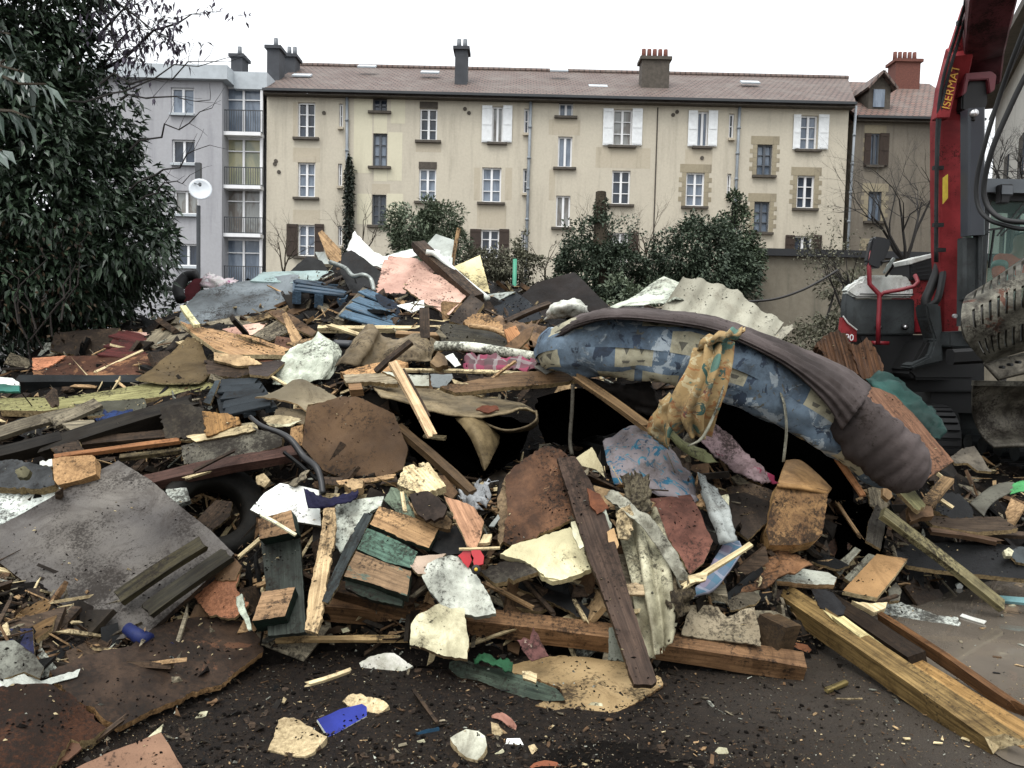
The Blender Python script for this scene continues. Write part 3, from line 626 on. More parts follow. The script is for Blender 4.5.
bush('hedge', 'dark low hedge behind the heap at the foot of the laurel tree', 'hedge', [E(150,302,10.5,.6,.4,.32), E(185,304,10.6,.4,.4,.25), E(110,300,10.4,.7,.4,.4), E(60,300,10.3,.8,.5,.5), E(20,300,10.3,.8,.5,.5), E(0,338,9.6,.7,.4,.35), E(-40,330,9.6,.7,.4,.4)], 9000, .1, .045, leafmat('hedge_leaf', '1b241b', '3a4636', .6, .3))
bush('evergreen_bush', 'grey green upright bush in front of the beige block behind the pink boards', 'bush', [E(418,222,DB,.5,.5,.35), E(400,228,DB,.3,.4,.3), E(442,222,DB,.4,.4,.34), E(428,212,DB,.25,.3,.25), E(420,255,DB,.7,.6,.5), E(450,245,DB,.4,.4,.4)], 15000, .09, .035, G1)
bush('evergreen_bush', 'loose brownish green bush beside the green post', 'bush', [E(512,266,DB,.5,.5,.35), E(530,272,DB,.35), E(490,270,DB,.45,.4,.3), E(515,250,DB,.25), E(475,262,DB,.25)], 7000, .08, .035, G4)
bush('ivy_tree', 'dark ivy clad tree with a bare stump top left of the round laurel bush', 'tree', [E(602,262,DB,.75,.7,.8), E(580,262,DB,.5,.5,.5), E(622,275,DB,.6,.6,.6), E(600,232,DB,.32,.3,.4), E(600,212,DB,.16,.16,.28), E(565,275,DB,.35,.3,.4), E(612,250,DB,.4), E(640,290,DB,.5,.5,.4)], 24000, .07, .04, G2, True, tr=.08)
q = MB(); q.tube([W(600, 300, 15), W(600, 240, 15), W(601, 192, 15)], [.16, .13, .1], 8); q.build('stump', BARK, bpy.data.objects['ivy_tree'])
bush('laurel_bush', 'broad round dark green bush right of the ivy clad tree', 'bush', [E(702,258,DB,.85,.8,.62), E(675,265,DB,.5,.5,.5), E(728,268,DB,.55,.5,.45), E(700,235,DB,.5,.5,.35), E(655,280,DB,.4,.4,.35), E(712,285,DB,.8,.7,.45), E(745,275,DB,.25), E(690,290,DB,.6,.6,.4)], 26000, .09, .042, G2)
bush('cypress', 'small pointed conifer behind the broad dark bush', 'tree', [E(736,235,16.5,.42,.42,.6), E(735,212,16.5,.25,.25,.36), E(733,200,16.5,.13,.13,.2), E(748,252,16.5,.3,.3,.35), E(722,245,16.5,.3,.3,.4), E(738,270,16.5,.5,.5,.5)], 9000, .09, .045, G3, True)
bush('low_bush', 'low overgrown bush at the foot of the ivy clad tree', 'bush', [E(625,300,13.5,.5,.5,.3), E(600,305,13.5,.45,.4,.25), E(570,300,13.5,.4,.4,.3), E(650,305,13.5,.4)], 6000, .1, .045, G1)
bush('ground_shrub', 'dark shrub hiding the ground below the garden wall', 'bush', [E(800,345,14,.6,.5,.28), E(830,330,14,.5,.5,.35), E(760,345,14,.5,.5,.3), E(850,300,14.5,.4,.4,.6), E(835,290,14.5,.3)], 5000, .09, .04, G4)
q = MB()
def bare(name, lab, base, dirs, L, r, depth, group=None, leafy=None, n=3):
    o = empty(name, (base[0], base[1], 0), lab, 'tree' if r > .03 else 'shrub', group); mb = MB(); tips = []
    limb(mb, (base[0], base[1], 0), base, r * 1.3, r, .02, 4)
    for d in dirs: grow(mb, base, d, L, r * .75, depth, .42, tips, -.02, n)
    mb.build('branch', BARKD if r > .03 else BARK, o)
    if leafy: tp = np.array(tips); tp = tp[np.random.rand(len(tp)) < .5]; leaves('foliage', tp, np.random.normal(0, 1, tp.shape), .05, .03, leafy, o)
    return o
bare('bare_shrub', 'leafless shrub between the ivy clad tree and the round bush', tuple(W(645,270,16)), [(.1,0,1),(-.35,.1,1),(.35,0,1),(0,.2,1)], .75, .03, 4)
bare('bare_shrub', 'leafless twiggy shrub in front of the white framed window with brown shutters', tuple(W(585,262,16)), [(-.3,0,1),(.3,0,1),(.7,0,.8)], .6, .03, 4)
bare('bare_shrub', 'thin leafless shrub left of the brown shuttered ground window', tuple(W(284,275,13)), [(.1,0,1),(-.4,.1,1),(.3,0,1)], .55, .022, 3)
bare('bare_shrub', 'thin leafless shrub at the foot of the ivy strip', tuple(W(362,255,15)), [(.1,0,1),(-.4,.1,1),(.4,0,1)], .65, .022, 3)
bare('bare_shrub', 'tangled bare shrub in front of the garden wall', tuple(W(848,320,13.5)), [(-.2,0,1),(-.6,0,.8),(.3,0,1),(0,.2,1)], .8, .035, 4, leafy=G4)
bare('bare_shrub', 'leafless shrub left of the round bush in front of the downpipe', tuple(W(545,270,15.5)), [(-.3,0,1),(.3,0,1)], .45, .02, 3, leafy=G4)
bare('bare_tree', 'leafless tree with spreading dark branches in front of the old townhouse', tuple(W(905,262,15)), [(-.25,0,1),(-.7,.1,.8),(.3,0,1),(.05,-.1,1),(-.45,0,1)], 1.2, .045, 4, n=3)
bare('bare_tree', 'leafless tree behind the excavator cab at the right edge', tuple(W(1015,215,15)), [(.2,0,1),(-.6,.1,.7),(-.35,0,1),(.5,.1,.6)], .95, .05, 4, n=4)
# ivy strip on the facade beside the left downpipe
iv = empty('ivy_strip', (WY(350, 250, 36.7).x, 36.7, 0), 'narrow dark ivy column climbing the facade beside the left downpipe', 'ivy')
a = WY(350, 156, 36.75); b_ = WY(350, 250, 36.75); n = 2600; z = np.random.uniform(2, a.z, n); wd = np.clip((a.z + .1 - z) * .25, .03, .2)
C2 = np.c_[a.x - .02 + np.random.uniform(-1, 1, n) * wd, 36.92 - np.random.uniform(0, .3, n), z]; leaves('foliage', C2, np.tile([0, -1., 0], (n, 1)), .2, .12, leafmat('ivy_leaf', '20261f', '353c30', .6), iv, .5)
q = MB(); limb(q, (a.x, 36.9, 0), (a.x, 36.9, a.z - .3), .06, .02, .01); q.build('stem', BARKD, iv)
# satellite dish on its mast, green post, thin cable
sd = empty('satellite_mast', (WY(199, 270, 19).x, 19, 0), 'dark mast with a round white satellite dish in front of the grey block', 'satellite dish')
q = MB(); a = WY(198.5, 163, 19); q.tube([(a.x, 19, 0), (a.x, 19, a.z - 1.0)], .05, 8); q.box(a.x - .06, a.x + .06, 18.94, 19.06, a.z - .7, a.z); q.build('mast', GRN, sd)
c = WY(200.5, 190, 18.8); rows = []; V = []; F = []; nr, ns = 5, 20; ax = Vector((.35, -1, .25)).normalized(); u = ax.orthogonal().normalized(); v = ax.cross(u)
for k in range(nr + 1):
    rr = .26 * k / nr
    for s in range(ns): aa = 2 * math.pi * s / ns; V.append(c + (u * math.cos(aa) + v * math.sin(aa)) * rr + ax * (rr * rr * .9))
for k in range(nr):
    for s in range(ns): F.append((k * ns + s, k * ns + (s + 1) % ns, (k + 1) * ns + (s + 1) % ns, (k + 1) * ns + s))
V += [p - ax * .012 for p in V]; m_ = (nr + 1) * ns; F += [tuple(m_ + i for i in reversed(f)) for f in F] + [(nr * ns + s, nr * ns + (s + 1) % ns, m_ + nr * ns + (s + 1) % ns, m_ + nr * ns + s) for s in range(ns)]
fromraw('dish', V, F, simple('dish_white', 'b9bdc0', .5, var=.1), sd, True)
q = MB(); q.tube([c + ax * .02 - v * .2, c + ax * .3], .012, 6); q.tube([c + ax * .28, c + ax * .36], .035, 8); q.tube([c - ax * .01, Vector((a.x, 19, c.z))], .02, 6); q.build('receiver_arm', GRN, sd)
# ================================================================ debris builders
TOPS = []
EDGE = mat('7d6a50', '9a8462', 'fibre', dirt=.5, bump=.6)
def plane_for(poly, d):
    """plane (point, normal facing the camera) through the outline: d = None rests it on the heap, else (d at top, d at bottom[, extra at right])"""
    xs = [p[0] for p in poly]; ys = [p[1] for p in poly]; x0, x1, y0, y1 = min(xs), max(xs), min(ys), max(ys)
    if d is None:
        cx, cy = sum(xs) / len(xs), sum(ys) / len(ys); S = [(x, y) for x, y in poly] + [((x + cx) / 2, (y + cy) / 2) for x, y in poly] + [(cx, cy)]
        q = [(x, y, D(x, y)) for x, y in S]; q = [t_ for t_ in q if t_[2]]
        A = np.array([[1, (x - cx) / 100, (y - cy) / 100] for x, y, _ in q]); b_ = np.array([1 / t_[2] for t_ in q])
        lam = np.diag([0, 1, 1]) * .02 * len(q) * .2
        c = np.linalg.solve(A.T @ A + lam, A.T @ b_); inv = lambda x, y: c[0] + c[1] * (x - cx) / 100 + c[2] * (y - cy) / 100
    else:
        d = list(d) if isinstance(d, (tuple, list)) else [d, d]; ex = d[2] if len(d) > 2 else 0
        gap = []
        for x, y in list(poly) + [(sum(xs) / len(xs), sum(ys) / len(ys))]:
            h_ = D(x, y)
            if h_: v = (y - y0) / max(1e-6, y1 - y0); gap.append(1 / (1 / d[0] + (1 / d[1] - 1 / d[0]) * v) - h_ + .05)
        if gap:
            e_ = float(np.percentile(gap, 70))
            if e_ > 0: e_ = min(e_, .9); d[0] -= e_; d[1] -= e_
        def inv(x, y):
            v = (y - y0) / max(1e-6, y1 - y0); u = (x - (x0 + x1) / 2) / max(1e-6, x1 - x0)
            m_ = (d[0] + d[1]) / 2; return 1 / d[0] + (1 / d[1] - 1 / d[0]) * v - ex * u / m_ / m_
    P = [W(x, y, 1 / inv(x, y)) for x, y in ((x0, y0), (x1, y0), (x0, y1))]
    n = (P[1] - P[0]).cross(P[2] - P[0]).normalized()
    if n.dot(CP - P[0]) < 0: n = -n
    return P[0], n
def hitp(px, py, p, n):
    r = ray(px, py); return CP + r * ((p - CP).dot(n) / r.dot(n))
def PP(s): return [tuple(float(v) for v in q.split(',')) for q in s.split()]
def B(name, lab, cat, mt, poly, d=None, th=.018, lift=.012, rag=.005, warp=None, corr=None, g=None, em=None, parent=None, group=None, seg=.016, bend=0):
    """a board, sheet or block: outline from the picture on its own plane, with real thickness behind it"""
    poly = PP(poly) if isinstance(poly, str) else poly
    if warp is None: warp = .009 if th < .04 and name not in ('block', 'pallet_board') else 0
    if em is None and name == 'broken_board' and th >= .012: em = EDGE
    p, n = plane_for(poly, d)
    if d is None: p = p + n * (th + lift)
    P3 = [hitp(x, y, p, n) for x, y in poly]; c = sum(P3, Vector()) / len(P3)
    if g: ax = hitp(g[2], g[3], p, n) - hitp(g[0], g[1], p, n)
    else:
        k = max(range(len(P3)), key=lambda i: (P3[i] - P3[i - 1]).length); ax = P3[k] - P3[k - 1]
    X = ax.normalized(); Y = n.cross(X).normalized(); mw = Matrix.Translation(c) @ Matrix((X, Y, n)).transposed().to_4x4()
    Q = [((q - c).dot(X), (q - c).dot(Y)) for q in P3]
    area = sum(Q[i - 1][0] * Q[i][1] - Q[i][0] * Q[i - 1][1] for i in range(len(Q))) / 2
    if area < 0: Q.reverse()
    out = []; sd_ = random.uniform(0, 99)
    for i in range(len(Q)):
        a = Vector(Q[i] + (0,)); b_ = Vector(Q[(i + 1) % len(Q)] + (0,)); L = (b_ - a).length; m_ = max(1, min(80, int(L / seg))) if rag else 1
        nn = Vector((b_.y - a.y, a.x - b_.x, 0)).normalized() if L > 1e-6 else Vector()
        for k in range(m_):
            t_ = k / m_; q = a.lerp(b_, t_)
            if rag: q = q + nn * rag * 1.8 * min(1, 6 * t_ * (1 - t_) + .1) * noise.fractal(Vector((q.x * 48 + sd_, q.y * 48, sd_)), .5, 2.2, 4) * (.35 + 1.3 * max(0, noise.noise(Vector((q.x * 6 + sd_, q.y * 6, 7)))))
            out.append((q.x, q.y, 0))
    bm = bmesh.new(); f = bm.faces.new([bm.verts.new(q) for q in out])
    sx = max(q[0] for q in out) - min(q[0] for q in out); sy = max(q[1] for q in out) - min(q[1] for q in out)
    st = None
    if warp or bend or corr: st = (max(.03, sx / 26), max(.03, sy / 26)) if not corr else (max(.04, sx / 20), corr[1] / 7)
    if st:
        for ax_, s_, size in ((0, st[0], sx), (1, st[1], sy)):
            lo = min(q[ax_] for q in out); k = 1
            while lo + k * s_ < lo + size:
                pc = Vector((0, 0, 0)); pc[ax_] = lo + k * s_; pn = Vector((0, 0, 0)); pn[ax_] = 1
                bmesh.ops.bisect_plane(bm, geom=bm.verts[:] + bm.edges[:] + bm.faces[:], plane_co=pc, plane_no=pn); k += 1
    for v in bm.verts:
        z = 0
        if warp: z += warp * noise.fractal(Vector((v.co.x * 2.6 + sd_, v.co.y * 2.6, sd_)), .8, 2.1, 4)
        if corr: z += corr[0] * max(-.8, min(.8, 1.4 * math.sin(2 * math.pi * v.co.y / corr[1])))
        if bend: z += bend * (4 * (v.co.x / sx) ** 2)
        v.co.z += z
    top = bm.faces[:]
    for f in top: f.smooth = bool(corr or warp)
    r = bmesh.ops.extrude_face_region(bm, geom=top); nv = [q for q in r['geom'] if isinstance(q, bmesh.types.BMVert)]
    bmesh.ops.translate(bm, verts=nv, vec=(0, 0, -th)); nvs = set(nv)
    ts = set(top)
    bm.faces.ensure_lookup_table()
    newtop = {q for q in r['geom'] if isinstance(q, bmesh.types.BMFace)}
    for f in bm.faces:
        if f in newtop or abs(f.normal.z) > .7: f.material_index = 0
        else: f.material_index = 1 if em else 0
    bmesh.ops.recalc_face_normals(bm, faces=bm.faces)
    for e in bm.edges:
        if len(e.link_faces) == 2 and e.calc_face_angle(0) > .6: e.smooth = False
    me = bpy.data.meshes.new(name); bm.to_mesh(me); bm.free()
    o = link(name, me, [mt, em] if em else mt, parent, mw); TOPS.append(o)
    if parent is None: tag(o, lab, cat, group)
    elif lab: o['label'] = lab
    return o
def K(name, lab, cat, mt, a, b_, w_, h, th=None, splint=(0, 0), upn=None, sink=0.0, parent=None, group=None, roll=0, em=None, r=.004):
    """a timber between two points (px,py,depth or None to rest it): w = visible width, h = thickness"""
    def pt(q):
        if len(q) > 2 and q[2] is not None: return W(*q)
        dd = D(q[0], q[1]) or 6; p = W(q[0], q[1], dd - .03); p.z += h * .5 + .01; return p
    gp_ = []
    for t_ in (.1, .5, .9):
        if len(a) > 2 and len(b_) > 2 and a[2] and b_[2]:
            h_ = D(a[0] + (b_[0] - a[0]) * t_, a[1] + (b_[1] - a[1]) * t_)
            if h_: gp_.append(a[2] + (b_[2] - a[2]) * t_ - h_ + .06)
    e_ = min(.9, max(0, float(np.median(gp_)))) if gp_ else 0
    if e_ > 0: a = (a[0], a[1], a[2] - e_); b_ = (b_[0], b_[1], b_[2] - e_)
    A, B_ = pt(a), pt(b_); X = (B_ - A).normalized(); L = (B_ - A).length
    up = Vector(upn) if upn else (Vector((0, 0, 1)) * .8 + (CP - A).normalized() * .5).normalized()
    Y = up.cross(X).normalized(); Z = X.cross(Y); mw = Matrix.Translation((A + B_) / 2) @ Matrix((X, Y, Z)).transposed().to_4x4() @ Matrix.Rotation(R(roll), 4, 'X')
    n = max(3, min(30, int(L / .06))); m_ = 4; V = []; F = []; sd_ = random.uniform(0, 99); ring = []
    for u, v in [(-1, -1), (-.33, -1.0), (.33, -1.0), (1, -1), (1, 0), (1, 1), (.33, 1.0), (-.33, 1.0), (-1, 1), (-1, 0)]: ring.append((u * w_ / 2, v * h / 2))
    R_ = len(ring); bow = L * random.uniform(-.012, .02); bow2 = L * random.uniform(-.01, .01)
    for k in range(n + 1):
        x = -L / 2 + L * k / n
        for i, (u, v) in enumerate(ring):
            e = 0
            if k == 0 and splint[0]: e = -abs(noise.noise(Vector((i * 3.7, sd_, 1)))) * splint[0] * 2
            if k == n and splint[1]: e = abs(noise.noise(Vector((i * 3.7, sd_, 5)))) * splint[1] * 2
            q = noise.noise_vector(Vector((x * 5 + sd_, u * 20, v * 20))) * r
            bw_ = 1 - (2 * x / L) ** 2; V.append((x + e, u + q.y + bow2 * bw_, v + q.z + bow * bw_))
    for k in range(n):
        for i in range(R_): F.append((k * R_ + i, (k + 1) * R_ + i, (k + 1) * R_ + (i + 1) % R_, k * R_ + (i + 1) % R_))
    mi = [0] * len(F)
    for base, rev in ((0, False), (n * R_, True)):
        ci = len(V); e = 0
        sub = V[base:base + R_]; V.append(tuple(sum(q[j] for q in sub) / R_ for j in range(3)))
        for i in range(R_): f = (ci, base + i, base + (i + 1) % R_); F.append(f if not rev else f[::-1]); mi.append(1 if em else 0)
    me = bpy.data.meshes.new(name); me.from_pydata(V, [], F); me.polygons.foreach_set('material_index', mi)
    o = link(name, me, [mt, em] if em else mt, parent, mw)
    if parent is None: tag(o, lab, cat, group)
    return o
def S(name, lab, cat, mt, rows, th=.006, wr=.0, ws=6, nu=6, nv=6, parent=None, tear=0, group=None, fold=0, fdir=0, ffreq=5, flat=False):
    """cloth, film or bent sheet through rows of (px,py,depth) points"""
    rows = [PP(r) if isinstance(r, str) else r for r in rows]
    gp_ = [p[2] - h_ + .04 for r in rows for p in r for h_ in [D(p[0], p[1])] if h_] if not (name in ('hollow_shade_sheet',) or parent) else []
    e_ = min(.8, max(0, float(np.percentile(gp_, 50)))) if gp_ else 0
    G = [[np.array(tuple(W(p[0], p[1], p[2] - e_))) for p in r] for r in rows]
    G = [crv(r, nu) for r in G]; m_ = min(len(r) for r in G); cols_ = [crv([r[j] for r in G], nv) for j in range(m_)]
    a_, b_ = m_, len(cols_[0]); V = np.array([[cols_[i][j] for j in range(b_)] for i in range(a_)])
    du = np.gradient(V, axis=0); dv = np.gradient(V, axis=1); N_ = np.cross(du, dv); N_ /= np.linalg.norm(N_, axis=2)[:, :, None] + 1e-9
    c0 = V.mean(axis=(0, 1)); s_ = np.sign(np.sum(N_.mean(axis=(0, 1)) * (np.array(tuple(CP)) - c0))) or 1; N_ *= s_
    sd_ = random.uniform(0, 99); L1 = np.linalg.norm(V[-1, b_ // 2] - V[0, b_ // 2]) + .001; L2 = np.linalg.norm(V[a_ // 2, -1] - V[a_ // 2, 0]) + .001
    for i in range(a_):
        for j in range(b_):
            p = V[i, j]; o_ = 0
            if wr:
                q = Vector(p) * ws; o_ += wr * (.6 * noise.fractal(q + Vector((sd_, 0, 0)), .7, 2.1, 3) + .5 * (1 - 3 * abs(noise.noise(q * 1.7 + Vector((0, sd_, 0))))) + .3 * (1 - 3 * abs(noise.noise(q * 4.1 + Vector((0, sd_, 9))))))
            if fold:
                t_ = (i / a_ * L1) if fdir == 1 else (j / b_ * L2); o_ += fold * math.sin(t_ * ffreq * 6.28 + 1.3 * noise.noise(Vector((i * .035 + sd_, j * .06, 0))))
            V[i, j] = p + N_[i, j] * o_
    uv = np.array([[(i / (a_ - 1) * L1, j / (b_ - 1) * L2) for j in range(b_)] for i in range(a_)]).reshape(-1, 2)
    T = V.reshape(-1, 3); Bk = (V - N_ * th).reshape(-1, 3); n = len(T); F = []
    kill = set()
    if tear:
        for i in range(a_ - 1):
            for j in range(b_ - 1):
                e = min(i, j, a_ - 2 - i, b_ - 2 - j)
                if e < 2 and noise.noise(Vector((i * .55 + sd_, j * .55, 3))) > .25 - tear * .3 + e * .25: kill.add((i, j))
    q = lambda i, j: i * b_ + j
    ok = lambda i, j: 0 <= i < a_ - 1 and 0 <= j < b_ - 1 and (i, j) not in kill
    for i in range(a_ - 1):
        for j in range(b_ - 1):
            if not ok(i, j): continue
            f = (q(i, j), q(i + 1, j), q(i + 1, j + 1), q(i, j + 1)); F.append(f); F.append(tuple(n + k for k in reversed(f)))
            for di, dj, e0, e1 in ((-1, 0, q(i, j), q(i, j + 1)), (1, 0, q(i + 1, j + 1), q(i + 1, j)), (0, -1, q(i + 1, j), q(i, j)), (0, 1, q(i, j + 1), q(i + 1, j + 1))):
                if not ok(i + di, j + dj): F.append((e0, e1, n + e1, n + e0))
    o = fromraw(name, np.vstack([T, Bk]), F, mt, parent, not flat, uv=np.vstack([uv, uv]))
    if parent is None: tag(o, lab, cat, group)
    return o
def T(name, lab, cat, mt, pts, rad, parent=None, n=6, seg=10, group=None, wob=0):
    P = crv([tuple(W(*p)) if p[2] is not None else tuple(W(p[0], p[1], (D(p[0], p[1]) or 5) - .03)) for p in (PP(pts) if isinstance(pts, str) else pts)], n)
    if wob: P = [p + np.array([noise.noise(Vector((k * .7, q * 9, 0))) * wob for q in range(3)]) for k, p in enumerate(P)]
    rr = rad if not isinstance(rad, (list, tuple)) else [float(v) for v in np.interp(np.linspace(0, 1, len(P)), np.linspace(0, 1, len(rad)), rad)]
    mb = MB(); mb.tube([Vector(p) for p in P], rr, seg); o = mb.build(name, mt, parent, True)
    if parent is None: tag(o, lab, cat, group)
    return o
def pallet(name, lab, cat, mt, cs, n, gap=.3, th=.02, depth=.1, cross=3, mb_=None):
    """slatted pallet: corners TL TR BR BL (px,py,d); slats run TL->TR"""
    g_ = [q[2] - h_ + .06 for q in cs + [tuple(sum(v[i] for v in cs) / 4 for i in range(3))] for h_ in [D(q[0], q[1])] if h_]; e_ = min(.9, max(0, float(np.percentile(g_, 60)))) if g_ else 0
    P = [W(q[0], q[1], q[2] - e_) for q in cs]; c = sum(P, Vector()) / 4; o = empty(name, c, lab, cat)
    nrm = (P[1] - P[0]).cross(P[3] - P[0]).normalized(); nrm = nrm if nrm.dot(CP - c) > 0 else -nrm
    for k in range(n):
        t0 = k / n + gap / n / 2; t1 = (k + 1) / n - gap / n / 2; a = P[0].lerp(P[3], (t0 + t1) / 2); b_ = P[1].lerp(P[2], (t0 + t1) / 2); wd = (P[3] - P[0]).length * (t1 - t0)
        mb = MB(); j = Vector((random.gauss(0, 1), random.gauss(0, 1), random.gauss(0, 1))) * .006; mb.bar(a + j, b_ - j, wd, th, nrm, cham=.003)
        X = (b_ - a).normalized(); slat_mesh(mb, 'slat', mt, o, (a + b_) / 2, X, nrm)
    for k in range(cross):
        t_ = (k + .04) / (cross - 1) * .94 if cross > 1 else .5; a = P[0].lerp(P[1], t_) - nrm * (depth / 2 + th / 2 + .001); b_ = P[3].lerp(P[2], t_) - nrm * (depth / 2 + th / 2 + .001)
        mb = MB(); mb.bar(a, b_, .08, depth, nrm, cham=.003); slat_mesh(mb, 'bearer', mb_ or mt, o, (a + b_) / 2, (b_ - a).normalized(), nrm)
    return o
def slat_mesh(mb, name, mt, parent, c, X, nrm):
    Y = nrm.cross(X).normalized(); Z = X.cross(Y); M_ = Matrix.Translation(c) @ Matrix((X, Y, Z)).transposed().to_4x4(); I_ = M_.inverted()
    me = bpy.data.meshes.new(name); me.from_pydata([tuple(I_ @ Vector(v)) for v in mb.V], [], mb.F); return link(name, me, mt, parent, M_)
# --- dark tangle of small scraps that fills the heap between the larger pieces (nobody could count it)
SCR = [DARKW, GREYW, mat('241f1b', '3b332c', 'board', dirt=.8), BLACK, BROWN, WOOD, mat('8a8a86', 'a5a5a0', 'board', dirt=.9), TAN, PALE]
SCW = [.3, .12, .26, .16, .07, .025, .025, .025, .015]
def scraps(name, n, region, smin, smax, seed, wts=SCW, flat=.5, zoff=.0, mats_=SCR, lift=.0, thin=None):
    rs = random.Random(seed); mb = MB(); k = 0; pick = rs.choices(range(len(mats_)), wts, k=n)
    while k < n:
        x, y = region(rs)
        if x is None: continue
        h = H(x, y); gx_ = (H(x + .08, y) - H(x - .08, y)) / .16; gy_ = (H(x, y + .08) - H(x, y - .08)) / .16
        nr = Vector((-gx_, -gy_, 1)).normalized(); nr = (nr + Vector((rs.gauss(0, flat), rs.gauss(0, flat), rs.gauss(0, flat * .5)))).normalized()
        a = rs.uniform(0, 6.28); dr = Vector((math.cos(a), math.sin(a), 0)); dr = (dr - nr * dr.dot(nr)).normalized()
        L = smin * (smax / smin) ** (rs.random() ** 2.0); wd = L * rs.uniform(.12, .7) if not thin else rs.uniform(*thin); tk = max(.002, min(wd, L * .12) * rs.uniform(.3, 1))
        c = Vector((x, y, h + zoff + lift)); Y = nr.cross(dr); m_ = rs.choice((3, 4, 4, 5)); 
        if m_ == 4: ring = [(-L/2, -wd/2), (L/2 * rs.uniform(.6, 1.1), -wd/2 * rs.uniform(.4, 1)), (L/2, wd/2 * rs.uniform(.5, 1)), (-L/2 * rs.uniform(.6, 1), wd/2)]
        elif m_ == 3: ring = [(-L/2, -wd/3), (L/2, rs.uniform(-.3, .3) * wd), (-L/3, wd/2)]
        else: ring = [(-L/2, -wd/3), (0, -wd/2), (L/2, -wd/5), (L/3, wd/2), (-L/3, wd/2.4)]
        V = [c + dr * u + Y * v + nr * tk / 2 for u, v in ring] + [c + dr * u + Y * v - nr * tk / 2 for u, v in ring]
        q = len(ring); F = [tuple(range(q)), tuple(range(2 * q - 1, q - 1, -1))] + [(q + i, q + (i + 1) % q, (i + 1) % q, i) for i in range(q)]
        mb.add(V, F, pick[k]); k += 1
    o = mb.build(name, mats_); tag(o, kind='stuff'); return o
HOL = [[(700,398),(790,380),(850,430),(856,505),(790,486),(770,478),(712,446)], [(530,392),(655,388),(690,440),(640,430),(600,440),(545,445),(520,430)], [(398,396),(450,418),(540,425),(508,470),(486,474),(455,486),(412,462)]]
def in_hol(px, py):
    for P in HOL:
        c = False; j = len(P) - 1
        for i in range(len(P)):
            if (P[i][1] > py) != (P[j][1] > py) and px < (P[j][0] - P[i][0]) * (py - P[i][1]) / (P[j][1] - P[i][1]) + P[i][0]: c = not c
            j = i
        if c: return True
    return False
def reg_heap(rs):
    px = rs.uniform(-20, 1050) if rs.random() < .8 else rs.uniform(-420, 0); py = rs.uniform(232, 690); d = D(px, py)
    if not d or d > 11 or in_hol(px, py): return None, None
    p = W(px, py, d); return (p.x, p.y) if H(p.x, p.y) > .04 else (None, None)
def reg_all(rs):
    return rs.uniform(-8, 6.5), 3 + 9 * rs.random()
def to_px(p):
    q = CM.transposed() @ (p - CP); return (512 - q.x / q.z * FPX, 384 + q.y / q.z * FPX)
def reg_wide(rs):
    x, y = reg_all(rs); return (x, y) if H(x, y) > .08 and not in_hol(*to_px(Vector((x, y, H(x, y))))) else (None, None)
def reg_front(rs):
    px = rs.uniform(-20, 900 ); py = rs.uniform(600, 790) ; p = WZ(px, py, 0)
    if px > 640 and rs.random() < (px - 640) / 300: return None, None
    return p.x + rs.gauss(0, .02), p.y
def reg_yard(rs):
    px = rs.uniform(0, 1000); py = 640 + 140 * rs.random(); p = WZ(px, py, 0); return p.x, p.y
def reg_pud(rs):
    px = rs.uniform(860, 1024); py = rs.uniform(560, 760); p = WZ(px, py, 0); return p.x, p.y
scraps('tangled_scraps', 3700, reg_heap, .04, .42, 3, flat=.55, zoff=.0)
scraps('heap_scraps', 1200, reg_wide, .08, .5, 4, flat=.6, zoff=.0)
scraps('splinters', 1300, reg_heap, .1, .6, 15, [.22, .16, .06, .03, .14, .17, .04, .06, .12], flat=.5, zoff=.03, thin=(.008, .035))
scraps('small_splinters', 3000, reg_heap, .04, .2, 16, [.22, .16, .06, .03, .14, .17, .04, .06, .12], flat=.7, zoff=.03, thin=(.003, .012))
scraps('heap_crumbs', 10500, reg_heap, .012, .06, 5, flat=.8, zoff=.02)
FRW = [.4, .1, .3, .08, .08, .01, .03, .01, .008]
scraps('ground_litter', 4500, reg_front, .006, .05, 6, FRW, flat=.45, zoff=.006)
scraps('yard_crumbs', 9000, reg_yard, .003, .014, 7, [.2, .2, .2, .1, .12, .03, .09, .04, .02], flat=.3, zoff=.004)
scraps('puddle_crumbs', 260, reg_pud, .005, .05, 8, [.05, .2, .05, .05, .05, .1, .2, .3, .3], flat=.04, zoff=.009)
def lumps(name, n, reg, seed, m_, r0=.008, r1=.05):
    rs = random.Random(seed); mb = MB(); k = 0
    while k < n:
        x, y = reg(rs)
        if x is None: continue
        r = r0 * (r1 / r0) ** (rs.random() ** 1.8); c = Vector((x, y, H(x, y) + r * .2)); bm = bmesh.new(); bmesh.ops.create_icosphere(bm, subdivisions=1, radius=r)
        sd_ = rs.uniform(0, 50)
        V = [c + v.co * (1 + .5 * noise.noise(v.co * (1.2 / r) + Vector((sd_, 0, 0)))) * (1 if abs(v.co.z) < r * .5 else .7) for v in bm.verts]
        mb.add(V, [[v.index for v in f.verts] for f in bm.faces]); bm.free(); k += 1
    tag(mb.build(name, m_), kind='stuff')
lumps('soil_clods', 3000, reg_front, 9, SOILM, .002, .012)
def reg_edge(rs):
    x, y = reg_heap(rs)
    return x, y
lumps('heap_clods', 900, reg_edge, 10, SOILM, .01, .05)
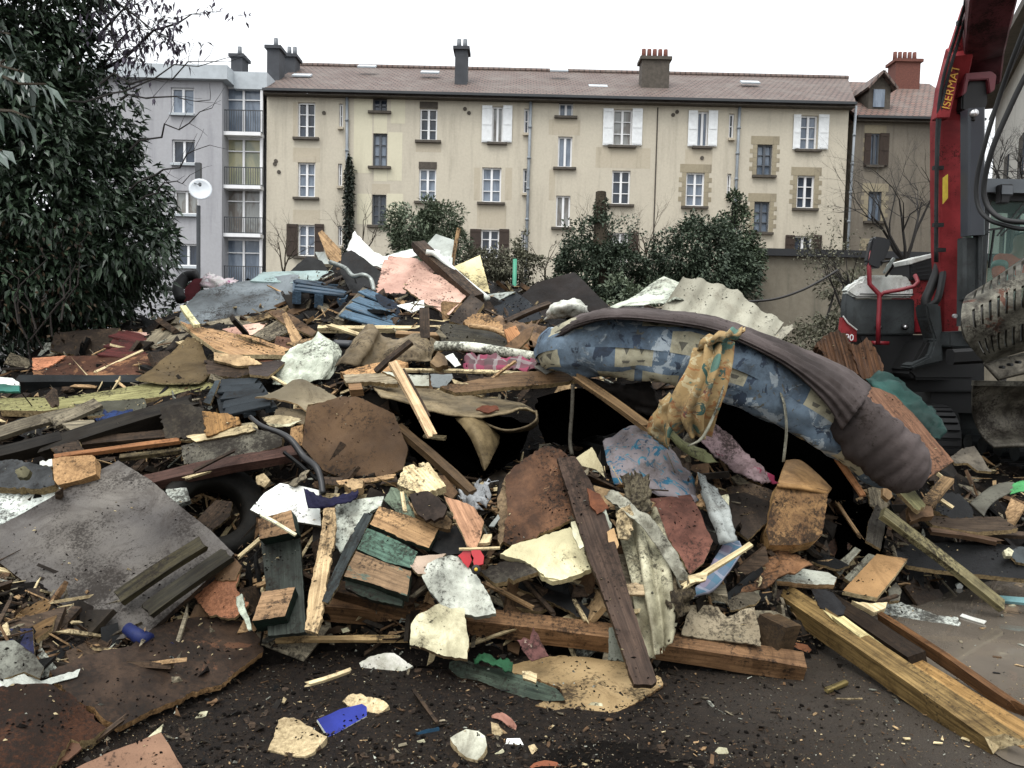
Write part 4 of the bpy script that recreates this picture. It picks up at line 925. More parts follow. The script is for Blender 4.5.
# ================================================================ printed fabrics
def cellmat(name, base, spots, uvs=(1, 1), rough=.85, dirtc='3b352e', dirt=.6, bump=.2):
    """base colours plus layers of (colour, noise scale, lo, detail) blotches; coordinates are metres along the cloth"""
    m, t, b = nodes(name); v = coords(t, (uvs[0], uvs[1], 1), uv=True, rnd=False)
    n0 = nz(t, v, 3, 5, .6); col = mixc(t, ramp(t, n0, .35, .65), lin(base[0]), lin(base[1]))
    for k, (c, sc, lo, de) in enumerate(spots):
        mp = t.nodes.new('ShaderNodeMapping'); mp.inputs['Location'].default_value = (k * 7.3, k * 3.1, 0); t.links.new(v, mp.inputs['Vector'])
        col = mixc(t, ramp(t, nz(t, mp.outputs[0], sc, de, .6, 1.2), lo, lo + .025), col, lin(c))
    iso = coords(t, rnd=False); d = nz(t, iso, 4, 8, .75); col = mixc(t, ramp(t, d, dirt, dirt + .2), col, lin(dirtc))
    t.links.new(col, b.inputs['Base Color']); b.inputs['Roughness'].default_value = rough; b.inputs['Specular IOR Level'].default_value = .06
    bp = t.nodes.new('ShaderNodeBump'); bp.inputs['Strength'].default_value = bump; bp.inputs['Distance'].default_value = .006; t.links.new(nz(t, iso, 30, 6, .7), bp.inputs['Height']); t.links.new(bp.outputs[0], b.inputs['Normal'])
    return m, t, b, v
FLORAL = cellmat('floral_curtain_print', ('8a7350', '9c865f'), [('87603f', 9, .54, 4), ('4f6a60', 8, .58, 4), ('38504a', 12, .61, 4), ('a19474', 13, .58, 4), ('63403a', 18, .65, 4)], dirt=.5)[0]
FLOWER = cellmat('blue_flower_print', ('6f696b', '7d7778'), [('2f5a70', 9, .55, 6), ('3f6f80', 14, .6, 5), ('22384a', 18, .64, 4)], dirt=.48)[0]
def checks(name, base, c2, c3, s):
    m, t, b, v = cellmat(name, base, []); col = b.inputs['Base Color'].links[0].from_socket
    sp = t.nodes.new('ShaderNodeSeparateXYZ'); t.links.new(v, sp.inputs[0])
    for i, (ax, c, w_) in enumerate(((0, c2, .45), (1, c2, .45), (0, c3, .85), (1, c3, .85))):
        mm = t.nodes.new('ShaderNodeMath'); mm.operation = 'MULTIPLY'; mm.inputs[1].default_value = s; t.links.new(sp.outputs[ax], mm.inputs[0])
        fr = t.nodes.new('ShaderNodeMath'); fr.operation = 'FRACT'; t.links.new(mm.outputs[0], fr.inputs[0])
        gt = t.nodes.new('ShaderNodeMath'); gt.operation = 'GREATER_THAN'; gt.inputs[1].default_value = w_; t.links.new(fr.outputs[0], gt.inputs[0])
        ml = t.nodes.new('ShaderNodeMath'); ml.operation = 'MULTIPLY'; ml.inputs[1].default_value = .6; t.links.new(gt.outputs[0], ml.inputs[0])
        col = mixc(t, ml.outputs[0], col, lin(c))
    t.links.new(col, b.inputs['Base Color']); return m
TARTAN = checks('tartan_print', ('74384a', '854454'), '4c4947', '8a8482', 7)
STRIPE = checks('striped_print', ('6e6876', '7c7684'), '3f6475', '928e98', 9)
# mattress ticking: mottled blue with cream squares that carry dark triangle and zigzag motifs
m, t, b, v = cellmat('mattress_print', ('4f5d6b', '6f7f8d'), [('98a2a8', 6, .56, 8), ('3a4452', 8, .57, 7), ('5d5c55', 16, .62, 6)], dirt=.62)
base = b.inputs['Base Color'].links[0].from_node
def MN(op, a, b_=None):
    n = t.nodes.new('ShaderNodeMath'); n.operation = op
    for i, q in enumerate((a, b_)):
        if q is None: continue
        if isinstance(q, (int, float)): n.inputs[i].default_value = q
        else: t.links.new(q, n.inputs[i])
    return n.outputs[0]
sp = t.nodes.new('ShaderNodeSeparateXYZ'); t.links.new(v, sp.inputs[0])
U, Vv = MN('DIVIDE', MN('ADD', sp.outputs[0], .13), .27), MN('DIVIDE', MN('ADD', sp.outputs[1], MN('MULTIPLY', sp.outputs[0], .06)), .21)
row = MN('FLOOR', Vv); Us = MN('ADD', U, MN('MULTIPLY', row, .37)); cu_, cv_ = MN('FLOOR', Us), row
cb = t.nodes.new('ShaderNodeCombineXYZ'); t.links.new(cu_, cb.inputs[0]); t.links.new(cv_, cb.inputs[1]); wn = t.nodes.new('ShaderNodeTexWhiteNoise'); wn.noise_dimensions = '2D'; t.links.new(cb.outputs[0], wn.inputs['Vector'])
fu, fv = MN('FRACT', Us), MN('FRACT', Vv)
au, av = MN('ABSOLUTE', MN('SUBTRACT', fu, .5)), MN('ABSOLUTE', MN('SUBTRACT', fv, .5))
inside = MN('MULTIPLY', MN('LESS_THAN', MN('MAXIMUM', au, av), .41), MN('GREATER_THAN', wn.outputs[0], .6))
tri = MN('FRACT', MN('MULTIPLY', fu, 3)); zz = MN('ABSOLUTE', MN('SUBTRACT', tri, .5)); fv3 = MN('FRACT', MN('MULTIPLY', fv, 3))
mot = MN('MULTIPLY', MN('MULTIPLY', MN('GREATER_THAN', MN('ADD', zz, MN('MULTIPLY', fv3, -.5)), .12), MN('LESS_THAN', MN('MAXIMUM', au, av), .3)), MN('GREATER_THAN', fv3, .18))
col = mixc(t, MN('MULTIPLY', inside, .85), b.inputs['Base Color'].links[0].from_socket, lin('aca58a')); col = mixc(t, MN('MULTIPLY', MN('MULTIPLY', inside, mot), .75), col, lin('3a3a3c'))
iso = coords(t, rnd=False); col = mixc(t, ramp(t, nz(t, iso, 3.4, 10, .78), .46, .74), col, lin('28241f')); t.links.new(col, b.inputs['Base Color']); MATT = m
# ================================================================ the larger pieces, back to front
GRP = {'broken_board': 'broken boards thrown on the heap', 'timber_plank': 'planks sticking out of the heap', 'wood_stick': 'thin sticks on the heap', 'timber_beam': 'heavy beams in the heap', 'sheet_fragment': 'torn sheets and board scraps', 'foam_fragment': 'broken pieces of insulation foam', 'wood_chunk': 'chunks of split wood'}
_tag = tag
def tag(o, label=None, cat=None, group=None, kind=None):
    k = o.name.split('.')[0]
    return _tag(o, label, cat, group or (GRP.get(k) if not kind else None), kind)
bb, pl, st_, bm_, sf, ff, wc = 'broken_board', 'timber_plank', 'wood_stick', 'timber_beam', 'sheet_fragment', 'foam_fragment', 'wood_chunk'
bl_ = 'board'
# ---- crest, left
tyd = W(183, 291, 9.0)
T('tyre_piece', 'old tyre with dark red inside standing behind the grey sheet', 'tyre', simple('tyre_old', '1b1a1b', .8), '181,300,8.6 178,288,8.7 186,277,8.8 197,275,8.8', .06)
B(sf, 'dark red curved panel inside the old tyre on the crest', 'panel', mat('5a2631', '6d303c', 'plain'), '184,302 185,288 194,279 203,278 200,290 192,300', (8.7, 8.6), th=.01)
S('plastic_bag', 'crumpled white and pink plastic bags on top of the crest', 'bag', mat('b5b8bb', 'a890a2', 'board', c3='8e4a78', chip=.6), ['200,286,8.6 204,278,8.6 210,272,8.7', '215,290,8.5 218,281,8.5 222,277,8.6', '235,290,8.4 236,283,8.5 240,279,8.6'], wr=.03, ws=9, tear=.3)
B(bb, 'large blue grey board with charred left end lying on the crest', bl_, mat('60656e', '70757e', 'plain', dirt=.55, c3='33363a', chip=.6), '178,318 184,306 200,291 245,281 299,275 299,285 292,304 262,311 226,321 196,325 180,324', (8.2, 7.3), rag=.012, em=CHIPB, warp=.02, g=(180,315,295,290))
B(sf, 'black scorched patch sheet on the left end of the blue grey board', 'sheet', mat('222224', '4a4c50', 'board', dirt=.6), '180,316 186,306 201,292 232,286 246,290 232,304 212,318 196,323', (8.1, 7.35), th=.004, rag=.03)
B(sf, 'pale blue plastic board behind the blue pallets', 'panel', mat('8fa0a6', '7b8c93', 'plain'), '250,281 262,272 330,270 345,275 300,283', (8.7, 8.4), th=.02)
pallet('blue_pallet', 'teal blue painted pallet lying level on the crest', 'pallet', BLUEP, [(296,276,8.3), (354,283,8.2), (343,298,7.4), (296,290,7.4)], 5, .42, .02, .12, mb_=BLUEP)
pallet('blue_pallet', 'blue pallet tilted to the left below the pink boards', 'pallet', mat('42566c', '526a80', 'wood', dirt=.4, c3='6d5a45', chip=.64), [(366,287,7.4), (418,313,7.2), (396,332,6.6), (338,318,6.6)], 4, .32, .018, .08, mb_=GREYW)
B(sf, 'black metal sheet standing up left of the white panels', 'sheet', BLACK, '342,254 351,249 381,272 377,296 352,294 340,272', (8.4, 7.9), th=.006, warp=.02)
B(sf, 'black metal sheet leaning below the brown wedge on the crest', 'sheet', mat('1c1c1f', '2a2a2c', 'plain'), '290,271 308,256 322,262 328,270 322,277 300,276', (8.8, 8.5), th=.006, warp=.02)
B(bb, 'short yellowish wooden wedge pointing up left on the crest', bl_, WOOD, '318,233 322,230 341,250 341,262 334,264 327,256', (8.9, 8.7), th=.05)
B(sf, 'small grey metal flap beside the yellowish wedge', 'sheet', mat('8b8f93', '9a9ea2', 'plain'), '315,252 324,252 330,265 322,268', (8.8, 8.7), th=.005)
S(sf, 'white curled plastic sheet rising from the crest', 'sheet', CLEAN, ['346,250,8.5 350,240,8.6 355,231,8.7', '352,254,8.4 357,246,8.5 359,237,8.6', '368,266,8.3 372,258,8.4 374,252,8.5', '382,276,8.2 388,266,8.3 392,258,8.4'], wr=.02)
T('metal_tube', 'bent grey metal tube curling over the blue pallet', 'tube', mat('7c7f82', '8f9295', 'plain', metal=.6, rough=.35), '330,262,7.8 345,268,7.7 353,276,7.6 364,275,7.5 371,280,7.5 374,291,7.4', .022)
B(bb, 'pale pink painted board with grey hole, left of the two', bl_, mat('a88279', 'b48e85', 'plain', dirt=.4, c3='565546', chip=.68), '389,255 416,257 436,269 428,282 409,284 403,300 391,303 376,295 382,266', (8.0, 7.3), rag=.01, warp=.02)
B(bb, 'pale pink painted board with chipped corner, right of the two', bl_, mat('b08a80', 'bd978c', 'plain', dirt=.35, c3='777058', chip=.69), '418,268 440,275 466,297 449,315 425,303 403,287 407,281', (7.6, 6.9), rag=.01)
B(bb, 'grey white cabinet panel standing behind the pink boards', bl_, mat('8d9092', 'a2a5a7', 'plain', dirt=.2), '424,247 436,234 454,240 452,266 438,272', (8.6, 8.3), th=.03, rag=.002)
K(st_, 'thin upright stick behind the grey white cabinet panel', 'stick', WOOD, (452,268,8.3), (459,228,8.3), .035, .03)
B(bb, 'yellow painted panel standing right of the pink boards', bl_, mat('b3a272', 'c2b182', 'plain', dirt=.3), '450,271 452,267 480,255 486,277 490,293 478,289', (8.3, 7.9), th=.02, rag=.004)
S(sf, 'white curled strip lying behind the pink boards', 'sheet', CLEAN, ['380,264,8.1 382,258,8.2', '400,259,8.1 402,252,8.2', '424,256,8.1 424,248,8.2', '438,262,8.0 440,250,8.1'], wr=.02)
T('metal_tube', 'white metal tube sloping across the grey cabinet panel', 'tube', CLEAN, '426,252,7.6 438,256,7.6 462,278,7.4 488,299,7.2', .028)
K(bm_, 'dark brown beam sloping down beside the right pink board', 'beam', DARKW, (419,246,7.9), (478,300,7.1), .12, .1, splint=(.06, 0))
B(bb, 'dark brown stained board end below the sloping dark beam', bl_, DIRTY, '471,294 484,303 474,318 463,325 449,321 458,308', (7.0, 6.6), th=.04)
B(sf, 'white plastic flap under the right pink board', 'sheet', CLEAN, '397,306 424,300 424,308 412,313', (7.1, 6.9), th=.006)
B('plastic_crate', 'dark blue mesh crate lid above the tilted blue pallet', 'crate', mat('28364a', '1a222e', 'plain'), '375,294 380,293 402,307 398,318 380,306', (7.2, 6.9), th=.03)
gp = MB(); a = W(516, 292, 8.6); b_ = W(515, 259, 8.6); gp.tube([Vector((b_.x, b_.y, a.z - .5)), b_], .022, 10); tag(gp.build('post', simple('green_plastic', '3f8a72', .5, var=.1), smooth=True), 'green plastic post standing upright behind the heap', 'post')
B(bb, 'big dark brown laminated panel with raised peak on the crest', bl_, mat('1c1411', '2a1f1a', 'plain', dirt=.3), '500,312 538,282 574,272 611,308 590,314 548,318', (7.9, 7.2), th=.02, rag=.003, em=TAN)
B(bb, 'black blue cabinet panel left of the big dark brown panel', bl_, mat('181d24', '20262e', 'plain', dirt=.25), '476,303 515,291 528,300 545,318 520,324 490,320', (7.6, 7.0), th=.03, rag=.002)
B(sf, 'grey plastic sheet left of the black blue panel', 'sheet', mat('76797a', '8a8d8e', 'plain'), '478,300 488,294 516,291 500,300 482,306', (8.0, 7.8), th=.006)
S('plastic_bag', 'white bulging plastic sack behind the mattress end', 'bag', mat('b0b0ab', 'c0c0bb', 'board', dirt=.5), ['544,320,6.6 548,312,6.5 552,307,6.6', '556,318,6.4 560,306,6.3 564,301,6.5', '572,316,6.4 574,305,6.3 576,301,6.5', '592,318,6.5 588,311,6.4 586,306,6.5'], wr=.03)
K(st_, 'brown stick pointing up right in front of the dark brown panel', 'stick', DARKW, (508,322,6.7), (550,304,6.9), .05, .04, splint=(.03, 0))
S(wc, 'torn brown bark like sheets below the black blue panel', 'wood', mat('5d4835', '7a6047', 'board', dirt=.6), ['486,318,6.9 492,332,6.5 500,348,6.2', '510,320,6.8 516,330,6.5 520,348,6.2', '532,322,6.7 536,334,6.4 540,352,6.1', '546,330,6.6 548,340,6.4 552,356,6.1'], wr=.05, ws=5, tear=.6, th=.015)
B(wc, 'broken chipboard chunk beside the dark post', 'wood', CHIPB, '463,322 472,314 482,313 495,318 503,326 500,337 488,332 472,330', (6.6, 6.3), th=.04, rag=.02)
B(wc, 'dark mossy bark slab right of the dark upright post', 'wood', mat('2e2a22', '453f31', 'wood', dirt=.6), '440,326 446,323 470,326 500,332 520,345 505,350 460,344 441,342', (6.5, 6.0), th=.04, rag=.015)
T(wc, 'thin curved wood strip arching over the mossy bark slab', 'wood', WOOD, '470,326,6.3 495,330,6.2 515,342,6.1 527,351,6.0', .02)
K('post_stump', 'short dark square post standing in front of the blue pallet', 'post', DARKW, (425,341,5.9), (424,311,6.1), .075, .075)
K(pl, 'long pale round pole lying behind the beige lino roll', 'plank', PALE, (318,329,6.5), (441,329,6.6), .05, .045)
K(st_, 'second pale pole just below the long pale round pole', 'stick', WOOD, (396,334,6.3), (440,336,6.3), .05, .04)
K(st_, 'pale splintered stick below the tilted blue pallet', 'stick', PALE, (332,326,6.4), (362,336,6.3), .04, .02, splint=(.05, .05))
# ---- corrugated sheets and the far right crest
S('corrugated_panel', 'white translucent corrugated plastic sheet behind the mattress', 'corrugated sheet', mat('a3a79f', 'b4b8b0', 'plain', dirt=.5), ['610,308,6.4 630,306,6.1', '634,297,6.6 650,304,6.1', '650,285,6.8 664,304,6.2', '664,277,6.9 672,300,6.2', '680,284,6.8 684,300,6.2'], wr=.015, flat=True, nu=3, nv=3)
B('corrugated_panel', 'large grey corrugated fibre cement sheet with broken edge', 'corrugated sheet', mat('8b867e', '97928a', 'plain', dirt=.25, rough=.85), '656,318 683,277 700,279 718,284 737,290 758,308 784,322 767,346 742,346 712,338 684,330', (6.35, 6.0), th=.008, rag=.002, corr=(.016, .16), g=(738,292,718,326))
B('corrugated_panel', 'smaller loose strip of grey corrugated sheet at the right end', 'corrugated sheet', mat('857f78', '938d85', 'plain', dirt=.3, rough=.85), '764,346 783,326 792,324 793,330 772,350', (6.2, 5.9), th=.008, corr=(.012, .1), g=(790,324,767,346))
T('cable', 'thin black cable hanging in front of the garden wall', 'cable', simple('cable_black', '26221f', .6), '746,302,12 775,299,12 800,291,12 820,281,12 838,270,12', .018)
B(wc, 'upright slab of torn brown fibrous matting beside the excavator', 'matting', mat('2c1d12', '5b3f28', 'wood', dirt=.4, bump=.9), '815,345 822,338 832,332 840,330 845,334 849,343 856,350 864,376 850,372 834,366', (6.3, 6.0), th=.12, rag=.012, corr=(.012, .06), g=(836,334,846,370))
B(wc, 'second smaller slab of brown fibrous matting beside the first', 'matting', mat('33211a', '63452c', 'wood', dirt=.4, bump=.9), '849,343 858,345 866,338 871,340 876,352 884,364 882,378 872,382 860,376', (6.2, 5.95), th=.12, rag=.012, corr=(.012, .06), g=(862,340,872,380))
S('teal_cloth', 'crumpled teal cloth lying behind the orange brown board', 'cloth', mat('1f3f3e', '2c5452', 'plain', dirt=.2), ['866,380,5.8 872,376,5.8 886,372,5.9', '880,395,5.6 890,386,5.6 898,378,5.7', '905,415,5.5 912,404,5.5 918,396,5.6', '925,432,5.4 932,420,5.4 934,408,5.5', '936,442,5.3 941,438,5.3 944,428,5.4'], wr=.03, ws=8, fold=.012, fdir=1, ffreq=8)
B(bb, 'long orange brown board sloping down to the right behind the mattress', bl_, mat('705040', '805e4a', 'wood', dirt=.4), '842,373 851,370 866,386 880,389 895,396 912,412 954,461 922,482 880,448 850,410', (5.5, 5.0), th=.03, rag=.004, em=WOOD)
B(bb, 'grey fibrous board end under the cover at the mattress top', bl_, mat('5c5250', '6b605e', 'fibre'), '790,355 812,350 838,376 850,398 870,420 850,415 812,376', (5.8, 5.3), th=.03, rag=.01)
K(st_, 'thin pale lath beside the mattress top', 'stick', PALE, (772,349,5.6), (822,374,5.3), .03, .015)
# ---- left background
B(bb, 'wine red board right of the laurel foot, leaning back', bl_, DIRTY, '50,350 54,332 100,329 120,328 112,345 100,360', (7.4, 7.0), th=.02, rag=.01)
pallet('red_pallet', 'wine red slatted pallet leaning at the left', 'pallet', mat('4e2527', '5f3030', 'wood', dirt=.4, c3='7d5445', chip=.66), [(122,330,7.6), (178,344,7.5), (160,360,6.8), (103,358,6.8)], 3, .14, .02, .08)
B(sf, 'small pink sheet above the wine red pallet', 'sheet', mat('b89089', 'c29c94', 'plain'), '122,330 132,331 158,334 156,340', (7.9, 7.7), th=.01)
B(bb, 'long brown board with raw orange left corner', bl_, mat('4c3328', '5a3c2f', 'board', dirt=.4, c3='7a5a3c', chip=.55), '33,358 66,356 110,355 165,354 155,366 141,374 90,376 33,378', (6.6, 6.2), th=.025, rag=.003)
B(bb, 'raw orange wood corner at the end of the long brown board', bl_, mat('a26b4e', 'b37a5a', 'wood', dirt=.3), '32,358 66,356 50,366 33,372', (6.5, 6.3), th=.01, rag=.01)
B(bb, 'olive brown curved plywood leaning up right', bl_, mat('5a4b34', '6b5a40', 'plain', dirt=.3), '136,381 160,360 188,339 200,342 206,356 211,373 200,383 165,384', (6.5, 5.8), th=.012, rag=.004, em=PALE, warp=.03)
B(sf, 'scraps of grey wood behind the big plywood sheet', 'board', GREYW, '140,345 165,322 182,318 200,326 180,340 160,350', (7.9, 7.2), th=.03, rag=.02)
B(bb, 'large light plywood sheet with layered broken edge', bl_, mat('94714d', 'a9855c', 'wood', dirt=.45), '180,321 196,326 212,328 240,335 284,350 286,355 258,355 231,355 214,349 196,336', (6.8, 6.0), th=.035, rag=.006, em=PALE, g=(185,323,270,354))
B(bb, 'narrow plywood strip lying on the right end of the plywood sheet', bl_, mat('a07c55', 'b08b62', 'wood', dirt=.3), '236,333 246,334 290,349 284,352', (6.3, 6.1), th=.03, rag=.004, em=PALE)
K(st_, 'short pale yellow stick leaning above the plywood sheet', 'stick', mat('c2ad78', 'd2bf8c', 'wood'), (183,307,6.8), (197,326,6.5), .05, .03)
B(bb, 'pinkish brown board sliver under the blue grey board', bl_, PINK, '222,329 250,324 268,322 258,334 238,337', (7.2, 6.9), th=.02)
B(bb, 'brown rotten edge board along the underside of the blue grey board', bl_, mat('6e5a42', '8a7454', 'board', dirt=.6), '210,328 262,314 288,306 284,313 256,322 214,333', (7.4, 7.2), th=.03, rag=.015)
B(bb, 'grey weathered wide board leaning right of the plywood sheet', bl_, GREYW, '252,335 281,318 288,332 270,341', (6.8, 6.5), th=.02)
B(bb, 'brown stained board leaning left above the white film', bl_, BROWN, '268,312 281,309 303,322 316,331 312,336 282,322', (6.9, 6.5), th=.02)
B(bb, 'narrow tapering board standing among the boards left of the white film', bl_, WOOD, '282,314 286,312 302,338 296,345 291,341', (6.5, 6.3), th=.02)
B(bb, 'reddish brown scrap board right of the tapering board', bl_, mat('6d4d3f', '7d5b4b', 'board'), '276,336 290,338 302,340 296,352 274,348', (6.5, 6.3), th=.02)
B(bb, 'dark purplish board below the plywood sheet', bl_, mat('3d3230', '4b3f3c', 'wood'), '248,365 290,358 281,366 268,376 250,374', (6.0, 5.7), th=.02)
S(sf, 'dirty white plastic film draped in the middle of the crest', 'film', mat('a2a69c', 'b3b6ad', 'board', dirt=.45, rough=.4), ['295,349,6.1 284,358,6.0 272,384,5.8', '308,344,6.1 302,362,5.9 290,386,5.75', '318,332,6.2 318,355,5.9 306,384,5.75', '330,338,6.15 332,354,5.9 318,380,5.75', '342,351,6.05 338,366,5.9 330,378,5.8'], wr=.03, ws=4, th=.003, nu=3, nv=3, flat=True)
T('pipe', 'dark grey pipe end right of the white film', 'pipe', simple('pipe_dark', '33363a', .5), '334,344,6.2 352,345,6.2', .035)
# ---- centre: lino rolls and cloth
S('lino_sheet', 'beige brown lino draped over the pile in the centre with a dark fold', 'lino', mat('6f6150', '7d6e5b', 'board', dirt=.3), ['334,366,5.7 350,345,5.9 366,326,6.1', '352,368,5.6 366,350,5.7 376,330,6.0', '368,364,5.7 376,352,5.85 384,334,6.05', '390,366,5.6 392,350,5.7 398,336,6.0', '415,364,5.6 416,352,5.7 420,338,5.95', '430,356,5.7 434,350,5.8 440,341,5.95'], fold=.035, fdir=0, ffreq=2.5, wr=.02, nu=8, nv=8)
T('carpet_roll', 'dirty white rolled tube lying left of the mattress', 'roll', mat('a8a69e', 'bab8b0', 'board', dirt=.6), '436,346,5.8 470,347,5.7 505,352,5.6 541,358,5.5', .036)
S('tartan_cloth', 'crumpled pink and grey tartan cloth under the white roll', 'cloth', TARTAN, ['464,372,5.5 464,360,5.6 468,355,5.7', '480,374,5.4 480,362,5.5 484,356,5.6', '505,372,5.35 506,364,5.4 510,357,5.5', '530,370,5.3 532,364,5.35 534,358,5.45', '552,368,5.3 552,366,5.3 552,362,5.35'], wr=.03, ws=9, fold=.012, fdir=0, ffreq=6, tear=.2)
K(st_, 'long thin pale lath lying below the tartan cloth', 'stick', PALE, (398,370,5.3), (531,374,5.2), .028, .015, splint=(.02, .06))
K(st_, 'short slanting stick leaning on the lath under the tartan cloth', 'stick', WOOD, (476,391,5.1), (513,363,5.2), .02, .015, splint=(.03, .03))
K(st_, 'thin dark stick leaning over the beige lino', 'stick', DARKW, (376,372,5.4), (411,342,5.5), .045, .03)
B(bb, 'broad broken board running under the mattress end', bl_, mat('5d4732', '6f573f', 'wood', dirt=.4), '440,387 470,380 515,372 576,370 579,379 550,384 500,388 455,393', (5.2, 5.0), th=.03, rag=.008)
B(wc, 'small brown stone like chunk left of the white scrap', 'wood', mat('6b563f', '7d664c', 'board'), '430,362 438,351 447,357 448,365 436,367', (5.3, 5.2), th=.04, rag=.01)
B(sf, 'small white plastic scrap on the lath', 'scrap', CLEAN, '445,356 453,353 461,365 455,367', (5.2, 5.15), th=.005)
B(wc, 'splintered orange wood bundle end above the lino sheet', 'wood', mat('a07748', 'b98f5e', 'wood'), '340,372 370,364 396,359 408,362 406,368 380,374 352,379', (5.6, 5.4), th=.05, rag=.02)
B(bb, 'splintered pale plank lying across the top of the lino sheet', bl_, mat('8b7c68', 'a59680', 'wood', dirt=.5), '343,375 380,372 398,376 398,384 370,381 346,383', (5.4, 5.25), th=.03, rag=.012)
B(bb, 'white painted board piece lying on the lino sheet', bl_, mat('a9a8a0', '97968e', 'plain', dirt=.5), '382,372 406,374 429,375 429,386 404,385 394,377', (5.25, 5.15), th=.02, rag=.004)
B(sf, 'grey metal flashing scrap right of the white painted board piece', 'sheet', mat('6a6d73', '787b81', 'plain'), '430,374 452,374 453,378 443,389 431,384', (5.15, 5.1), th=.012, rag=.006)
B(wc, 'pale wedge of split wood on the lino sheet', 'wood', PALE, '452,379 466,383 486,393 482,397 458,389', (5.1, 5.05), th=.03, rag=.008)
B(wc, 'small orange wood block end at the left of the lino sheet', 'wood', mat('8b6b4c', '9e7c5a', 'wood'), '348,384 361,383 363,389 350,390', (5.25, 5.2), th=.06)
S('lino_sheet', 'thick beige lino strip curling back into a loop at its right end', 'lino', mat('7c6d57', '8b7b64', 'board', dirt=.35), ['372,384,5.6 390,384,5.6 420,387,5.6 465,394,5.6 500,399,5.5 522,404,5.5 532,409,5.4', '374,388,5.3 395,392,5.3 425,397,5.3 465,402,5.3 500,406,5.3 524,408,5.2 536,413,5.2', '382,396,5.0 405,402,5.0 430,410,5.0 462,416,5.0 500,414,5.0 522,408,5.0 537,412,5.0'], th=.012, wr=.008, nu=8, nv=5)
S('lino_sheet', 'under side of the curled lino loop hanging below the strip', 'lino', mat('6c5f4c', '7b6c58', 'board', dirt=.35), ['537,410,5.0 538,414,5.3', '537,420,4.97 538,424,5.3', '525,428,4.95 528,431,5.3', '505,431,4.97 508,434,5.35', '485,424,5.05 488,428,5.4', '470,414,5.15 472,418,5.45'], th=.012, nv=6)
B(sf, 'reddish scrap lying on the curled lino strip', 'scrap', mat('7d4a35', '8e583f', 'board'), '476,409 482,405 497,405 499,409 486,412', (5.03, 4.99), th=.012, rag=.01)
S(sf, 'pointed brown lino flap hanging from the curled strip', 'lino', mat('66573f', '75654b', 'board', dirt=.3), ['455,418,5.05 468,434,4.95 484,471,4.8', '468,418,5.0 477,436,4.9 485,470,4.78', '484,420,5.05 490,436,4.95 488,466,4.8', '500,436,5.1 498,446,5.0 490,462,4.82'], th=.008, wr=.008)
K(st_, 'bright split lath standing steeply in front of the lino', 'stick', mat('b08f68', 'c6a47b', 'wood', dirt=.2), (393,363,4.95), (430,432,4.7), .055, .03, splint=(.01, .05))
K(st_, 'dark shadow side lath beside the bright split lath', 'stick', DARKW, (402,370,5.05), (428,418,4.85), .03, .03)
B(bb, 'brown six sided chipboard panel facing the viewer in the centre left', bl_, mat('55402c', '624b35', 'plain', dirt=.35), '307,407 340,396 358,397 394,414 408,449 403,469 389,475 340,477 323,470 302,446', (5.0, 4.75), th=.022, rag=.005, em=TAN, warp=.01)
K(bm_, 'long narrow brown beam sloping down right under the lino', 'beam', mat('4d3c29', '5f4b35', 'wood'), (398,428,5.0), (473,494,4.45), .055, .05)
K(st_, 'pale lath sliver in the dark hollow under the lino', 'stick', PALE, (424,436,5.2), (446,438,5.15), .03, .02)
# ---- left middle
pallet('shutter_panel', 'dark grey ribbed shutter panel left of the white film', 'shutter', mat('262b31', '323840', 'plain', dirt=.25), [(218,381,5.75), (255,379,5.75), (273,406,5.25), (226,416,5.2)], 5, .06, .02, .03, 3)
B(bb, 'narrow upright dark end board of the ribbed shutter panel', bl_, mat('3a424a', '444c54', 'plain'), '215,381 220,380 210,404 203,402', (5.6, 5.4), th=.02, rag=.002)
B(sf, 'beige grey lino piece bridging towards the brown panel', 'lino', mat('6d6252', '7c705f', 'plain', dirt=.35), '255,398 280,392 303,384 318,388 340,396 330,400 308,404 306,409 288,402', (5.5, 5.15), th=.01, warp=.04, em=TAN)
B(bb, 'brown cardboard like board under the beige lino piece', bl_, mat('54493c', '5f5344', 'plain'), '276,406 300,408 306,410 304,424 290,420 274,414', (5.3, 5.1), th=.012, warp=.03)
B(sf, 'pale curled bark strip below the ribbed shutter panel', 'bark', mat('8b7b62', 'a39275', 'board', dirt=.5), '262,418 280,416 301,420 292,427 270,426', (5.2, 5.1), th=.01, warp=.03)
B(bl_ and bb, 'long yellow green weathered plank across the left', bl_, mat('757049', '8b855c', 'wood', dirt=.45), '0,398 66,397 110,390 137,385 175,380 200,378 238,370 240,376 225,384 200,391 150,398 100,404 45,411 0,410', (6.1, 5.5), th=.05, rag=.008, g=(0,404,240,373))
K(bm_, 'dark grey pipe like beam behind the yellow green plank', 'beam', mat('24262a', '2f3236', 'plain'), (18,384,6.3), (142,384,6.4), .1, .1)
K(pl, 'thin brown plank edge behind the dark grey beam', 'plank', WOOD, (34,378.5,6.35), (140,381,6.4), .03, .03)
B('trim_strip', 'white and teal plastic panel end at the left edge', 'panel', CLEAN, '-6,377 12,378 19,382 19,385 -6,384', (5.8, 5.7), th=.02)
B('trim_strip', 'teal lower edge strip under the white panel end at the left edge', 'panel', mat('2b6560', '347570', 'plain'), '-6,384 19,385 19,391 -6,391', (5.7, 5.65), th=.02)
B(bb, 'olive grey panel lying under the yellow green plank', bl_, mat('4a4842', '56544c', 'plain'), '74,405 105,401 144,398 148,408 120,413 88,416', (5.6, 5.3), th=.02)
K(pl, 'weathered grey split plank at the left edge', 'plank', GREYW, (-8,436,5.1), (64,415,5.3), .11, .03, splint=(0, .1))
K(pl, 'weathered grey plank continuing right of the left split plank', 'plank', GREYW, (55,423,5.2), (97,404,5.4), .1, .03, splint=(.04, .02))
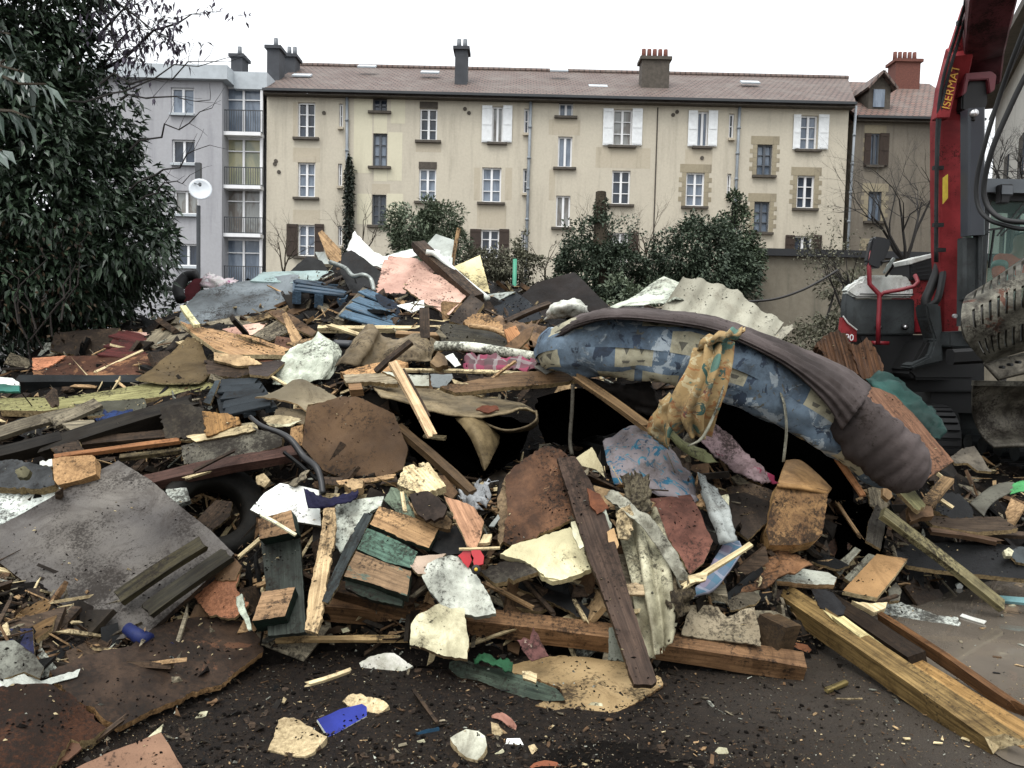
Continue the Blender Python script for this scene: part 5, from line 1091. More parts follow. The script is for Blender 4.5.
K(bm_, 'long charred dark beam running across the left', 'beam', mat('211d1a', '332d27', 'wood', dirt=.5), (46,452,4.95), (190,408,5.3), .12, .12, splint=(.05, .08))
K(bm_, 'charred dark beam lying below the long charred beam', 'beam', mat('1d1a18', '2a2521', 'wood', dirt=.5), (-8,458,4.8), (62,440,5.0), .1, .08)
K(pl, 'dark rotten plank between the charred beams and the orange lath', 'plank', DARKW, (84,444,5.0), (170,436,5.1), .08, .05)
S('blue_tarp', 'scrap of blue tarpaulin under the yellow green plank', 'tarp', mat('23365f', '2d4678', 'plain'), ['94,419,5.3 98,412,5.4', '112,421,5.25 114,412,5.35', '132,418,5.3 133,411,5.4'], wr=.03, ws=12)
B(bb, 'grey blue painted block at the left edge', bl_, mat('3b3c40', '4a4b50', 'board', dirt=.45), '-8,462 12,459 51,467 55,485 40,489 -8,487', (4.7, 4.55), th=.06, rag=.01)
B(ff, 'white insulation slab with black specks at the left edge', 'insulation', mat('a5a8aa', 'b8bbbd', 'board', dirt=.75), '-8,493 20,487 51,485 66,490 60,498 30,512 -8,530', (4.65, 4.4), th=.05)
B(wc, 'square chipboard block with rounded corners on the left', 'chipboard block', mat('94714a', 'a9855a', 'fibre', dirt=.4), '52,459 60,457 92,455 95,457 96,474 80,480 58,485 54,480', (4.62, 4.5), th=.08, rag=.003)
K(st_, 'long thin orange brown lath above the chipboard block', 'stick', mat('7d5434', '95683f', 'wood'), (54,458,4.65), (178,441,5.0), .035, .03, splint=(0, .03))
K(st_, 'rotten narrow lath just below the orange brown lath', 'stick', mat('5d523f', '7a6c52', 'wood', dirt=.7), (120,458,4.9), (190,449,5.0), .035, .03)
B(bb, 'grey mouldy plank above the reddish brown beam', bl_, mat('4b4641', '5e5952', 'board', dirt=.8), '181,446 215,436 248,426 283,436 281,446 250,455 200,464 184,464', (5.05, 4.85), th=.05, rag=.01)
B(bb, 'pale worn board strip above the grey mouldy plank', bl_, mat('7c715f', '94886f', 'wood', dirt=.5), '178,440 204,436 226,425 256,421 258,428 236,434 200,441', (5.15, 5.0), th=.02, rag=.008)
B(wc, 'rough bark covered log end in the left middle', 'wood', mat('38322b', '51483d', 'board', dirt=.8), '160,407 182,404 204,408 206,430 202,438 165,438', (5.15, 5.0), th=.1, rag=.015)
B(wc, 'orange brown split block right of the bark covered log end', 'wood', mat('7b5b38', '93703f', 'wood', dirt=.3), '202,411 222,413 239,417 240,424 214,434 206,436', (5.1, 4.95), th=.07, rag=.012)
K(bm_, 'long reddish brown beam running up right over the tyre', 'beam', mat('4b3531', '5a413b', 'wood', dirt=.4), (132,487,4.75), (299,453,4.95), .1, .06)
T('hose', 'black rubber hose snaking down left of the brown panel', 'hose', simple('rubber_black', '181819', .45), '250,417,4.95 262,426,4.85 280,433,4.8 292,441,4.75 304,457,4.7 316,467,4.6 321,480,4.55 323,494,4.5', [.014, .015, .02, .022, .02, .018])
K(st_, 'thin black twig beside the black hose', 'stick', BLACK, (284,452,4.7), (317,480,4.6), .015, .015)
# ---- tyre
ty = empty('tyre', W(213, 512, 4.85), 'worn black car tyre lying half buried at the left', 'tyre'); cT = W(213, 514, 4.85); nT = (CP - cT).normalized() * .9 + Vector((.25, 0, .5)); nT.normalize(); u = nT.orthogonal().normalized(); v = nT.cross(u)
V = []; F = []; prof = [(.17, -.05), (.185, -.085), (.25, -.10), (.305, -.085), (.318, -.05), (.318, 0), (.318, .05), (.305, .085), (.25, .10), (.185, .085), (.17, .05), (.175, 0)]; ns = 96
for k in range(ns):
    aa = 2 * math.pi * k / ns
    for i, (r, h) in enumerate(prof):
        if i in (4, 5, 6) and k % 3 == 0: r -= .009
        V.append(cT + (u * math.cos(aa) + v * math.sin(aa)) * r + nT * h)
m_ = len(prof)
for k in range(ns):
    for i in range(m_): F.append((k * m_ + i, ((k + 1) % ns) * m_ + i, ((k + 1) % ns) * m_ + (i + 1) % m_, k * m_ + (i + 1) % m_))
fromraw('tyre_body', V, F, mat('1b1a19', '262422', 'board', dirt=.5, rough=.7), ty, True)
# ---- the big grey board and what lies on it
B(bb, 'brown wood plank end under the lower left edge of the big grey board', bl_, mat('55401f', '6b5230', 'wood', dirt=.4), '-8,626 44,598 58,612 52,628 36,640 30,632 -8,632', (4.05, 3.8), th=.03)
B(bb, 'rusty orange chipboard piece right of the big grey board', bl_, mat('7d5238', '966649', 'fibre', dirt=.5), '237,560 240,572 236,588 248,605 234,618 209,616 194,597', (4.2, 3.95), th=.02, rag=.012)
big = B(bb, 'large square grey panel lying tilted in the left foreground', bl_, mat('555052', '66605f', 'plain', dirt=.62, rough=.5, c3='7c7a7a', chip=.72, dscale=1.5), '-8,530 60,493 118,460 150,480 185,510 210,530 234,553 190,596 146,634 98,643 72,620 0,563 -8,558', (4.72, 3.72), th=.028, rag=.003, em=DARKW)
K(pl, 'mossy dark batten lying on the lower right of the grey panel', 'plank', mat('2f2b23', '4c4532', 'wood', dirt=.5), (120,598,3.83), (202,544,4.02), .085, .035, splint=(.01, .02))
K(pl, 'second dark batten along the right edge of the grey panel', 'plank', mat('2a2722', '3d382c', 'wood', dirt=.5), (148,611,3.74), (226,556,3.98), .085, .035, splint=(.01, .02))
B(wc, 'small mossy stone on the grey blue block', 'stone', mat('4c4836', '625c48', 'board'), '16,470 24,466 30,470 27,477 18,478', (4.5, 4.45), th=.03, rag=.01)
# ---- centre left foreground
B(bb, 'clean white board with cut corner above the green timber', bl_, CLEAN, '250,509 264,493 280,483 300,486 319,491 321,526 288,520 258,513', (4.6, 4.35), th=.016, rag=.001, em=GREYW)
B(ff, 'white insulation scrap between tyre and grey panel', 'insulation', mat('8d8f8e', 'a2a4a3', 'board', dirt=.9), '166,489 186,487 190,500 178,505 168,498', (4.6, 4.5), th=.03)
S('navy_cloth', 'navy blue rag on the corner of the white board', 'cloth', mat('1f1d3d', '2a2850', 'plain', dirt=.15), ['304,490,4.45 306,500,4.35 308,508,4.3', '316,494,4.4 318,502,4.33 322,508,4.3', '330,499,4.38 332,503,4.33 336,505,4.3', '346,495,4.4 348,499,4.35 350,502,4.33', '358,489,4.45 358,493,4.4 357,498,4.38'], wr=.02, ws=14)
B(ff, 'white speckled board sloping behind the dark blue slat', 'board', mat('9fa19d', 'b3b5b0', 'board', dirt=.85, dscale=.7), '336,504 360,499 384,496 381,506 361,518 352,536 341,553 332,540 334,518', (4.45, 4.2), th=.025)
B(wc, 'cut log slice end right of the navy rag', 'wood', TAN, '344,484 352,478 364,480 362,488 352,490', (4.6, 4.5), th=.05, rag=.01)
gb = empty('green_skid', W(280, 570, 4.05), 'dark green painted timber skid with two square raw wood blocks', 'pallet skid')
B('skid_board', None, None, mat('363a38', '424744', 'wood', dirt=.5), '260,536 294,520 300,540 304,600 306,632 268,636 266,590 262,552', (4.28, 3.83), th=.03, rag=.003, parent=gb)
GS = mat('20302c', '2c403a', 'wood', dirt=.4)
B('block', None, None, mat('8a6c50', '9c7d5f', 'wood', dirt=.5), '258,519 291,510 296,531 276,536 259,539', (4.15, 4.08), th=.12, rag=.003, parent=gb, em=GS)
B('block', None, None, mat('8a6c50', '9c7d5f', 'wood', dirt=.5), '262,592 295,587 285,616 252,621', (3.92, 3.8), th=.12, rag=.003, parent=gb, em=GS)
K(st_, 'thin white lath lying on the upper block of the green skid', 'stick', CREAM, (261,515,4.05), (296,535,4.0), .018, .01)
B(pl, 'pale shredded vertical plank right of the green skid', 'plank', mat('a3865f', 'b99c73', 'wood', dirt=.45), '324,509 335,508 336,525 334,545 329,570 324,600 318,634 305,630 308,600 316,560 320,540', (4.25, 3.75), th=.03, rag=.008, g=(328,510,312,628))
B(bb, 'dark blue grey narrow slat leaning left of the broken green boards', bl_, mat('2f3438', '3e4346', 'wood', dirt=.3), '364,513 373,514 362,538 349,560 336,590 328,604 322,602 333,572 345,545', (4.3, 3.85), th=.02, rag=.004, g=(368,514,326,602))
bp_ = empty('broken_pallet', W(385, 545, 4.1), 'broken pallet of thick green and tan boards in the centre left', 'pallet')
GE = mat('2a332e', '3a443d', 'wood', dirt=.5)
B('pallet_board', 'tan worn board', None, mat('8b6c4b', '9d7d59', 'wood', dirt=.5), '379,506 410,516 439,528 429,548 400,538 370,524', (4.28, 4.08), th=.035, rag=.005, parent=bp_, em=GE)
B('pallet_board', 'teal green painted board', None, mat('4a625a', '5b756b', 'wood', dirt=.5, c3='87705a', chip=.66), '367,528 392,538 418,552 411,568 386,562 357,549', (4.15, 3.98), th=.035, rag=.005, parent=bp_, em=GE)
B('pallet_board', 'tan board with green upper edge', None, mat('7e6650', '93785e', 'wood', dirt=.5, c3='55695f', chip=.56), '356,551 384,562 411,571 407,596 374,584 344,576', (4.02, 3.84), th=.06, rag=.005, parent=bp_, em=GE)
B('bearer', None, None, GE, '346,578 376,588 404,597 402,606 372,600 345,588', (3.95, 3.88), th=.05, rag=.004, parent=bp_)
B(bb, 'pale teal board above the broken pallet boards', bl_, mat('5f6a5f', '6e796c', 'wood', dirt=.5), '384,500 391,487 404,490 416,513 414,522 398,514', (4.4, 4.25), th=.04, rag=.006, em=GE)
B(wc, 'pale shredded wood chunk with spiky right end', 'wood', mat('b89a6c', 'cbb084', 'wood', dirt=.6), '397,484 404,467 414,464 430,470 446,486 432,490 426,494 412,491', (4.5, 4.3), th=.05, rag=.02)
K(st_, 'small upright splinter beside the shredded wood chunk', 'stick', PALE, (423,466,4.5), (434,482,4.4), .03, .02, splint=(.05, .02))
B(wc, 'flaking brown bark slab on tan wood above the dark plate', 'wood', mat('3c312d', '4a3d37', 'board', dirt=.4), '410,494 428,491 438,497 447,507 443,517 434,521 420,516 414,508', (4.2, 4.1), th=.03, rag=.012)
B(wc, 'tan wood layer under the flaking brown bark slab', 'wood', TAN, '408,500 420,512 434,521 446,514 452,520 450,528 436,526 415,514', (4.28, 4.15), th=.03, rag=.01)
K(st_, 'thin pale splinter standing left of the bark slab', 'stick', PALE, (402,492,4.2), (405,512,4.12), .02, .012)
B(sf, 'black plastic plate under the pinkish splinter wood', 'plate', BLACK, '424,546 440,527 464,524 470,552 444,556', (4.25, 4.1), th=.01)
B(wc, 'pinkish split plank end with torn pale left edge', 'wood', mat('946e55', 'a87f64', 'wood', dirt=.3), '444,496 458,500 474,507 484,522 481,535 477,548 468,546 458,525', (4.2, 3.98), th=.03, rag=.008, em=PALE)
B(wc, 'tiny pale wood chip below the pinkish split plank', 'wood', PALE, '479,543 484,534 492,534 490,542', (4.05, 4.0), th=.02, rag=.004)
B(bb, 'pinkish beige board under the white foam piece', bl_, mat('8d7a70', '9b877c', 'plain', dirt=.4), '410,566 415,556 446,553 432,566 425,574 418,574', (4.05, 3.95), th=.02)
S('crumpled_foil', 'crumpled grey silver film between the splinter wood and rusty board', 'film', mat('85868f', '9a9ba6', 'board', dirt=.6, rough=.3), ['459,497,4.5 470,492,4.5 480,480,4.6', '466,506,4.4 476,500,4.4 488,484,4.5', '474,514,4.3 484,506,4.3 494,478,4.45'], wr=.05, ws=14, tear=.5)
B(sf, 'small grey metal strip left of the rusty board', 'scrap', mat('7c7d80', '8f9093', 'plain'), '489,526 498,514 500,518 494,526', (4.3, 4.2), th=.006)
B(bb, 'rust brown board with crumbling tan edge in the centre', bl_, mat('573c29', '6c4c35', 'board', dirt=.55, c3='8a6c4d', chip=.62), '505,478 514,466 530,455 545,446 560,449 568,456 572,480 578,516 552,529 512,545 503,541 507,510', (4.62, 4.2), th=.03, rag=.014, em=TAN)
B(bb, 'crumbly tan fibre board along the left of the rust brown board', bl_, mat('74604a', '8e785e', 'fibre', dirt=.7), '497,500 505,478 514,466 512,500 508,540 500,545', (4.6, 4.22), th=.03, rag=.02)
B(ff, 'cream foam slab broken in steps below the rust brown board', 'foam', mat('b5a880', 'c8bc96', 'plain', dirt=.35), '500,554 512,545 540,537 570,527 578,533 585,550 592,568 576,575 560,580 545,577 536,568 522,560', (4.25, 4.03), th=.045, rag=.008)
B(ff, 'second cream foam strip under the stepped foam slab', 'foam', mat('b0a27a', 'c2b58c', 'plain', dirt=.3), '538,570 552,574 575,572 573,577 553,582 542,577', (4.1, 4.03), th=.03, rag=.006)
B(ff, 'small cream foam stick leaning on the dark plank', 'foam', CREAM, '571,522 575,521 584,546 580,549 573,535', (4.08, 4.0), th=.02)
toy = empty('toy_tractor', W(474, 565, 3.98), 'small red toy tractor with yellow hubbed wheels buried among the rubble', 'toy')
REDT = simple('toy_red', 'a31f2b', .35, var=.2)
B('body', None, None, REDT, '458,556 464,550 470,549 472,560 468,568', (4.0, 3.97), th=.03, parent=toy); B('hood', None, None, REDT, '471,551 479,548 484,556 483,564 474,565', (3.98, 3.95), th=.04, parent=toy)
cw = W(476, 569.5, 3.92); aw = (CP - cw).normalized(); q = MB(); q.tube([cw - aw * .012, cw - aw * .008, cw + aw * .008, cw + aw * .012], [.018, .024, .024, .018], 16); q.build('wheel', simple('toy_tyre', '1c1c1c', .6), toy, True)
q = MB(); q.tube([cw + aw * .0125, cw + aw * .018], [.010, .007], 12); q.build('hub', simple('toy_yellow', 'b59b2e', .5), toy, True)
B(ff, 'rounded white plaster slab in the centre', 'plaster', mat('9d9d99', 'b2b2ae', 'board', dirt=.45), '422,577 428,564 440,558 451,555 458,557 470,568 480,580 490,597 496,614 478,617 458,612 440,604 430,592', (4.02, 3.85), th=.05, rag=.006, warp=.02)
K(st_, 'straight thin lath lying over the toy tractor', 'stick', PALE, (459,549,3.98), (500,548,3.98), .012, .01)
B(bb, 'mouldy dark board below the crumbled foam slab', bl_, mat('3f3a33', '58514a', 'board', dirt=.9), '480,572 502,562 530,562 538,572 520,578 496,584', (4.12, 4.0), th=.03, rag=.014)
# ---- pieces that rest on the ground or near it
K(bm_, 'long brown square beam lying along the foot of the heap', 'beam', mat('6e5238', '836448', 'wood', dirt=.55), (328,607,4.18), (803,667,3.92), .1, .105, em=WOOD)
K(bm_, 'broken dark beam piece lying on the left end of the long brown beam', 'beam', mat('4a3624', '5d4630', 'wood', dirt=.5), (335,590,4.2), (408,606,4.05), .09, .07, splint=(.02, .05))
B(ff, 'cream white broken slab standing against the long brown beam', 'foam', mat('a89e80', 'b8ae92', 'board', dirt=.3), '411,624 417,615 424,612 444,600 452,598 463,603 466,620 469,639 467,659 444,656 425,648 410,645', (3.9, 3.72), th=.04, rag=.006, em=TAN)
K(st_, 'pale stick lying flat left of the cream white slab', 'stick', mat('8c7350', 'a3885f', 'wood'), (276,644), (408,643), .03, .02)
B(wc, 'rotten pointed root piece above the pale stick', 'wood', mat('4b3b2c', '5e4b38', 'board'), '310,642 322,632 338,626 368,624 350,632 328,634', None, th=.03, rag=.012)
B(ff, 'flat white foam tray on the ground left of the slab', 'foam', mat('b8b5a8', 'c9c6b9', 'board', dirt=.3), '359,663 371,656 384,653 394,653 404,660 413,666 402,671 395,674 380,673 362,671', None, th=.018, rag=.006, warp=.01)
B(bb, 'dark green plank with frayed left end on the ground', bl_, mat('38423c', '475149', 'wood', dirt=.5, c3='4f6b80', chip=.72), '450,662 466,660 481,666 510,672 540,683 556,689 562,695 565,701 550,702 536,700 505,692 478,681 458,677 449,669', None, th=.035, lift=.03, rag=.006, em=DARKW, g=(452,664,562,698))
S('green_rag', 'green plastic rag behind the dark green plank', 'rag', mat('23503a', '2f6448', 'plain', dirt=.2), ['473,658,3.86 474,662,3.8', '487,655,3.84 486,663,3.76', '500,660,3.8 500,668,3.72', '513,663,3.78 512,673,3.7'], wr=.02, ws=14)
B('plywood_sheet', 'wide torn tan sheet lying flat on the ground in front', 'sheet', mat('8f7856', 'a38a66', 'plain', dirt=.42), '500,672 513,666 549,657 585,658 624,662 645,668 661,678 663,686 644,698 622,710 600,717 575,715 553,710 535,706 545,701 563,697 560,688 530,678', None, th=.012, rag=.01, em=CHIPB)
B(wc, 'small tan wood cube on the torn tan sheet', 'wood', PALE, '522,671 530,671 537,674 536,683 523,678', (3.62, 3.58), th=.02)
B(sf, 'small cream flake on the torn tan sheet', 'scrap', CREAM, '568,686 580,684 581,688 570,689', None, th=.004, lift=.02)
B(sf, 'cream torn flake near the front edge of the tan sheet', 'scrap', CREAM, '585,709 592,702 602,703 606,710 598,711', None, th=.004, lift=.02, rag=.01)
B(wc, 'crumbled dark pink brick shard standing at the tan sheet', 'shard', mat('6b4748', '7d5757', 'board', dirt=.3, c3='9a8c7c', chip=.6), '517,640 524,637 530,640 533,627 538,634 543,645 549,656 532,661 524,652', (3.82, 3.75), th=.02, rag=.008)
B('blue_board', 'flat blue board with one white edge on the dirt', 'board', mat('2b3683', '35429a', 'plain', dirt=.05, bump=.1), '317,720 340,709 362,703 367,706 367,715 329,738', None, lift=.035, th=.012, rag=.0015, em=CLEAN)
B(ff, 'tan foam chunk left of the blue board', 'foam', FOAM, '278,719 284,716 294,717 310,726 327,737 322,744 315,752 305,757 288,755 268,750 274,736', None, th=.03, rag=.008)
B(ff, 'tan foam chunk right of the blue board', 'foam', FOAM, '342,701 348,695 353,693 366,697 375,698 384,701 389,706 380,714 373,720 366,712 352,708', None, th=.03, rag=.008)
B(sf, 'small dark blue scrap near the dark green plank', 'scrap', mat('1f4a66', '2a5a78', 'plain'), '416,733 428,729 439,727 440,731 425,737 417,737', None, th=.006)
K(st_, 'short bent twig left of the dark blue scrap', 'stick', DARKW, (415,697), (437,727), .016, .014, splint=(.03, 0))
B('stone', 'rounded grey white stone in the front centre', 'stone', mat('8a867d', 'a09c92', 'board', dirt=.4), '450,738 456,734 466,729 478,731 485,736 487,745 483,754 477,760 466,757 458,750', None, th=.05, rag=.004, em=FOAM)
S('leaf', 'withered pink brown leaf beside the grey white stone', 'leaf', mat('8d635a', 'a3776c', 'plain', dirt=.2), ['490,718,3.45 494,714,3.45', '500,720,3.4 503,713,3.42', '510,728,3.36 512,719,3.38', '516,731,3.34 517,726,3.35'], wr=.01, ws=25, th=.003)
B(wc, 'tan splinter lump under the withered leaf', 'wood', FOAM, '491,722 498,724 503,732 497,740 492,733', None, th=.03, rag=.006)
B(sf, 'angular white tile shard right of the grey white stone', 'shard', CLEAN, '504,748 507,738 520,738 525,748 514,752', None, th=.01, rag=.002)
B(wc, 'small tan lump right of the white tile shard', 'wood', FOAM, '528,746 534,744 538,749 532,755', None, th=.02)
B(sf, 'orange roof tile fragment at the bottom edge', 'shard', mat('8b5438', '9c6246', 'plain'), '526,770 534,763 545,760 557,762 566,771', None, th=.015)
B(sf, 'small white lath scrap left of the angular shard', 'scrap', CREAM, '495,754 503,749 505,752 497,757', None, th=.006)
for k, (x, y, lab) in enumerate([(421,742,'tiny white stick below the dark blue scrap'), (183,698,'small white flake left on the dark dirt'), (345,630,'round tan wood disc on the long brown beam')]):
    B(sf, lab, 'scrap', CREAM, f'{x-4},{y-1} {x+3},{y-3} {x+5},{y+1} {x-2},{y+3}', None if k < 2 else (4.03, 4.02), th=.006, rag=.003)
# front left
B(bb, 'long soil covered brown board across the left foreground', bl_, mat('3a2c24', '4a392e', 'board', dirt=.75, c3='5f442f', chip=.6), '50,668 84,656 131,646 153,628 185,618 219,615 245,622 261,640 263,652 240,668 222,683 200,690 170,704 150,712 118,729 104,722 94,709 72,700', None, lift=.05, th=.03, rag=.012, em=CHIPB, warp=.02)
B(bb, 'rust brown fibrous slab in the lower left corner', bl_, mat('3d2619', '55351f', 'fibre', dirt=.7, bump=.9), '-8,690 40,688 72,694 96,706 108,722 96,730 70,738 46,770 -8,775', None, lift=.05, th=.05, rag=.02, warp=.04)
B(ff, 'torn white strip lying on the rust brown slab', 'insulation', mat('a5a6a6', 'b8b9b9', 'board', dirt=.4), '-8,684 12,678 24,674 41,681 60,675 80,669 77,677 58,682 35,690 -8,692', None, lift=.12, th=.012, rag=.008)
B(bb, 'grey mottled board with navy blue border at the left edge', bl_, mat('5c5b58', '6f6e6a', 'board', dirt=.8), '-8,642 14,640 34,655 44,668 40,679 24,672 -8,684', None, lift=.14, th=.012)
B(bb, 'navy blue board strip behind the grey mottled board', bl_, mat('23263f', '2d3052', 'plain'), '-8,628 32,628 35,656 20,644 -8,641', (3.95, 3.85), th=.012, rag=.001)
cu = empty('blue_cup', W(136, 635, 3.72), 'dark blue plastic cup lying at the bottom corner of the grey panel', 'cup')
q = MB(); q.tube([W(127, 628, 3.75), W(138, 636, 3.72), W(148, 641, 3.7)], [.028, .034, .038], 14); q.build('body', mat('1b2348', '2a3566', 'plain', dirt=.1, rough=.35), cu, True)
B(bb, 'pinkish brown square board corner at the bottom left', bl_, mat('735648', '806352', 'plain', dirt=.3), '70,772 110,752 161,733 170,746 186,775', (3.12, 2.95), th=.02, rag=.002)
B(sf, 'thin cream wood chip above the pinkish brown corner', 'scrap', CREAM, '147,738 163,724 161,732', (3.14, 3.1), th=.006)
B(sf, 'curled dead leaf brown sheet beside the rust brown slab', 'scrap', mat('4c352a', '5f4436', 'plain'), '52,768 66,745 76,738 82,748 68,760', (3.25, 3.12), th=.006, warp=.02)
B(sf, 'tan flake on the lower left dirt', 'scrap', CREAM, '195,718 200,712 208,711 206,716 198,719', None, th=.006)
B(sf, 'grey metal flake on the soil covered board', 'scrap', mat('5e666b', '727a80', 'plain'), '163,658 172,656 176,661 172,666 165,663', None, lift=.1, th=.005)
B(sf, 'dark blue shard on the soil covered board', 'scrap', mat('23213f', '2f2c55', 'plain'), '167,644 172,642 179,646 176,651 169,652', None, lift=.1, th=.006)
S(sf, 'pale green white splinter left of the green skid', 'scrap', mat('8b9088', 'a5aaa0', 'board', dirt=.4), ['236,597,3.95 242,594,3.95', '238,610,3.88 245,608,3.88', '244,620,3.82 249,618,3.82', '249,631,3.78 252,630,3.78'], wr=.015, ws=14, th=.012)
# ---- centre: dark plank, cloths
S('patterned_cloth', 'pale lilac cloth with blue flower print in the centre', 'cloth', FLOWER, ['603,443,4.9 607,462,4.75 614,484,4.6', '620,432,4.95 624,455,4.8 634,488,4.55', '636,426,5.0 644,452,4.8 652,496,4.5', '652,424,5.0 660,455,4.8 668,498,4.5', '662,440,4.95 676,470,4.75 690,505,4.5', '672,455,4.9 692,478,4.75 700,500,4.6'], wr=.035, ws=4, th=.006)
B('cardboard_piece', 'cream cardboard triangle above the blue flower cloth', 'cardboard', mat('9d9070', 'aea182', 'plain', dirt=.3), '576,458 592,447 602,466 605,478 596,470 582,466', (4.6, 4.5), th=.006, rag=.004)
S('green_cloth', 'dirty pale green cloth hanging in deep folds beside the dark plank', 'cloth', mat('968e78', 'aca48e', 'board', dirt=.6, bump=.3), ['614,500,4.45 622,540,4.28 634,580,4.12 640,625,3.95 646,655,3.86', '626,498,4.4 632,540,4.22 640,580,4.07 646,622,3.92 652,658,3.83', '640,505,4.38 648,540,4.2 652,580,4.02 656,620,3.9 660,654,3.82', '652,510,4.38 664,545,4.2 668,580,4.03 668,615,3.9 668,645,3.83', '662,520,4.4 682,550,4.25 684,585,4.1 680,618,3.95 674,640,3.86'], fold=.032, fdir=0, ffreq=12, wr=.004, ws=10, nu=12, nv=10, tear=.5, th=.003)
S('grey_cloth', 'dirty grey white strap of cloth lying diagonally over the green cloth', 'cloth', mat('7f7b72', '96928a', 'board', dirt=.6), ['612,488,4.4 604,496,4.35', '630,504,4.25 622,512,4.2', '650,518,4.15 642,528,4.1', '668,540,4.1 658,548,4.05', '684,565,4.05 672,570,4.0', '690,585,4.02 680,590,3.98'], fold=.015, fdir=1, ffreq=14, wr=.02, ws=9, nv=8)
S('fibre_clump', 'matted grey brown fibre clump above the green cloth', 'fibre', mat('5d5446', '7a7060', 'fibre', dirt=.6, bump=1.), ['622,480,4.5 626,496,4.35 630,512,4.28', '634,474,4.5 638,490,4.33 638,515,4.22', '646,478,4.5 650,492,4.35 648,512,4.28'], wr=.06, ws=18, tear=.5, th=.02)
S('fibre_clump', 'matted brown fibre clump below the red brown board', 'fibre', mat('5b4f3f', '776a58', 'fibre', dirt=.7, bump=1.), ['660,560,4.15 664,590,4.0 668,620,3.9', '672,566,4.12 678,590,3.98 678,618,3.9', '684,572,4.12 690,590,4.02 688,612,3.95'], wr=.06, ws=16, tear=.5, th=.02)
B(sf, 'tan crumbly strip hanging on the green cloth', 'scrap', FOAM, '616,512 630,504 634,520 628,540 618,538', (4.2, 4.12), th=.02, rag=.014)
B(sf, 'small orange tan sliver between plank and green cloth', 'scrap', mat('a88457', 'ba9668', 'plain'), '607,532 614,528 619,545 616,551 609,544', (4.1, 4.05), th=.012)
B(wc, 'short pale wood splinter lying on the green cloth', 'wood', mat('a0886a', 'b39b7c', 'wood'), '623,585 636,582 648,586 646,594 626,594', (4.0, 3.96), th=.02, rag=.006)
B(sf, 'grey white paper crumple left of the green cloth', 'paper', mat('8f9088', 'a5a69e', 'board', dirt=.5), '598,516 606,508 612,526 610,546 603,540', (4.2, 4.1), th=.006, warp=.03)
B(sf, 'orange brown chip right of the dark plank', 'scrap', mat('74462c', '8a5737', 'board'), '587,488 600,494 609,508 597,514 590,505', (4.25, 4.18), th=.02, rag=.006)
B(sf, 'clear plastic sheet scrap under the foot of the dark plank', 'film', mat('5c5d57', '74756e', 'plain', rough=.2), '609,628 618,626 632,662 608,660', (3.86, 3.72), th=.004)
B('timber_plank', 'long dark brown plank leaning steeply down the centre', 'plank', mat('43342e', '54433b', 'wood', dirt=.45), '557,458 575,456 590,480 604,512 616,545 628,590 642,635 657,681 652,685 634,684 622,650 606,602 598,580 588,558 574,512', (4.5, 3.5), th=.035, rag=.004, g=(566,458,645,683), em=DARKW)
B(bb, 'red brown painted board right of the green cloth', bl_, mat('68433a', '785046', 'board', dirt=.45, c3='93765f', chip=.7), '650,499 668,497 690,495 700,512 706,528 713,541 704,562 690,574 678,552 662,530', (4.5, 4.12), th=.015, rag=.006, em=TAN)
S('striped_cloth', 'blue and lilac striped cloth edge under the pale lath', 'cloth', STRIPE, ['680,600,4.1 690,598,4.1', '700,584,4.15 712,590,4.1', '712,562,4.25 728,572,4.2', '722,546,4.35 742,552,4.3', '726,540,4.4 740,542,4.35'], wr=.015, th=.02)
S('grey_cloth', 'grey white twisted cloth hanging right of the red brown board', 'cloth', mat('7d7f83', '94969a', 'plain', dirt=.5), ['698,474,4.7 704,500,4.5 714,528,4.3 720,545,4.25', '706,478,4.65 713,498,4.45 724,524,4.28 732,542,4.22', '712,486,4.7 722,500,4.5 732,524,4.33 738,540,4.28'], fold=.012, fdir=0, ffreq=12, wr=.02, nu=8)
K(st_, 'pale clean lath pointing up right below the hollow', 'stick', mat('b39a6e', 'c9b085', 'wood', dirt=.15), (686,585,3.98), (751,544,4.1), .03, .015, splint=(.04, 0))
B(wc, 'pale splintered wood end at the foot of the lath', 'wood', PALE, '688,576 698,573 708,572 706,580 690,584', (4.0, 3.96), th=.02)
B(bb, 'beige grey torn board resting on the long brown beam', bl_, mat('7c705f', '8d8070', 'plain', dirt=.5), '681,637 684,626 690,607 703,604 718,607 728,616 740,610 754,609 757,628 760,649 738,645 710,641', (4.15, 3.93), th=.008, rag=.006, warp=.04)
B(bb, 'dark grey torn board piece above the beige grey board', bl_, mat('5a5248', '6b6257', 'board', dirt=.6), '726,602 740,593 754,591 761,597 756,604 740,610 730,611', (4.3, 4.15), th=.012, rag=.012)
bxa = K(bm_, 'short square timber block right of the beige grey board', 'block', mat('4b3b2a', '5d4a37', 'wood', dirt=.4), (768,634,3.98), (784,631,4.12), .15, .14, em=mat('3c2f22', '4a3b2b', 'wood'))
B(sf, 'brick red wood chip beside the square timber block', 'scrap', mat('7a4f35', '8e6044', 'board'), '787,646 798,643 808,645 812,650 808,655 795,652', None, th=.015)
B(sf, 'small white card on the ground beside the yellow beam', 'scrap', CLEAN, '801,630 810,632 822,638 818,640 806,637', None, th=.005)
K(st_, 'short mossy stick lying on the open asphalt', 'stick', mat('5d5130', '7a6b42', 'wood'), (826,694), (846,686), .022, .018)
K(st_, 'thin pale twig lying on the open asphalt', 'stick', PALE, (836,702), (862,701), .008, .006)
B(ff, 'small cream lump on the open asphalt', 'foam', CREAM, '716,752 720,747 727,748 729,753 722,757', None, th=.02)
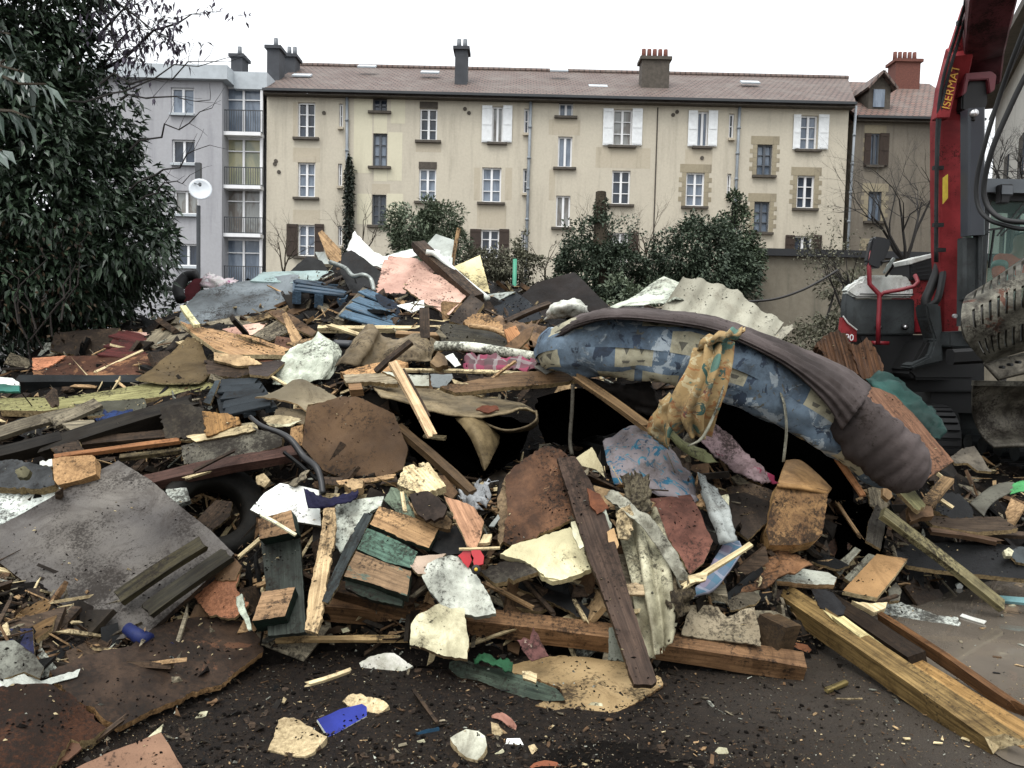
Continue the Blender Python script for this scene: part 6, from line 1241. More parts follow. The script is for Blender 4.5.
# ---- right
S('leather_sheet', 'tan brown curved hide like sheet bending over the rubble', 'sheet', mat('77563a', '876346', 'board', dirt=.6), ['761,545,4.75 748,568,4.55 712,590,4.35', '777,546,4.7 760,572,4.48 714,598,4.3', '795,556,4.6 772,576,4.42 719,606,4.27', '813,566,4.5 790,573,4.42 750,592,4.32'], th=.012, wr=.025, nv=8)
B(ff, 'thick yellow brown foam slab standing below the mattress', 'foam', mat('74563a', '8f6f48', 'board', dirt=.8, bump=.7), '770,545 766,532 770,510 778,484 800,486 828,490 826,510 822,535 815,541 800,545', (4.75, 4.55), th=.14, rag=.006, em=mat('9a7748', 'ab8757', 'board', dirt=.3))
S(ff, 'bent upper side of the yellow brown foam slab', 'foam', mat('8f6d42', 'a07d50', 'board', dirt=.3), ['786,460,5.1 782,470,4.9 777,485,4.72', '800,460,5.1 796,472,4.88 792,486,4.7', '816,472,5.05 812,480,4.86 808,488,4.7', '832,488,4.95 831,490,4.85 828,492,4.72'], th=.02, nv=6)
S('fabric_edge', 'thin dirty white fabric edge hanging from the mattress', 'cloth', mat('8d897f', 'a09c92', 'board', dirt=.3), ['780,391,4.6 782,393,4.6', '784,405,4.55 786,406,4.6', '786,430,4.6 788,431,4.65', '783,462,4.7 785,462,4.75'], th=.006)
S('lilac_cloth', 'lilac and magenta cloth strip hanging into the hollow', 'cloth', mat('76636a', '86727a', 'board', dirt=.5, c3='7a2347', chip=.55), ['698,440,4.7 706,432,4.75 712,424,4.8', '710,452,4.65 720,444,4.7 728,434,4.75', '724,464,4.62 734,456,4.68 742,452,4.72', '742,474,4.6 752,468,4.65 758,466,4.7', '762,484,4.6 770,482,4.65 778,484,4.7'], wr=.02, ws=10, fold=.008, fdir=1, ffreq=14)
S('vinyl_sheet', 'olive green vinyl sheet edge below the floral curtain', 'sheet', mat('5d5d42', '6f6f52', 'plain', dirt=.5), ['658,418,4.75 662,425,4.65 668,436,4.62', '670,430,4.7 676,440,4.6 684,452,4.58', '686,442,4.68 694,452,4.58 704,462,4.56', '700,450,4.68 710,454,4.6 718,462,4.58'], wr=.02, th=.006)
K(st_, 'orange brown lath sticking down right of the hollow', 'stick', mat('7d5636', '8f6541', 'wood'), (835,455,4.9), (863,496,4.65), .035, .02)
B(bb, 'white painted board with broken right end', bl_, mat('a2a39f', 'b4b5b1', 'plain', dirt=.7), '775,581 790,573 804,568 828,572 837,578 834,585 805,584', (4.65, 4.5), th=.03, rag=.006, em=WOOD)
B(bb, 'grey white ribbed board piece left of the tan plywood box', bl_, mat('77746c', '8c8981', 'wood', dirt=.7), '833,567 855,547 861,550 850,562 840,576', (4.9, 4.75), th=.03)
B(bb, 'second grey white ribbed board piece touching the tan plywood box', bl_, mat('6a675f', '807d75', 'wood', dirt=.7), '844,578 869,553 877,556 858,578 850,582', (4.85, 4.7), th=.03)
B(wc, 'reddish wood block behind the ribbed board pieces', 'wood', mat('4c3124', '5e3e2d', 'wood'), '822,562 836,540 850,545 842,558 832,568', (5.0, 4.85), th=.05)
K(bm_, 'heavy yellow brown beam lying out onto the wet asphalt', 'beam', mat('63502f', '8d7448', 'wood', dirt=.5), (772,590,4.75), (992,741,3.36), .11, .12, splint=(0, .12), em=PALE)
K(pl, 'raw yellow split face along the top of the heavy beam', 'plank', mat('b39c62', 'c9b47a', 'wood', dirt=.3), (842,621,4.12), (990,731,3.37), .05, .02, splint=(.1, .12))
K(bm_, 'dark brown beam lying beside the heavy yellow beam', 'beam', mat('372c24', '463930', 'wood', dirt=.5), (806,588,4.85), (918,662,3.93), .1, .09)
K(pl, 'flat orange brown plank end reaching the right edge', 'plank', mat('8b6a35', 'a5824a', 'wood', dirt=.5), (912,668,3.93), (1032,744,3.3), .13, .04, splint=(.03, .05))
K(pl, 'thin rusty plank with torn tip beyond the flat plank', 'plank', mat('5a3e22', '795735', 'wood', dirt=.4), (880,618,4.42), (1008,704,3.62), .03, .075, splint=(0, .12))
B(sf, 'dark torn felt scrap lying over the two beams', 'scrap', mat('232226', '302f33', 'board', dirt=.4), '812,590 830,590 846,607 844,614 834,615 820,608', (4.45, 4.22), th=.006, rag=.012)
B(bb, 'tan plywood board leaning at the right of the beams', bl_, mat('8a6a45', '9f7d54', 'plain', dirt=.4), '877,553 892,556 908,558 892,580 877,598 860,594 843,590', (4.85, 4.5), th=.03, rag=.003, em=PALE)
B(wc, 'small tan wood wedge under the tan plywood board', 'wood', PALE, '852,600 870,603 888,601 886,607 874,612', (4.48, 4.4), th=.03)
B(bb, 'grey stone like board end behind the tan plywood board', bl_, mat('55504a', '67625b', 'board'), '888,590 896,582 902,590 900,600 890,601', (4.75, 4.65), th=.03)
B(ff, 'torn white speckled sheet lying on the puddle', 'sheet', mat('9d9fa0', 'b2b4b5', 'board', dirt=.85), '876,616 890,600 912,606 938,615 958,617 960,628 959,638 944,634 930,635 902,622', None, th=.008, rag=.014)
K(st_, 'white plastic strip floating at the puddle edge', 'strip', CLEAN, (961,617), (985,625), .03, .006)
B(bb, 'grey narrow board standing behind the diagonal plank', bl_, mat('4a4440', '59534e', 'wood', dirt=.5), '866,540 869,520 877,504 885,512 885,528 881,549', (5.15, 4.85), th=.02)
K(pl, 'long yellow green plank sloping into the puddle on the right', 'plank', mat('6c6349', '857b5d', 'wood', dirt=.5), (882,513,4.95), (1002,606,4.85), .085, .04)
B(bb, 'long black wet board with white specks on the right', bl_, mat('121316', '1e1f22', 'plain', dirt=.1, rough=.3, c3='7b7c7e', chip=.74), '883,548 908,544 972,541 1034,549 1034,580 972,574 908,566', (5.35, 4.95), th=.03, rag=.004)
B(bb, 'rotten brown board lying right of the diagonal plank', bl_, mat('43362b', '55463a', 'wood', dirt=.5), '918,511 933,515 974,516 1000,517 1018,528 1000,530 969,531 933,525', (5.6, 5.3), th=.03, rag=.008)
K(pl, 'reddish brown narrow plank below the rotten brown board', 'plank', mat('4d3a2d', '5f4a3a', 'wood', dirt=.4), (930,531,5.3), (992,541,5.3), .045, .03, splint=(0, .06))
K(pl, 'dark narrow plank reaching the right edge below the rotten board', 'plank', DARKW, (972,533,5.5), (1034,536,5.5), .05, .03)
B(bb, 'olive green plank end under the mattress tip', bl_, mat('5f5b40', '716c4e', 'wood', dirt=.4), '896,490 914,489 920,497 926,505 918,511 909,503', (5.2, 5.0), th=.03)
B(wc, 'brown wood block end beside the olive green plank', 'wood', BROWN, '908,506 916,504 932,506 934,516 922,517 910,522', (5.15, 5.05), th=.05)
B(wc, 'tan square wood end left of the olive green plank', 'wood', WOOD, '883,487 890,489 893,496 889,500 883,495', (5.1, 5.05), th=.04)
K(pl, 'short tan plank leaning up right behind the olive green plank', 'plank', mat('7a6144', '8c7253', 'wood'), (926,506,5.3), (948,479,5.6), .08, .03)
B(bb, 'grey brown bent concrete like board near the dozer blade', bl_, mat('57504a', '665e57', 'board', dirt=.4), '951,455 962,449 974,447 984,460 992,471 978,469 968,462 955,462', (6.2, 5.9), th=.02, warp=.02)
S(sf, 'curved grey felt sheet right of the grey brown board', 'sheet', mat('55524d', '65625c', 'plain', dirt=.4), ['970,503,5.7 984,516,5.5', '980,494,5.8 988,508,5.6', '992,486,5.9 996,500,5.7', '1006,482,6.0 1010,492,5.8', '1014,482,6.0 1016,488,5.9'], th=.01)
B(bb, 'black blue plastic lump behind the curved felt sheet', 'plastic', BLACK, '934,510 945,492 960,494 972,508 974,518 950,518', (5.7, 5.5), th=.05, rag=.02)
K(st_, 'small bright yellow splinter right of the olive plank', 'stick', PALE, (941,500,5.4), (953,508,5.35), .025, .015)
S('green_rag', 'bright green plastic rag at the right edge', 'rag', mat('2e7a4a', '3b8f58', 'plain', dirt=.1), ['1009,488,5.9 1010,494,5.8', '1018,482,6.0 1020,492,5.8', '1028,480,6.0 1030,494,5.8', '1040,482,6.0 1042,494,5.8'], wr=.02)
K(st_, 'light blue plastic strip lying in the puddle at the right edge', 'strip', mat('56777f', '688b94', 'plain'), (1000,599,4.95), (1034,602,4.9), .05, .02)
B(sf, 'torn white tag at the end of the light blue strip', 'scrap', CREAM, '1008,605 1014,604 1018,608 1013,610', None, th=.004)
B(sf, 'white foam crumb near the diagonal plank tip', 'scrap', CLEAN, '956,585 960,583 963,586 961,590 957,589', None, th=.02, rag=.002)
B(ff, 'yellow foam crumb on the long black board', 'foam', CREAM, '1004,550 1009,547 1014,551 1012,556 1006,556', (5.15, 5.1), th=.03)
B(bb, 'grey plastic board right end lying on the black board', 'panel', mat('3f4449', '4c5157', 'plain'), '1008,552 1020,546 1034,548 1034,566 1016,562', (5.2, 5.05), th=.02)

# near-black sheets added in the hollows, standing in for their deep shade
HOLLOW_SHADE = simple('hollow_shade_black', '040404', 1, spec=0)
S('hollow_shade_sheet', 'added black sheet standing in for shade in the big hollow under the mattress', 'sheet', HOLLOW_SHADE, ['690,380,5.2 696,420,5.3 712,440,5.1 736,468,4.95', '730,375,5.6 734,420,5.6 744,450,5.4 762,482,5.0', '775,375,5.7 780,420,5.7 786,455,5.4 790,486,5.0', '830,390,5.6 836,430,5.6 846,470,5.4 856,506,5.1'], wr=.04, ws=5, nu=7, nv=7)
S('hollow_shade_sheet', 'added black sheet standing in for shade in the gap left of the floral curtain', 'sheet', HOLLOW_SHADE, ['536,398,5.3 536,420,5.3 545,446,5.05', '580,388,5.5 582,415,5.5 585,440,5.15', '630,398,5.5 632,415,5.4 634,432,5.15', '670,405,5.3 672,425,5.2 674,442,5.05'], wr=.04, ws=5, nu=7, nv=7)
S('hollow_shade_sheet', 'added black sheet standing in for shade in the gap below the beige lino strip', 'sheet', HOLLOW_SHADE, ['396,396,5.4 404,430,5.3 412,456,5.0', '430,405,5.5 440,440,5.3 450,470,4.95', '470,412,5.5 478,440,5.3 490,474,4.95', '530,425,5.4 525,445,5.2 505,468,4.95'], wr=.04, ws=5, nu=7, nv=7)
S('hollow_shade_sheet', 'added black sheet standing in for shade between brown board and yellow foam slab', 'sheet', HOLLOW_SHADE, ['834,500,5.2 836,530,5.0 834,560,4.8', '856,505,5.2 860,530,5.1 856,556,4.95', '880,500,5.3 884,530,5.2 882,556,5.05'], wr=.05, ws=7, nu=7, nv=7)

# ---- further pieces filling the middle of the heap
MORE = [
 (bb, 'small dark split board under the charred beams at the left', DARKW, '50,448 78,440 84,450 84,458 58,456', (4.85, 4.75), .03),
 (sf, 'white styrofoam scrap behind the chipboard block', CLEAN, '40,462 52,459 52,466 40,466', (4.72, 4.7), .02),
 (wc, 'grey crumbly rubble heap on the weathered grey planks', GREYW, '62,424 80,420 94,420 96,428 70,430', (5.15, 5.05), .03),
 (bb, 'pale worn splintered plank left of the black hose', PALE, '186,436 215,432 250,424 256,430 226,436 196,442', (5.02, 4.95), .02),
 (sf, 'cream curled veneer strip right of the black hose', CREAM, '266,423 285,424 302,420 290,426 275,427', (5.0, 4.97), .005),
 (wc, 'porous grey brown block beside the six sided brown panel', CHIPB, '291,428 303,424 304,444 300,446 290,438', (4.98, 4.92), .05),
 (wc, 'beige foam lump above the white board', FOAM, '256,476 264,473 270,480 264,487 257,484', (4.68, 4.64), .03),
 (wc, 'split grey branch piece above the white board', GREYW, '288,484 303,472 310,470 304,480 294,486', (4.6, 4.55), .02),
 (bb, 'dark brown board under the six sided brown panel', DARKW, '318,476 360,478 396,476 398,482 360,486 322,484', (4.75, 4.68), .03),
 (bb, 'tan lath ends under the brown six sided panel', WOOD, '336,480 372,478 396,474 394,478 366,483 340,485', (4.68, 4.62), .015),
 (wc, 'pale split wedge right of the shredded wood chunk', PALE, '420,466 428,462 440,478 446,486 432,478', (4.55, 4.5), .02),
 (bb, 'narrow brown board leaning under the lino flap', BROWN, '436,476 446,474 458,492 452,500 444,494', (4.6, 4.5), .02),
 (bb, 'dark brown board in the gap below the cream foam', DARKW, '498,592 540,586 560,600 540,612 505,606', (4.35, 4.2), .03),
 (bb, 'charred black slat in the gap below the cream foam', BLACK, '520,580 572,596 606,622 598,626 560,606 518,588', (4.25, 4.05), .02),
 (wc, 'yellowish foam lump behind the long brown beam', FOAM, '562,618 572,613 586,616 590,624 570,626', (4.2, 4.12), .03),
 (st_, None, None, None, None, None),
 (bb, 'brown soil stained board behind the grey white twisted cloth', DIRTY, '716,496 744,492 770,502 768,522 748,540 728,524', (4.85, 4.55), .02),
 (bb, 'lumpy brown stained board left of the yellow foam slab', mat('4a3a2c', '6a5540', 'board', dirt=.9), '726,488 752,484 776,492 770,512 740,514', (4.95, 4.7), .03),
 (sf, 'small cream block scrap above the grey white twisted cloth', CREAM, '717,497 728,494 729,506 719,507', (4.62, 4.6), .02),
 (bb, 'dark reddish board in the gap right of the yellow foam slab', mat('33241c', '4a342a', 'wood', dirt=.6), '822,548 838,536 852,546 838,562', (5.0, 4.85), .03),
 (bb, 'black stained board lying behind the white painted board', BLACK, '792,546 830,556 850,566 836,570 806,560', (4.9, 4.75), .02),
 (sf, 'crumpled dark plastic under the tan hide like sheet', BLACK, '708,604 736,592 760,588 766,600 738,606', (4.5, 4.35), .01),
 (bb, 'grey brown board in the tangle under the mattress tip', GREYW, '868,488 884,484 890,504 882,512 870,506', (5.3, 5.15), .02),
 (bb, 'mouldy grey board below the tan hide like sheet', mat('57534b', '716c61', 'board', dirt=.8), '728,600 742,592 760,590 758,600 744,606', (4.42, 4.3), .02),
 (bb, 'orange tinted board sliver behind the red brown painted board', WOOD, '690,498 706,492 712,500 704,506 694,504', (4.6, 4.5), .02),
 (bb, 'weathered plank end poking out left of the tyre', GREYW, '150,492 168,484 186,482 188,488 168,494', (4.82, 4.75), .02),
 (bb, 'dark board leaning inside the tyre', DARKW, '196,520 216,500 232,502 230,516 208,534', (4.85, 4.7), .02),
 (bb, 'brown board scrap under the right corner of the grey panel', BROWN, '210,566 232,556 242,566 236,580 216,580', (4.2, 4.1), .02),
 (bb, 'pale plank end right of the wine red pallet', PALE, '176,342 196,336 208,340 190,350', (6.9, 6.7), .02),
 (bb, 'grey brown plank lying above the tan plywood sheet', GREYW, '206,322 240,316 262,318 246,326 214,328', (7.35, 7.2), .02),
 (bb, 'tan board sliver below the big plywood sheet', TAN, '214,352 250,356 262,364 238,366 214,360', (6.0, 5.85), .02),
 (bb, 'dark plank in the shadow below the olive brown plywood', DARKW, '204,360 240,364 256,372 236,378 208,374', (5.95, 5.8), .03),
 (bb, 'reddish strip board left of the white plastic film', mat('5b3c30', '714c3c', 'wood', dirt=.5), '246,352 272,350 286,356 268,362 250,360', (6.15, 6.0), .02),
 (bb, 'long narrow tan board above the lino sheet', WOOD, '286,344 318,336 330,338 300,348', (6.35, 6.2), .02),
 (wc, 'orange split wood piece under the black blue panel', mat('8a5f3b', 'a0734a', 'wood', dirt=.3), '504,330 516,326 522,336 530,348 518,350 508,342', (6.15, 6.0), .03),
 (bb, 'brown plank leaning against the mattress end', BROWN, '500,350 524,330 534,326 530,338 512,356', (6.0, 5.85), .03),
 (bb, 'dark board under the tartan cloth', DARKW, '466,374 500,378 540,372 556,366 550,376 500,384 470,382', (5.35, 5.2), .02),
 (sf, 'grey shiny scrap beside the tartan cloth', mat('6d6a6a', '84817f', 'plain'), '534,366 552,362 560,368 546,374', (5.2, 5.15), .006),
]
for r_ in MORE:
    if r_[1]: B(r_[0], r_[1], 'board' if r_[0] == bb else ('wood' if r_[0] == wc else 'scrap'), r_[2], r_[3], r_[4], th=r_[5], rag=.008)
STK = [('thin pale splinter left of the white plastic film', (262,372,5.8), (284,384,5.7)), ('brown lath crossing the reddish brown beam', (196,470,4.7), (232,452,4.8)), ('short pale lath above the tyre', (188,478,4.75), (214,470,4.8)),
 ('dark stick in the gap behind the long brown beam', (505,560,4.4), (552,612,4.1)), ('pale twig sticking up behind the long brown beam', (575,602,4.15), (584,618,4.05)), ('thin brown lath under the cream foam slab', (486,584,4.2), (530,606,4.1)),
 ('brown stick below the yellow green plank', (150,408,5.5), (196,400,5.6)), ('pale lath lying over the wine red pallet', (96,372,6.3), (140,352,6.6)), ('splintered lath right of the ribbed shutter panel', (258,390,5.6), (290,402,5.4)),
 ('long thin lath in front of the dark brown crest panel', (486,310,6.9), (536,332,6.5)), ('thin stick sloping under the corrugated sheets', (740,344,5.9), (776,356,5.8)), ('brown lath leaning behind the green skid', (240,556,4.4), (264,536,4.5)),
 ('rough splinter poking out beside the broken pallet', (414,596,4.0), (436,578,4.05)), ('short dark stick under the tan plywood board', (862,608,4.5), (896,596,4.6)), ('thin lath right of the yellow foam slab', (838,504,5.1), (858,534,5.0)),
 ('brown twig lying on the soil covered board', (132,676,3.68), (166,668,3.7)), ('thin pale stick on the dirt below the pale lath', (311,683,3.6), (348,671,3.65)), ('broken reddish stick by the lower left slab', (96,740,3.2), (120,722,3.25))]
for lab, a, b_ in STK: K(st_, lab, 'stick', random.choice([WOOD, PALE, DARKW, GREYW]) if 'pale' not in lab and 'dark' not in lab else (PALE if 'pale' in lab else DARKW), a, b_, .022, .014, splint=(.03, .04))
# ================================================================ the folded mattress and the floral curtain
mt_ = empty('mattress', W(720, 400, 4.7), 'large folded blue patterned mattress with mauve brown cover sagging over the hollow', 'mattress')
path = crv([(541,356,5.3),(556,350,5.05),(590,347,4.88),(640,349,4.8),(690,356,4.75),(740,371,4.72),(790,397,4.75),(835,425,4.8),(880,460,4.85),(905,476,4.9)], 10)
rad = np.interp(np.linspace(0, 1, len(path)), [0, .07, .18, .35, .5, .65, .8, .93, 1], [.05, .12, .165, .175, .19, .18, .165, .12, .06])
V = []; F = []; UV = []; ns = 40; L = 0; prev = None
for k, q in enumerate(path):
    p = W(*q); 
    if prev is not None: L += (p - prev).length
    prev = p
    t0 = (W(*path[min(k + 1, len(path) - 1)]) - W(*path[max(k - 1, 0)])).normalized(); vw = (CP - p).normalized()
    dn = t0.cross(vw).normalized(); dn = dn if dn.z < 0 else -dn; fw = dn.cross(t0).normalized(); fw = fw if fw.dot(vw) > 0 else -fw
    for i in range(ns + 1):
        a = 2 * math.pi * i / ns; r = rad[k]; cx = math.cos(a); cy = math.sin(a)
        e = (abs(cx) ** .8) * (1 if cx > 0 else -1), (abs(cy) ** .8) * (1 if cy > 0 else -1)
        o = fw * e[0] * r * .75 + dn * e[1] * r * 1.0
        nn = noise.fractal(Vector((p.x * 3 + a * .4, p.y * 3, a * 1.2)), .7, 2.1, 4) * .028 + .014 * abs(math.sin(L * 9 + 1.6 * math.sin(a * 2) + 2 * noise.noise(Vector((L * 2, a, 3))))) * max(0, cy + .4)
        V.append(p + o * (1 + nn / max(r, .08))); UV.append((L, a * .17 + .05))
for k in range(len(path) - 1):
    for i in range(ns): F.append((k * (ns + 1) + i, (k + 1) * (ns + 1) + i, (k + 1) * (ns + 1) + i + 1, k * (ns + 1) + i + 1))
for base in (0, (len(path) - 1) * (ns + 1)): F.append(tuple(range(base, base + ns)))
fromraw('ticking', V, F, MATT, mt_, True, uv=UV)
MAUVE = mat('4b4345', '5f5558', 'plain', dirt=.2, rough=.9, bump=.5)
S('cover', None, None, MAUVE, ['537,366,5.25 540,358,5.2 545,350,5.2 552,342,5.4', '548,346,5.0 552,338,5.0 558,330,5.1 568,322,5.4', '574,328,4.75 578,322,4.76 584,316,4.9 592,312,5.2', '612,319,4.62 614,315,4.62 620,311,4.8 626,308,5.1', '660,323,4.58 662,318,4.58 668,314,4.75 672,311,5.05', '706,330,4.55 708,325,4.55 712,320,4.72 716,317,5.0', '744,344,4.54 746,339,4.55 750,334,4.72 756,331,5.0', '788,368,4.54 792,361,4.55 800,354,4.72 806,350,4.95', '824,402,4.56 832,388,4.54 842,376,4.66 850,369,4.95', '842,430,4.6 856,412,4.5 866,398,4.62 872,386,4.95'], parent=mt_, wr=.006, ws=12, th=.015, fold=.009, fdir=1, ffreq=14, nu=10, nv=10)
p2 = crv([(812,372,4.88),(835,398,4.74),(860,425,4.66),(885,450,4.62),(905,468,4.62),(922,480,4.66)], 10); r2 = np.interp(np.linspace(0, 1, len(p2)), [0, .2, .5, .8, .93, 1], [.07, .12, .18, .17, .11, .03]); V = []; F = []; UV = []; ns = 28
for k, q in enumerate(p2):
    p = W(*q); t0 = (W(*p2[min(k + 1, len(p2) - 1)]) - W(*p2[max(k - 1, 0)])).normalized(); vw = (CP - p).normalized(); dn = t0.cross(vw).normalized(); fw = dn.cross(t0).normalized(); fw = fw if fw.dot(vw) > 0 else -fw
    for i in range(ns):
        a = 2 * math.pi * i / ns; r = r2[k]; rid = .008 * noise.noise(Vector((k * .9, a * 1.3, 8))) + .006 * math.sin(k * 1.7 + 3 * noise.noise(Vector((k * .2, a, 0)))) + .018 * noise.fractal(Vector((k * .25, a, 4)), .7, 2, 3)
        V.append(p + (fw * math.cos(a) * .75 + dn * math.sin(a)) * (r + rid))
for k in range(len(p2) - 1):
    for i in range(ns): F.append((k * ns + i, (k + 1) * ns + i, (k + 1) * ns + (i + 1) % ns, k * ns + (i + 1) % ns))
F.append(tuple(range(ns))); F.append(tuple(range((len(p2) - 1) * ns, len(p2) * ns)))
fromraw('stuffed_end', V, F, MAUVE, mt_, True)
T('piping', None, None, simple('piping_dark', '221f22', .8), '822,366,4.8 846,384,4.68 876,410,4.62 902,434,4.6 920,454,4.62 930,474,4.66', .009, parent=mt_)
# the curtain knotted over the mattress
ct = empty('floral_curtain', W(700, 390, 4.4), 'orange and teal floral curtain knotted and hanging over the mattress', 'curtain')
S('drape', None, None, FLORAL, ['694,352,4.42 688,366,4.38 676,384,4.36 670,402,4.36 668,420,4.36 676,430,4.4', '704,345,4.36 700,364,4.3 692,386,4.28 684,404,4.28 680,420,4.3 688,434,4.34', '714,340,4.34 712,362,4.26 704,386,4.24 698,404,4.24 694,422,4.28 698,438,4.34', '724,338,4.36 722,362,4.28 716,384,4.26 710,404,4.26 706,420,4.3 706,436,4.36', '734,346,4.42 733,366,4.36 728,386,4.34 720,404,4.34 714,420,4.38 708,436,4.44'], parent=ct, fold=.024, fdir=0, ffreq=13, wr=.002, ws=9, nu=12, nv=10, th=.003)
S('knot', None, None, FLORAL, ['696,352,4.4 700,342,4.36 708,336,4.42', '708,346,4.3 712,338,4.28 718,333,4.38', '722,342,4.28 726,334,4.26 730,329,4.36', '734,340,4.3 738,334,4.28 740,328,4.36', '742,334,4.38 745,331,4.37 745,327,4.42'], parent=ct, wr=.003, ws=12, th=.02, fold=.01, fdir=0, ffreq=16, nu=9, nv=9)
S('side_fold', None, None, FLORAL, ['668,392,4.45 656,410,4.5 648,430,4.55', '674,404,4.42 664,420,4.46 656,440,4.52', '680,420,4.4 672,434,4.44 670,448,4.5'], parent=ct, wr=.03, ws=8)
T('torn_hem', None, None, mat('8b887f', '9c998f', 'board', dirt=.4), '726,372,4.3 722,392,4.28 716,410,4.27 708,428,4.28 700,440,4.3 688,446,4.34', [.004, .006, .007, .009, .008, .004], parent=ct)
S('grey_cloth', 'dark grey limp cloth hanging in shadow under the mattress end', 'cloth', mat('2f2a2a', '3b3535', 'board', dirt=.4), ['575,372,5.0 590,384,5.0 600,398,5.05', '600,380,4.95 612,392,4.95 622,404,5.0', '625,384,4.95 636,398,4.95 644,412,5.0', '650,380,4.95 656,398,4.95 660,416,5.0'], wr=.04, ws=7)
K(st_, 'broken plank end sloping down under the mattress', 'stick', mat('6a543c', '7d6549', 'wood'), (578,378,4.85), (640,422,4.7), .06, .03, splint=(.03, .08))
T('strap', 'thin grey strap hanging down the dark hollow', 'strap', mat('3a3632', '4b4640', 'board'), '573,385,4.9 572,410,4.85 570,440,4.8 572,455,4.75', .012)

# crumbs of soil and splinters lying on the boards
rs = random.Random(77); mbc = MB(); done = 0
for o in TOPS:
    me = o.data; mw = o.matrix_world
    pl_ = [p for p in me.polygons if p.normal.z > .8 and p.area > 1e-5]
    ar = sum(p.area for p in pl_)
    if ar < .004 or (o.location - CP).length > 7.5: continue
    if (mw.to_3x3() @ Vector((0, 0, 1))).z < .12: continue
    k = int(min(220, ar * 620 * rs.uniform(.3, 1.6)))
    for p in rs.choices(pl_, [p.area for p in pl_], k=k):
        vs = [me.vertices[i].co for i in p.vertices]; i = rs.randrange(1, len(vs) - 1) if len(vs) > 2 else 1
        a, b_, c = vs[0], vs[i], vs[i + 1]; u, v = rs.random(), rs.random()
        if u + v > 1: u, v = 1 - u, 1 - v
        q = a + (b_ - a) * u + (c - a) * v
        if noise.noise(q * 5 + o.location) < -.05: continue
        q = mw @ q; r = .0018 * (3.8 ** rs.random()) * (1 if rs.random() < .96 else 1.7); pick = rs.choices((0, 1, 2), (.8, .12, .08))[0]
        d1 = Vector((rs.gauss(0, 1), rs.gauss(0, 1), rs.gauss(0, .3))).normalized() * r * rs.uniform(1, 2.6); d2 = Vector((-d1.y, d1.x, rs.gauss(0, .3) * r)).normalized() * r; nrm = mw.to_3x3() @ Vector((0, 0, 1))
        mbc.add([q + d1, q + d2, q - d1, q - d2, q + nrm * r * 1.3], [(0, 1, 4), (1, 2, 4), (2, 3, 4), (3, 0, 4)], pick)
tag(mbc.build('board_crumbs', [SOILM, PALE, mat('8a8a86', 'a5a5a0', 'board', dirt=.9)]), kind='stuff')
# ================================================================ the red excavator
EX = empty('excavator', (W(955, 440, 9.2).x, W(955, 440, 9.2).y, .3), 'red and dark grey tracked excavator with white hood standing behind the heap', 'excavator')
RED = mat('86232f', '932d38', 'plain', rough=.5, dirt=.22, bump=.08); DG = mat('3a3d42', '474a4f', 'plain', rough=.55, dirt=.25, bump=.08); WHT = mat('b4b7ba', 'c2c5c8', 'plain', rough=.5, dirt=.35, bump=.05)
BLK = simple('black_rubber', '0e0f10', .6, var=.4); STL = mat('4c4845', '6f6b66', 'board', rough=.45, dirt=.5, c3='5a4034', chip=.6, metal=.35); CHR = simple('pin_steel', 'c8c8c8', .3, metal=.8)
WORN = mat('4f4a46', '67615c', 'board', rough=.5, dirt=.6, c3='6b4a38', chip=.66, metal=.3)
MAR = mat('5d2e38', '6d3843', 'plain', rough=.55, dirt=.6, bump=.08)
def PR(name, mt, poly, d, th, parent=EX, bev=.015, lab=None, tilt=0):
    """thick moulded part: front outline at camera depth d, solid behind"""
    poly = PP(poly) if isinstance(poly, str) else poly; n0 = Vector((0, -1, 0)); P0 = W(poly[0][0], poly[0][1], d)
    P3 = [hitp(x, y, P0, n0) for x, y in poly]; c = sum(P3, Vector()) / len(P3); Q = [(p.x - c.x, 0, p.z - c.z) for p in P3]
    bm = bmesh.new(); f = bm.faces.new([bm.verts.new(q) for q in Q]); r = bmesh.ops.extrude_face_region(bm, geom=[f]); bmesh.ops.translate(bm, verts=[v for v in r['geom'] if isinstance(v, bmesh.types.BMVert)], vec=(0, th, 0))
    bmesh.ops.recalc_face_normals(bm, faces=bm.faces)
    if bev: bmesh.ops.bevel(bm, geom=bm.edges[:], offset=bev, segments=2, affect='EDGES', clamp_overlap=True)
    me = bpy.data.meshes.new(name); bm.to_mesh(me); bm.free(); o = link(name, me, mt, parent, Matrix.Translation(c))
    if lab: o['label'] = lab
    return o
def TX(name, s, mt, o3, X, Yv, size, parent, ext=.003):
    cu = bpy.data.curves.new(name, 'FONT'); cu.body = s; cu.size = size; cu.extrude = ext; cu.align_x = 'LEFT'
    ob = bpy.data.objects.new('tmp', cu); COL.objects.link(ob); bpy.context.view_layer.update()
    me = bpy.data.meshes.new_from_object(ob.evaluated_get(bpy.context.evaluated_depsgraph_get())); bpy.data.objects.remove(ob); me.name = name
    X = X.normalized(); Z = X.cross(Yv).normalized(); Yn = Z.cross(X)
    me.materials.clear(); return link(name, me, mt, parent, Matrix.Translation(o3) @ Matrix((X, Yn, Z)).transposed().to_4x4())
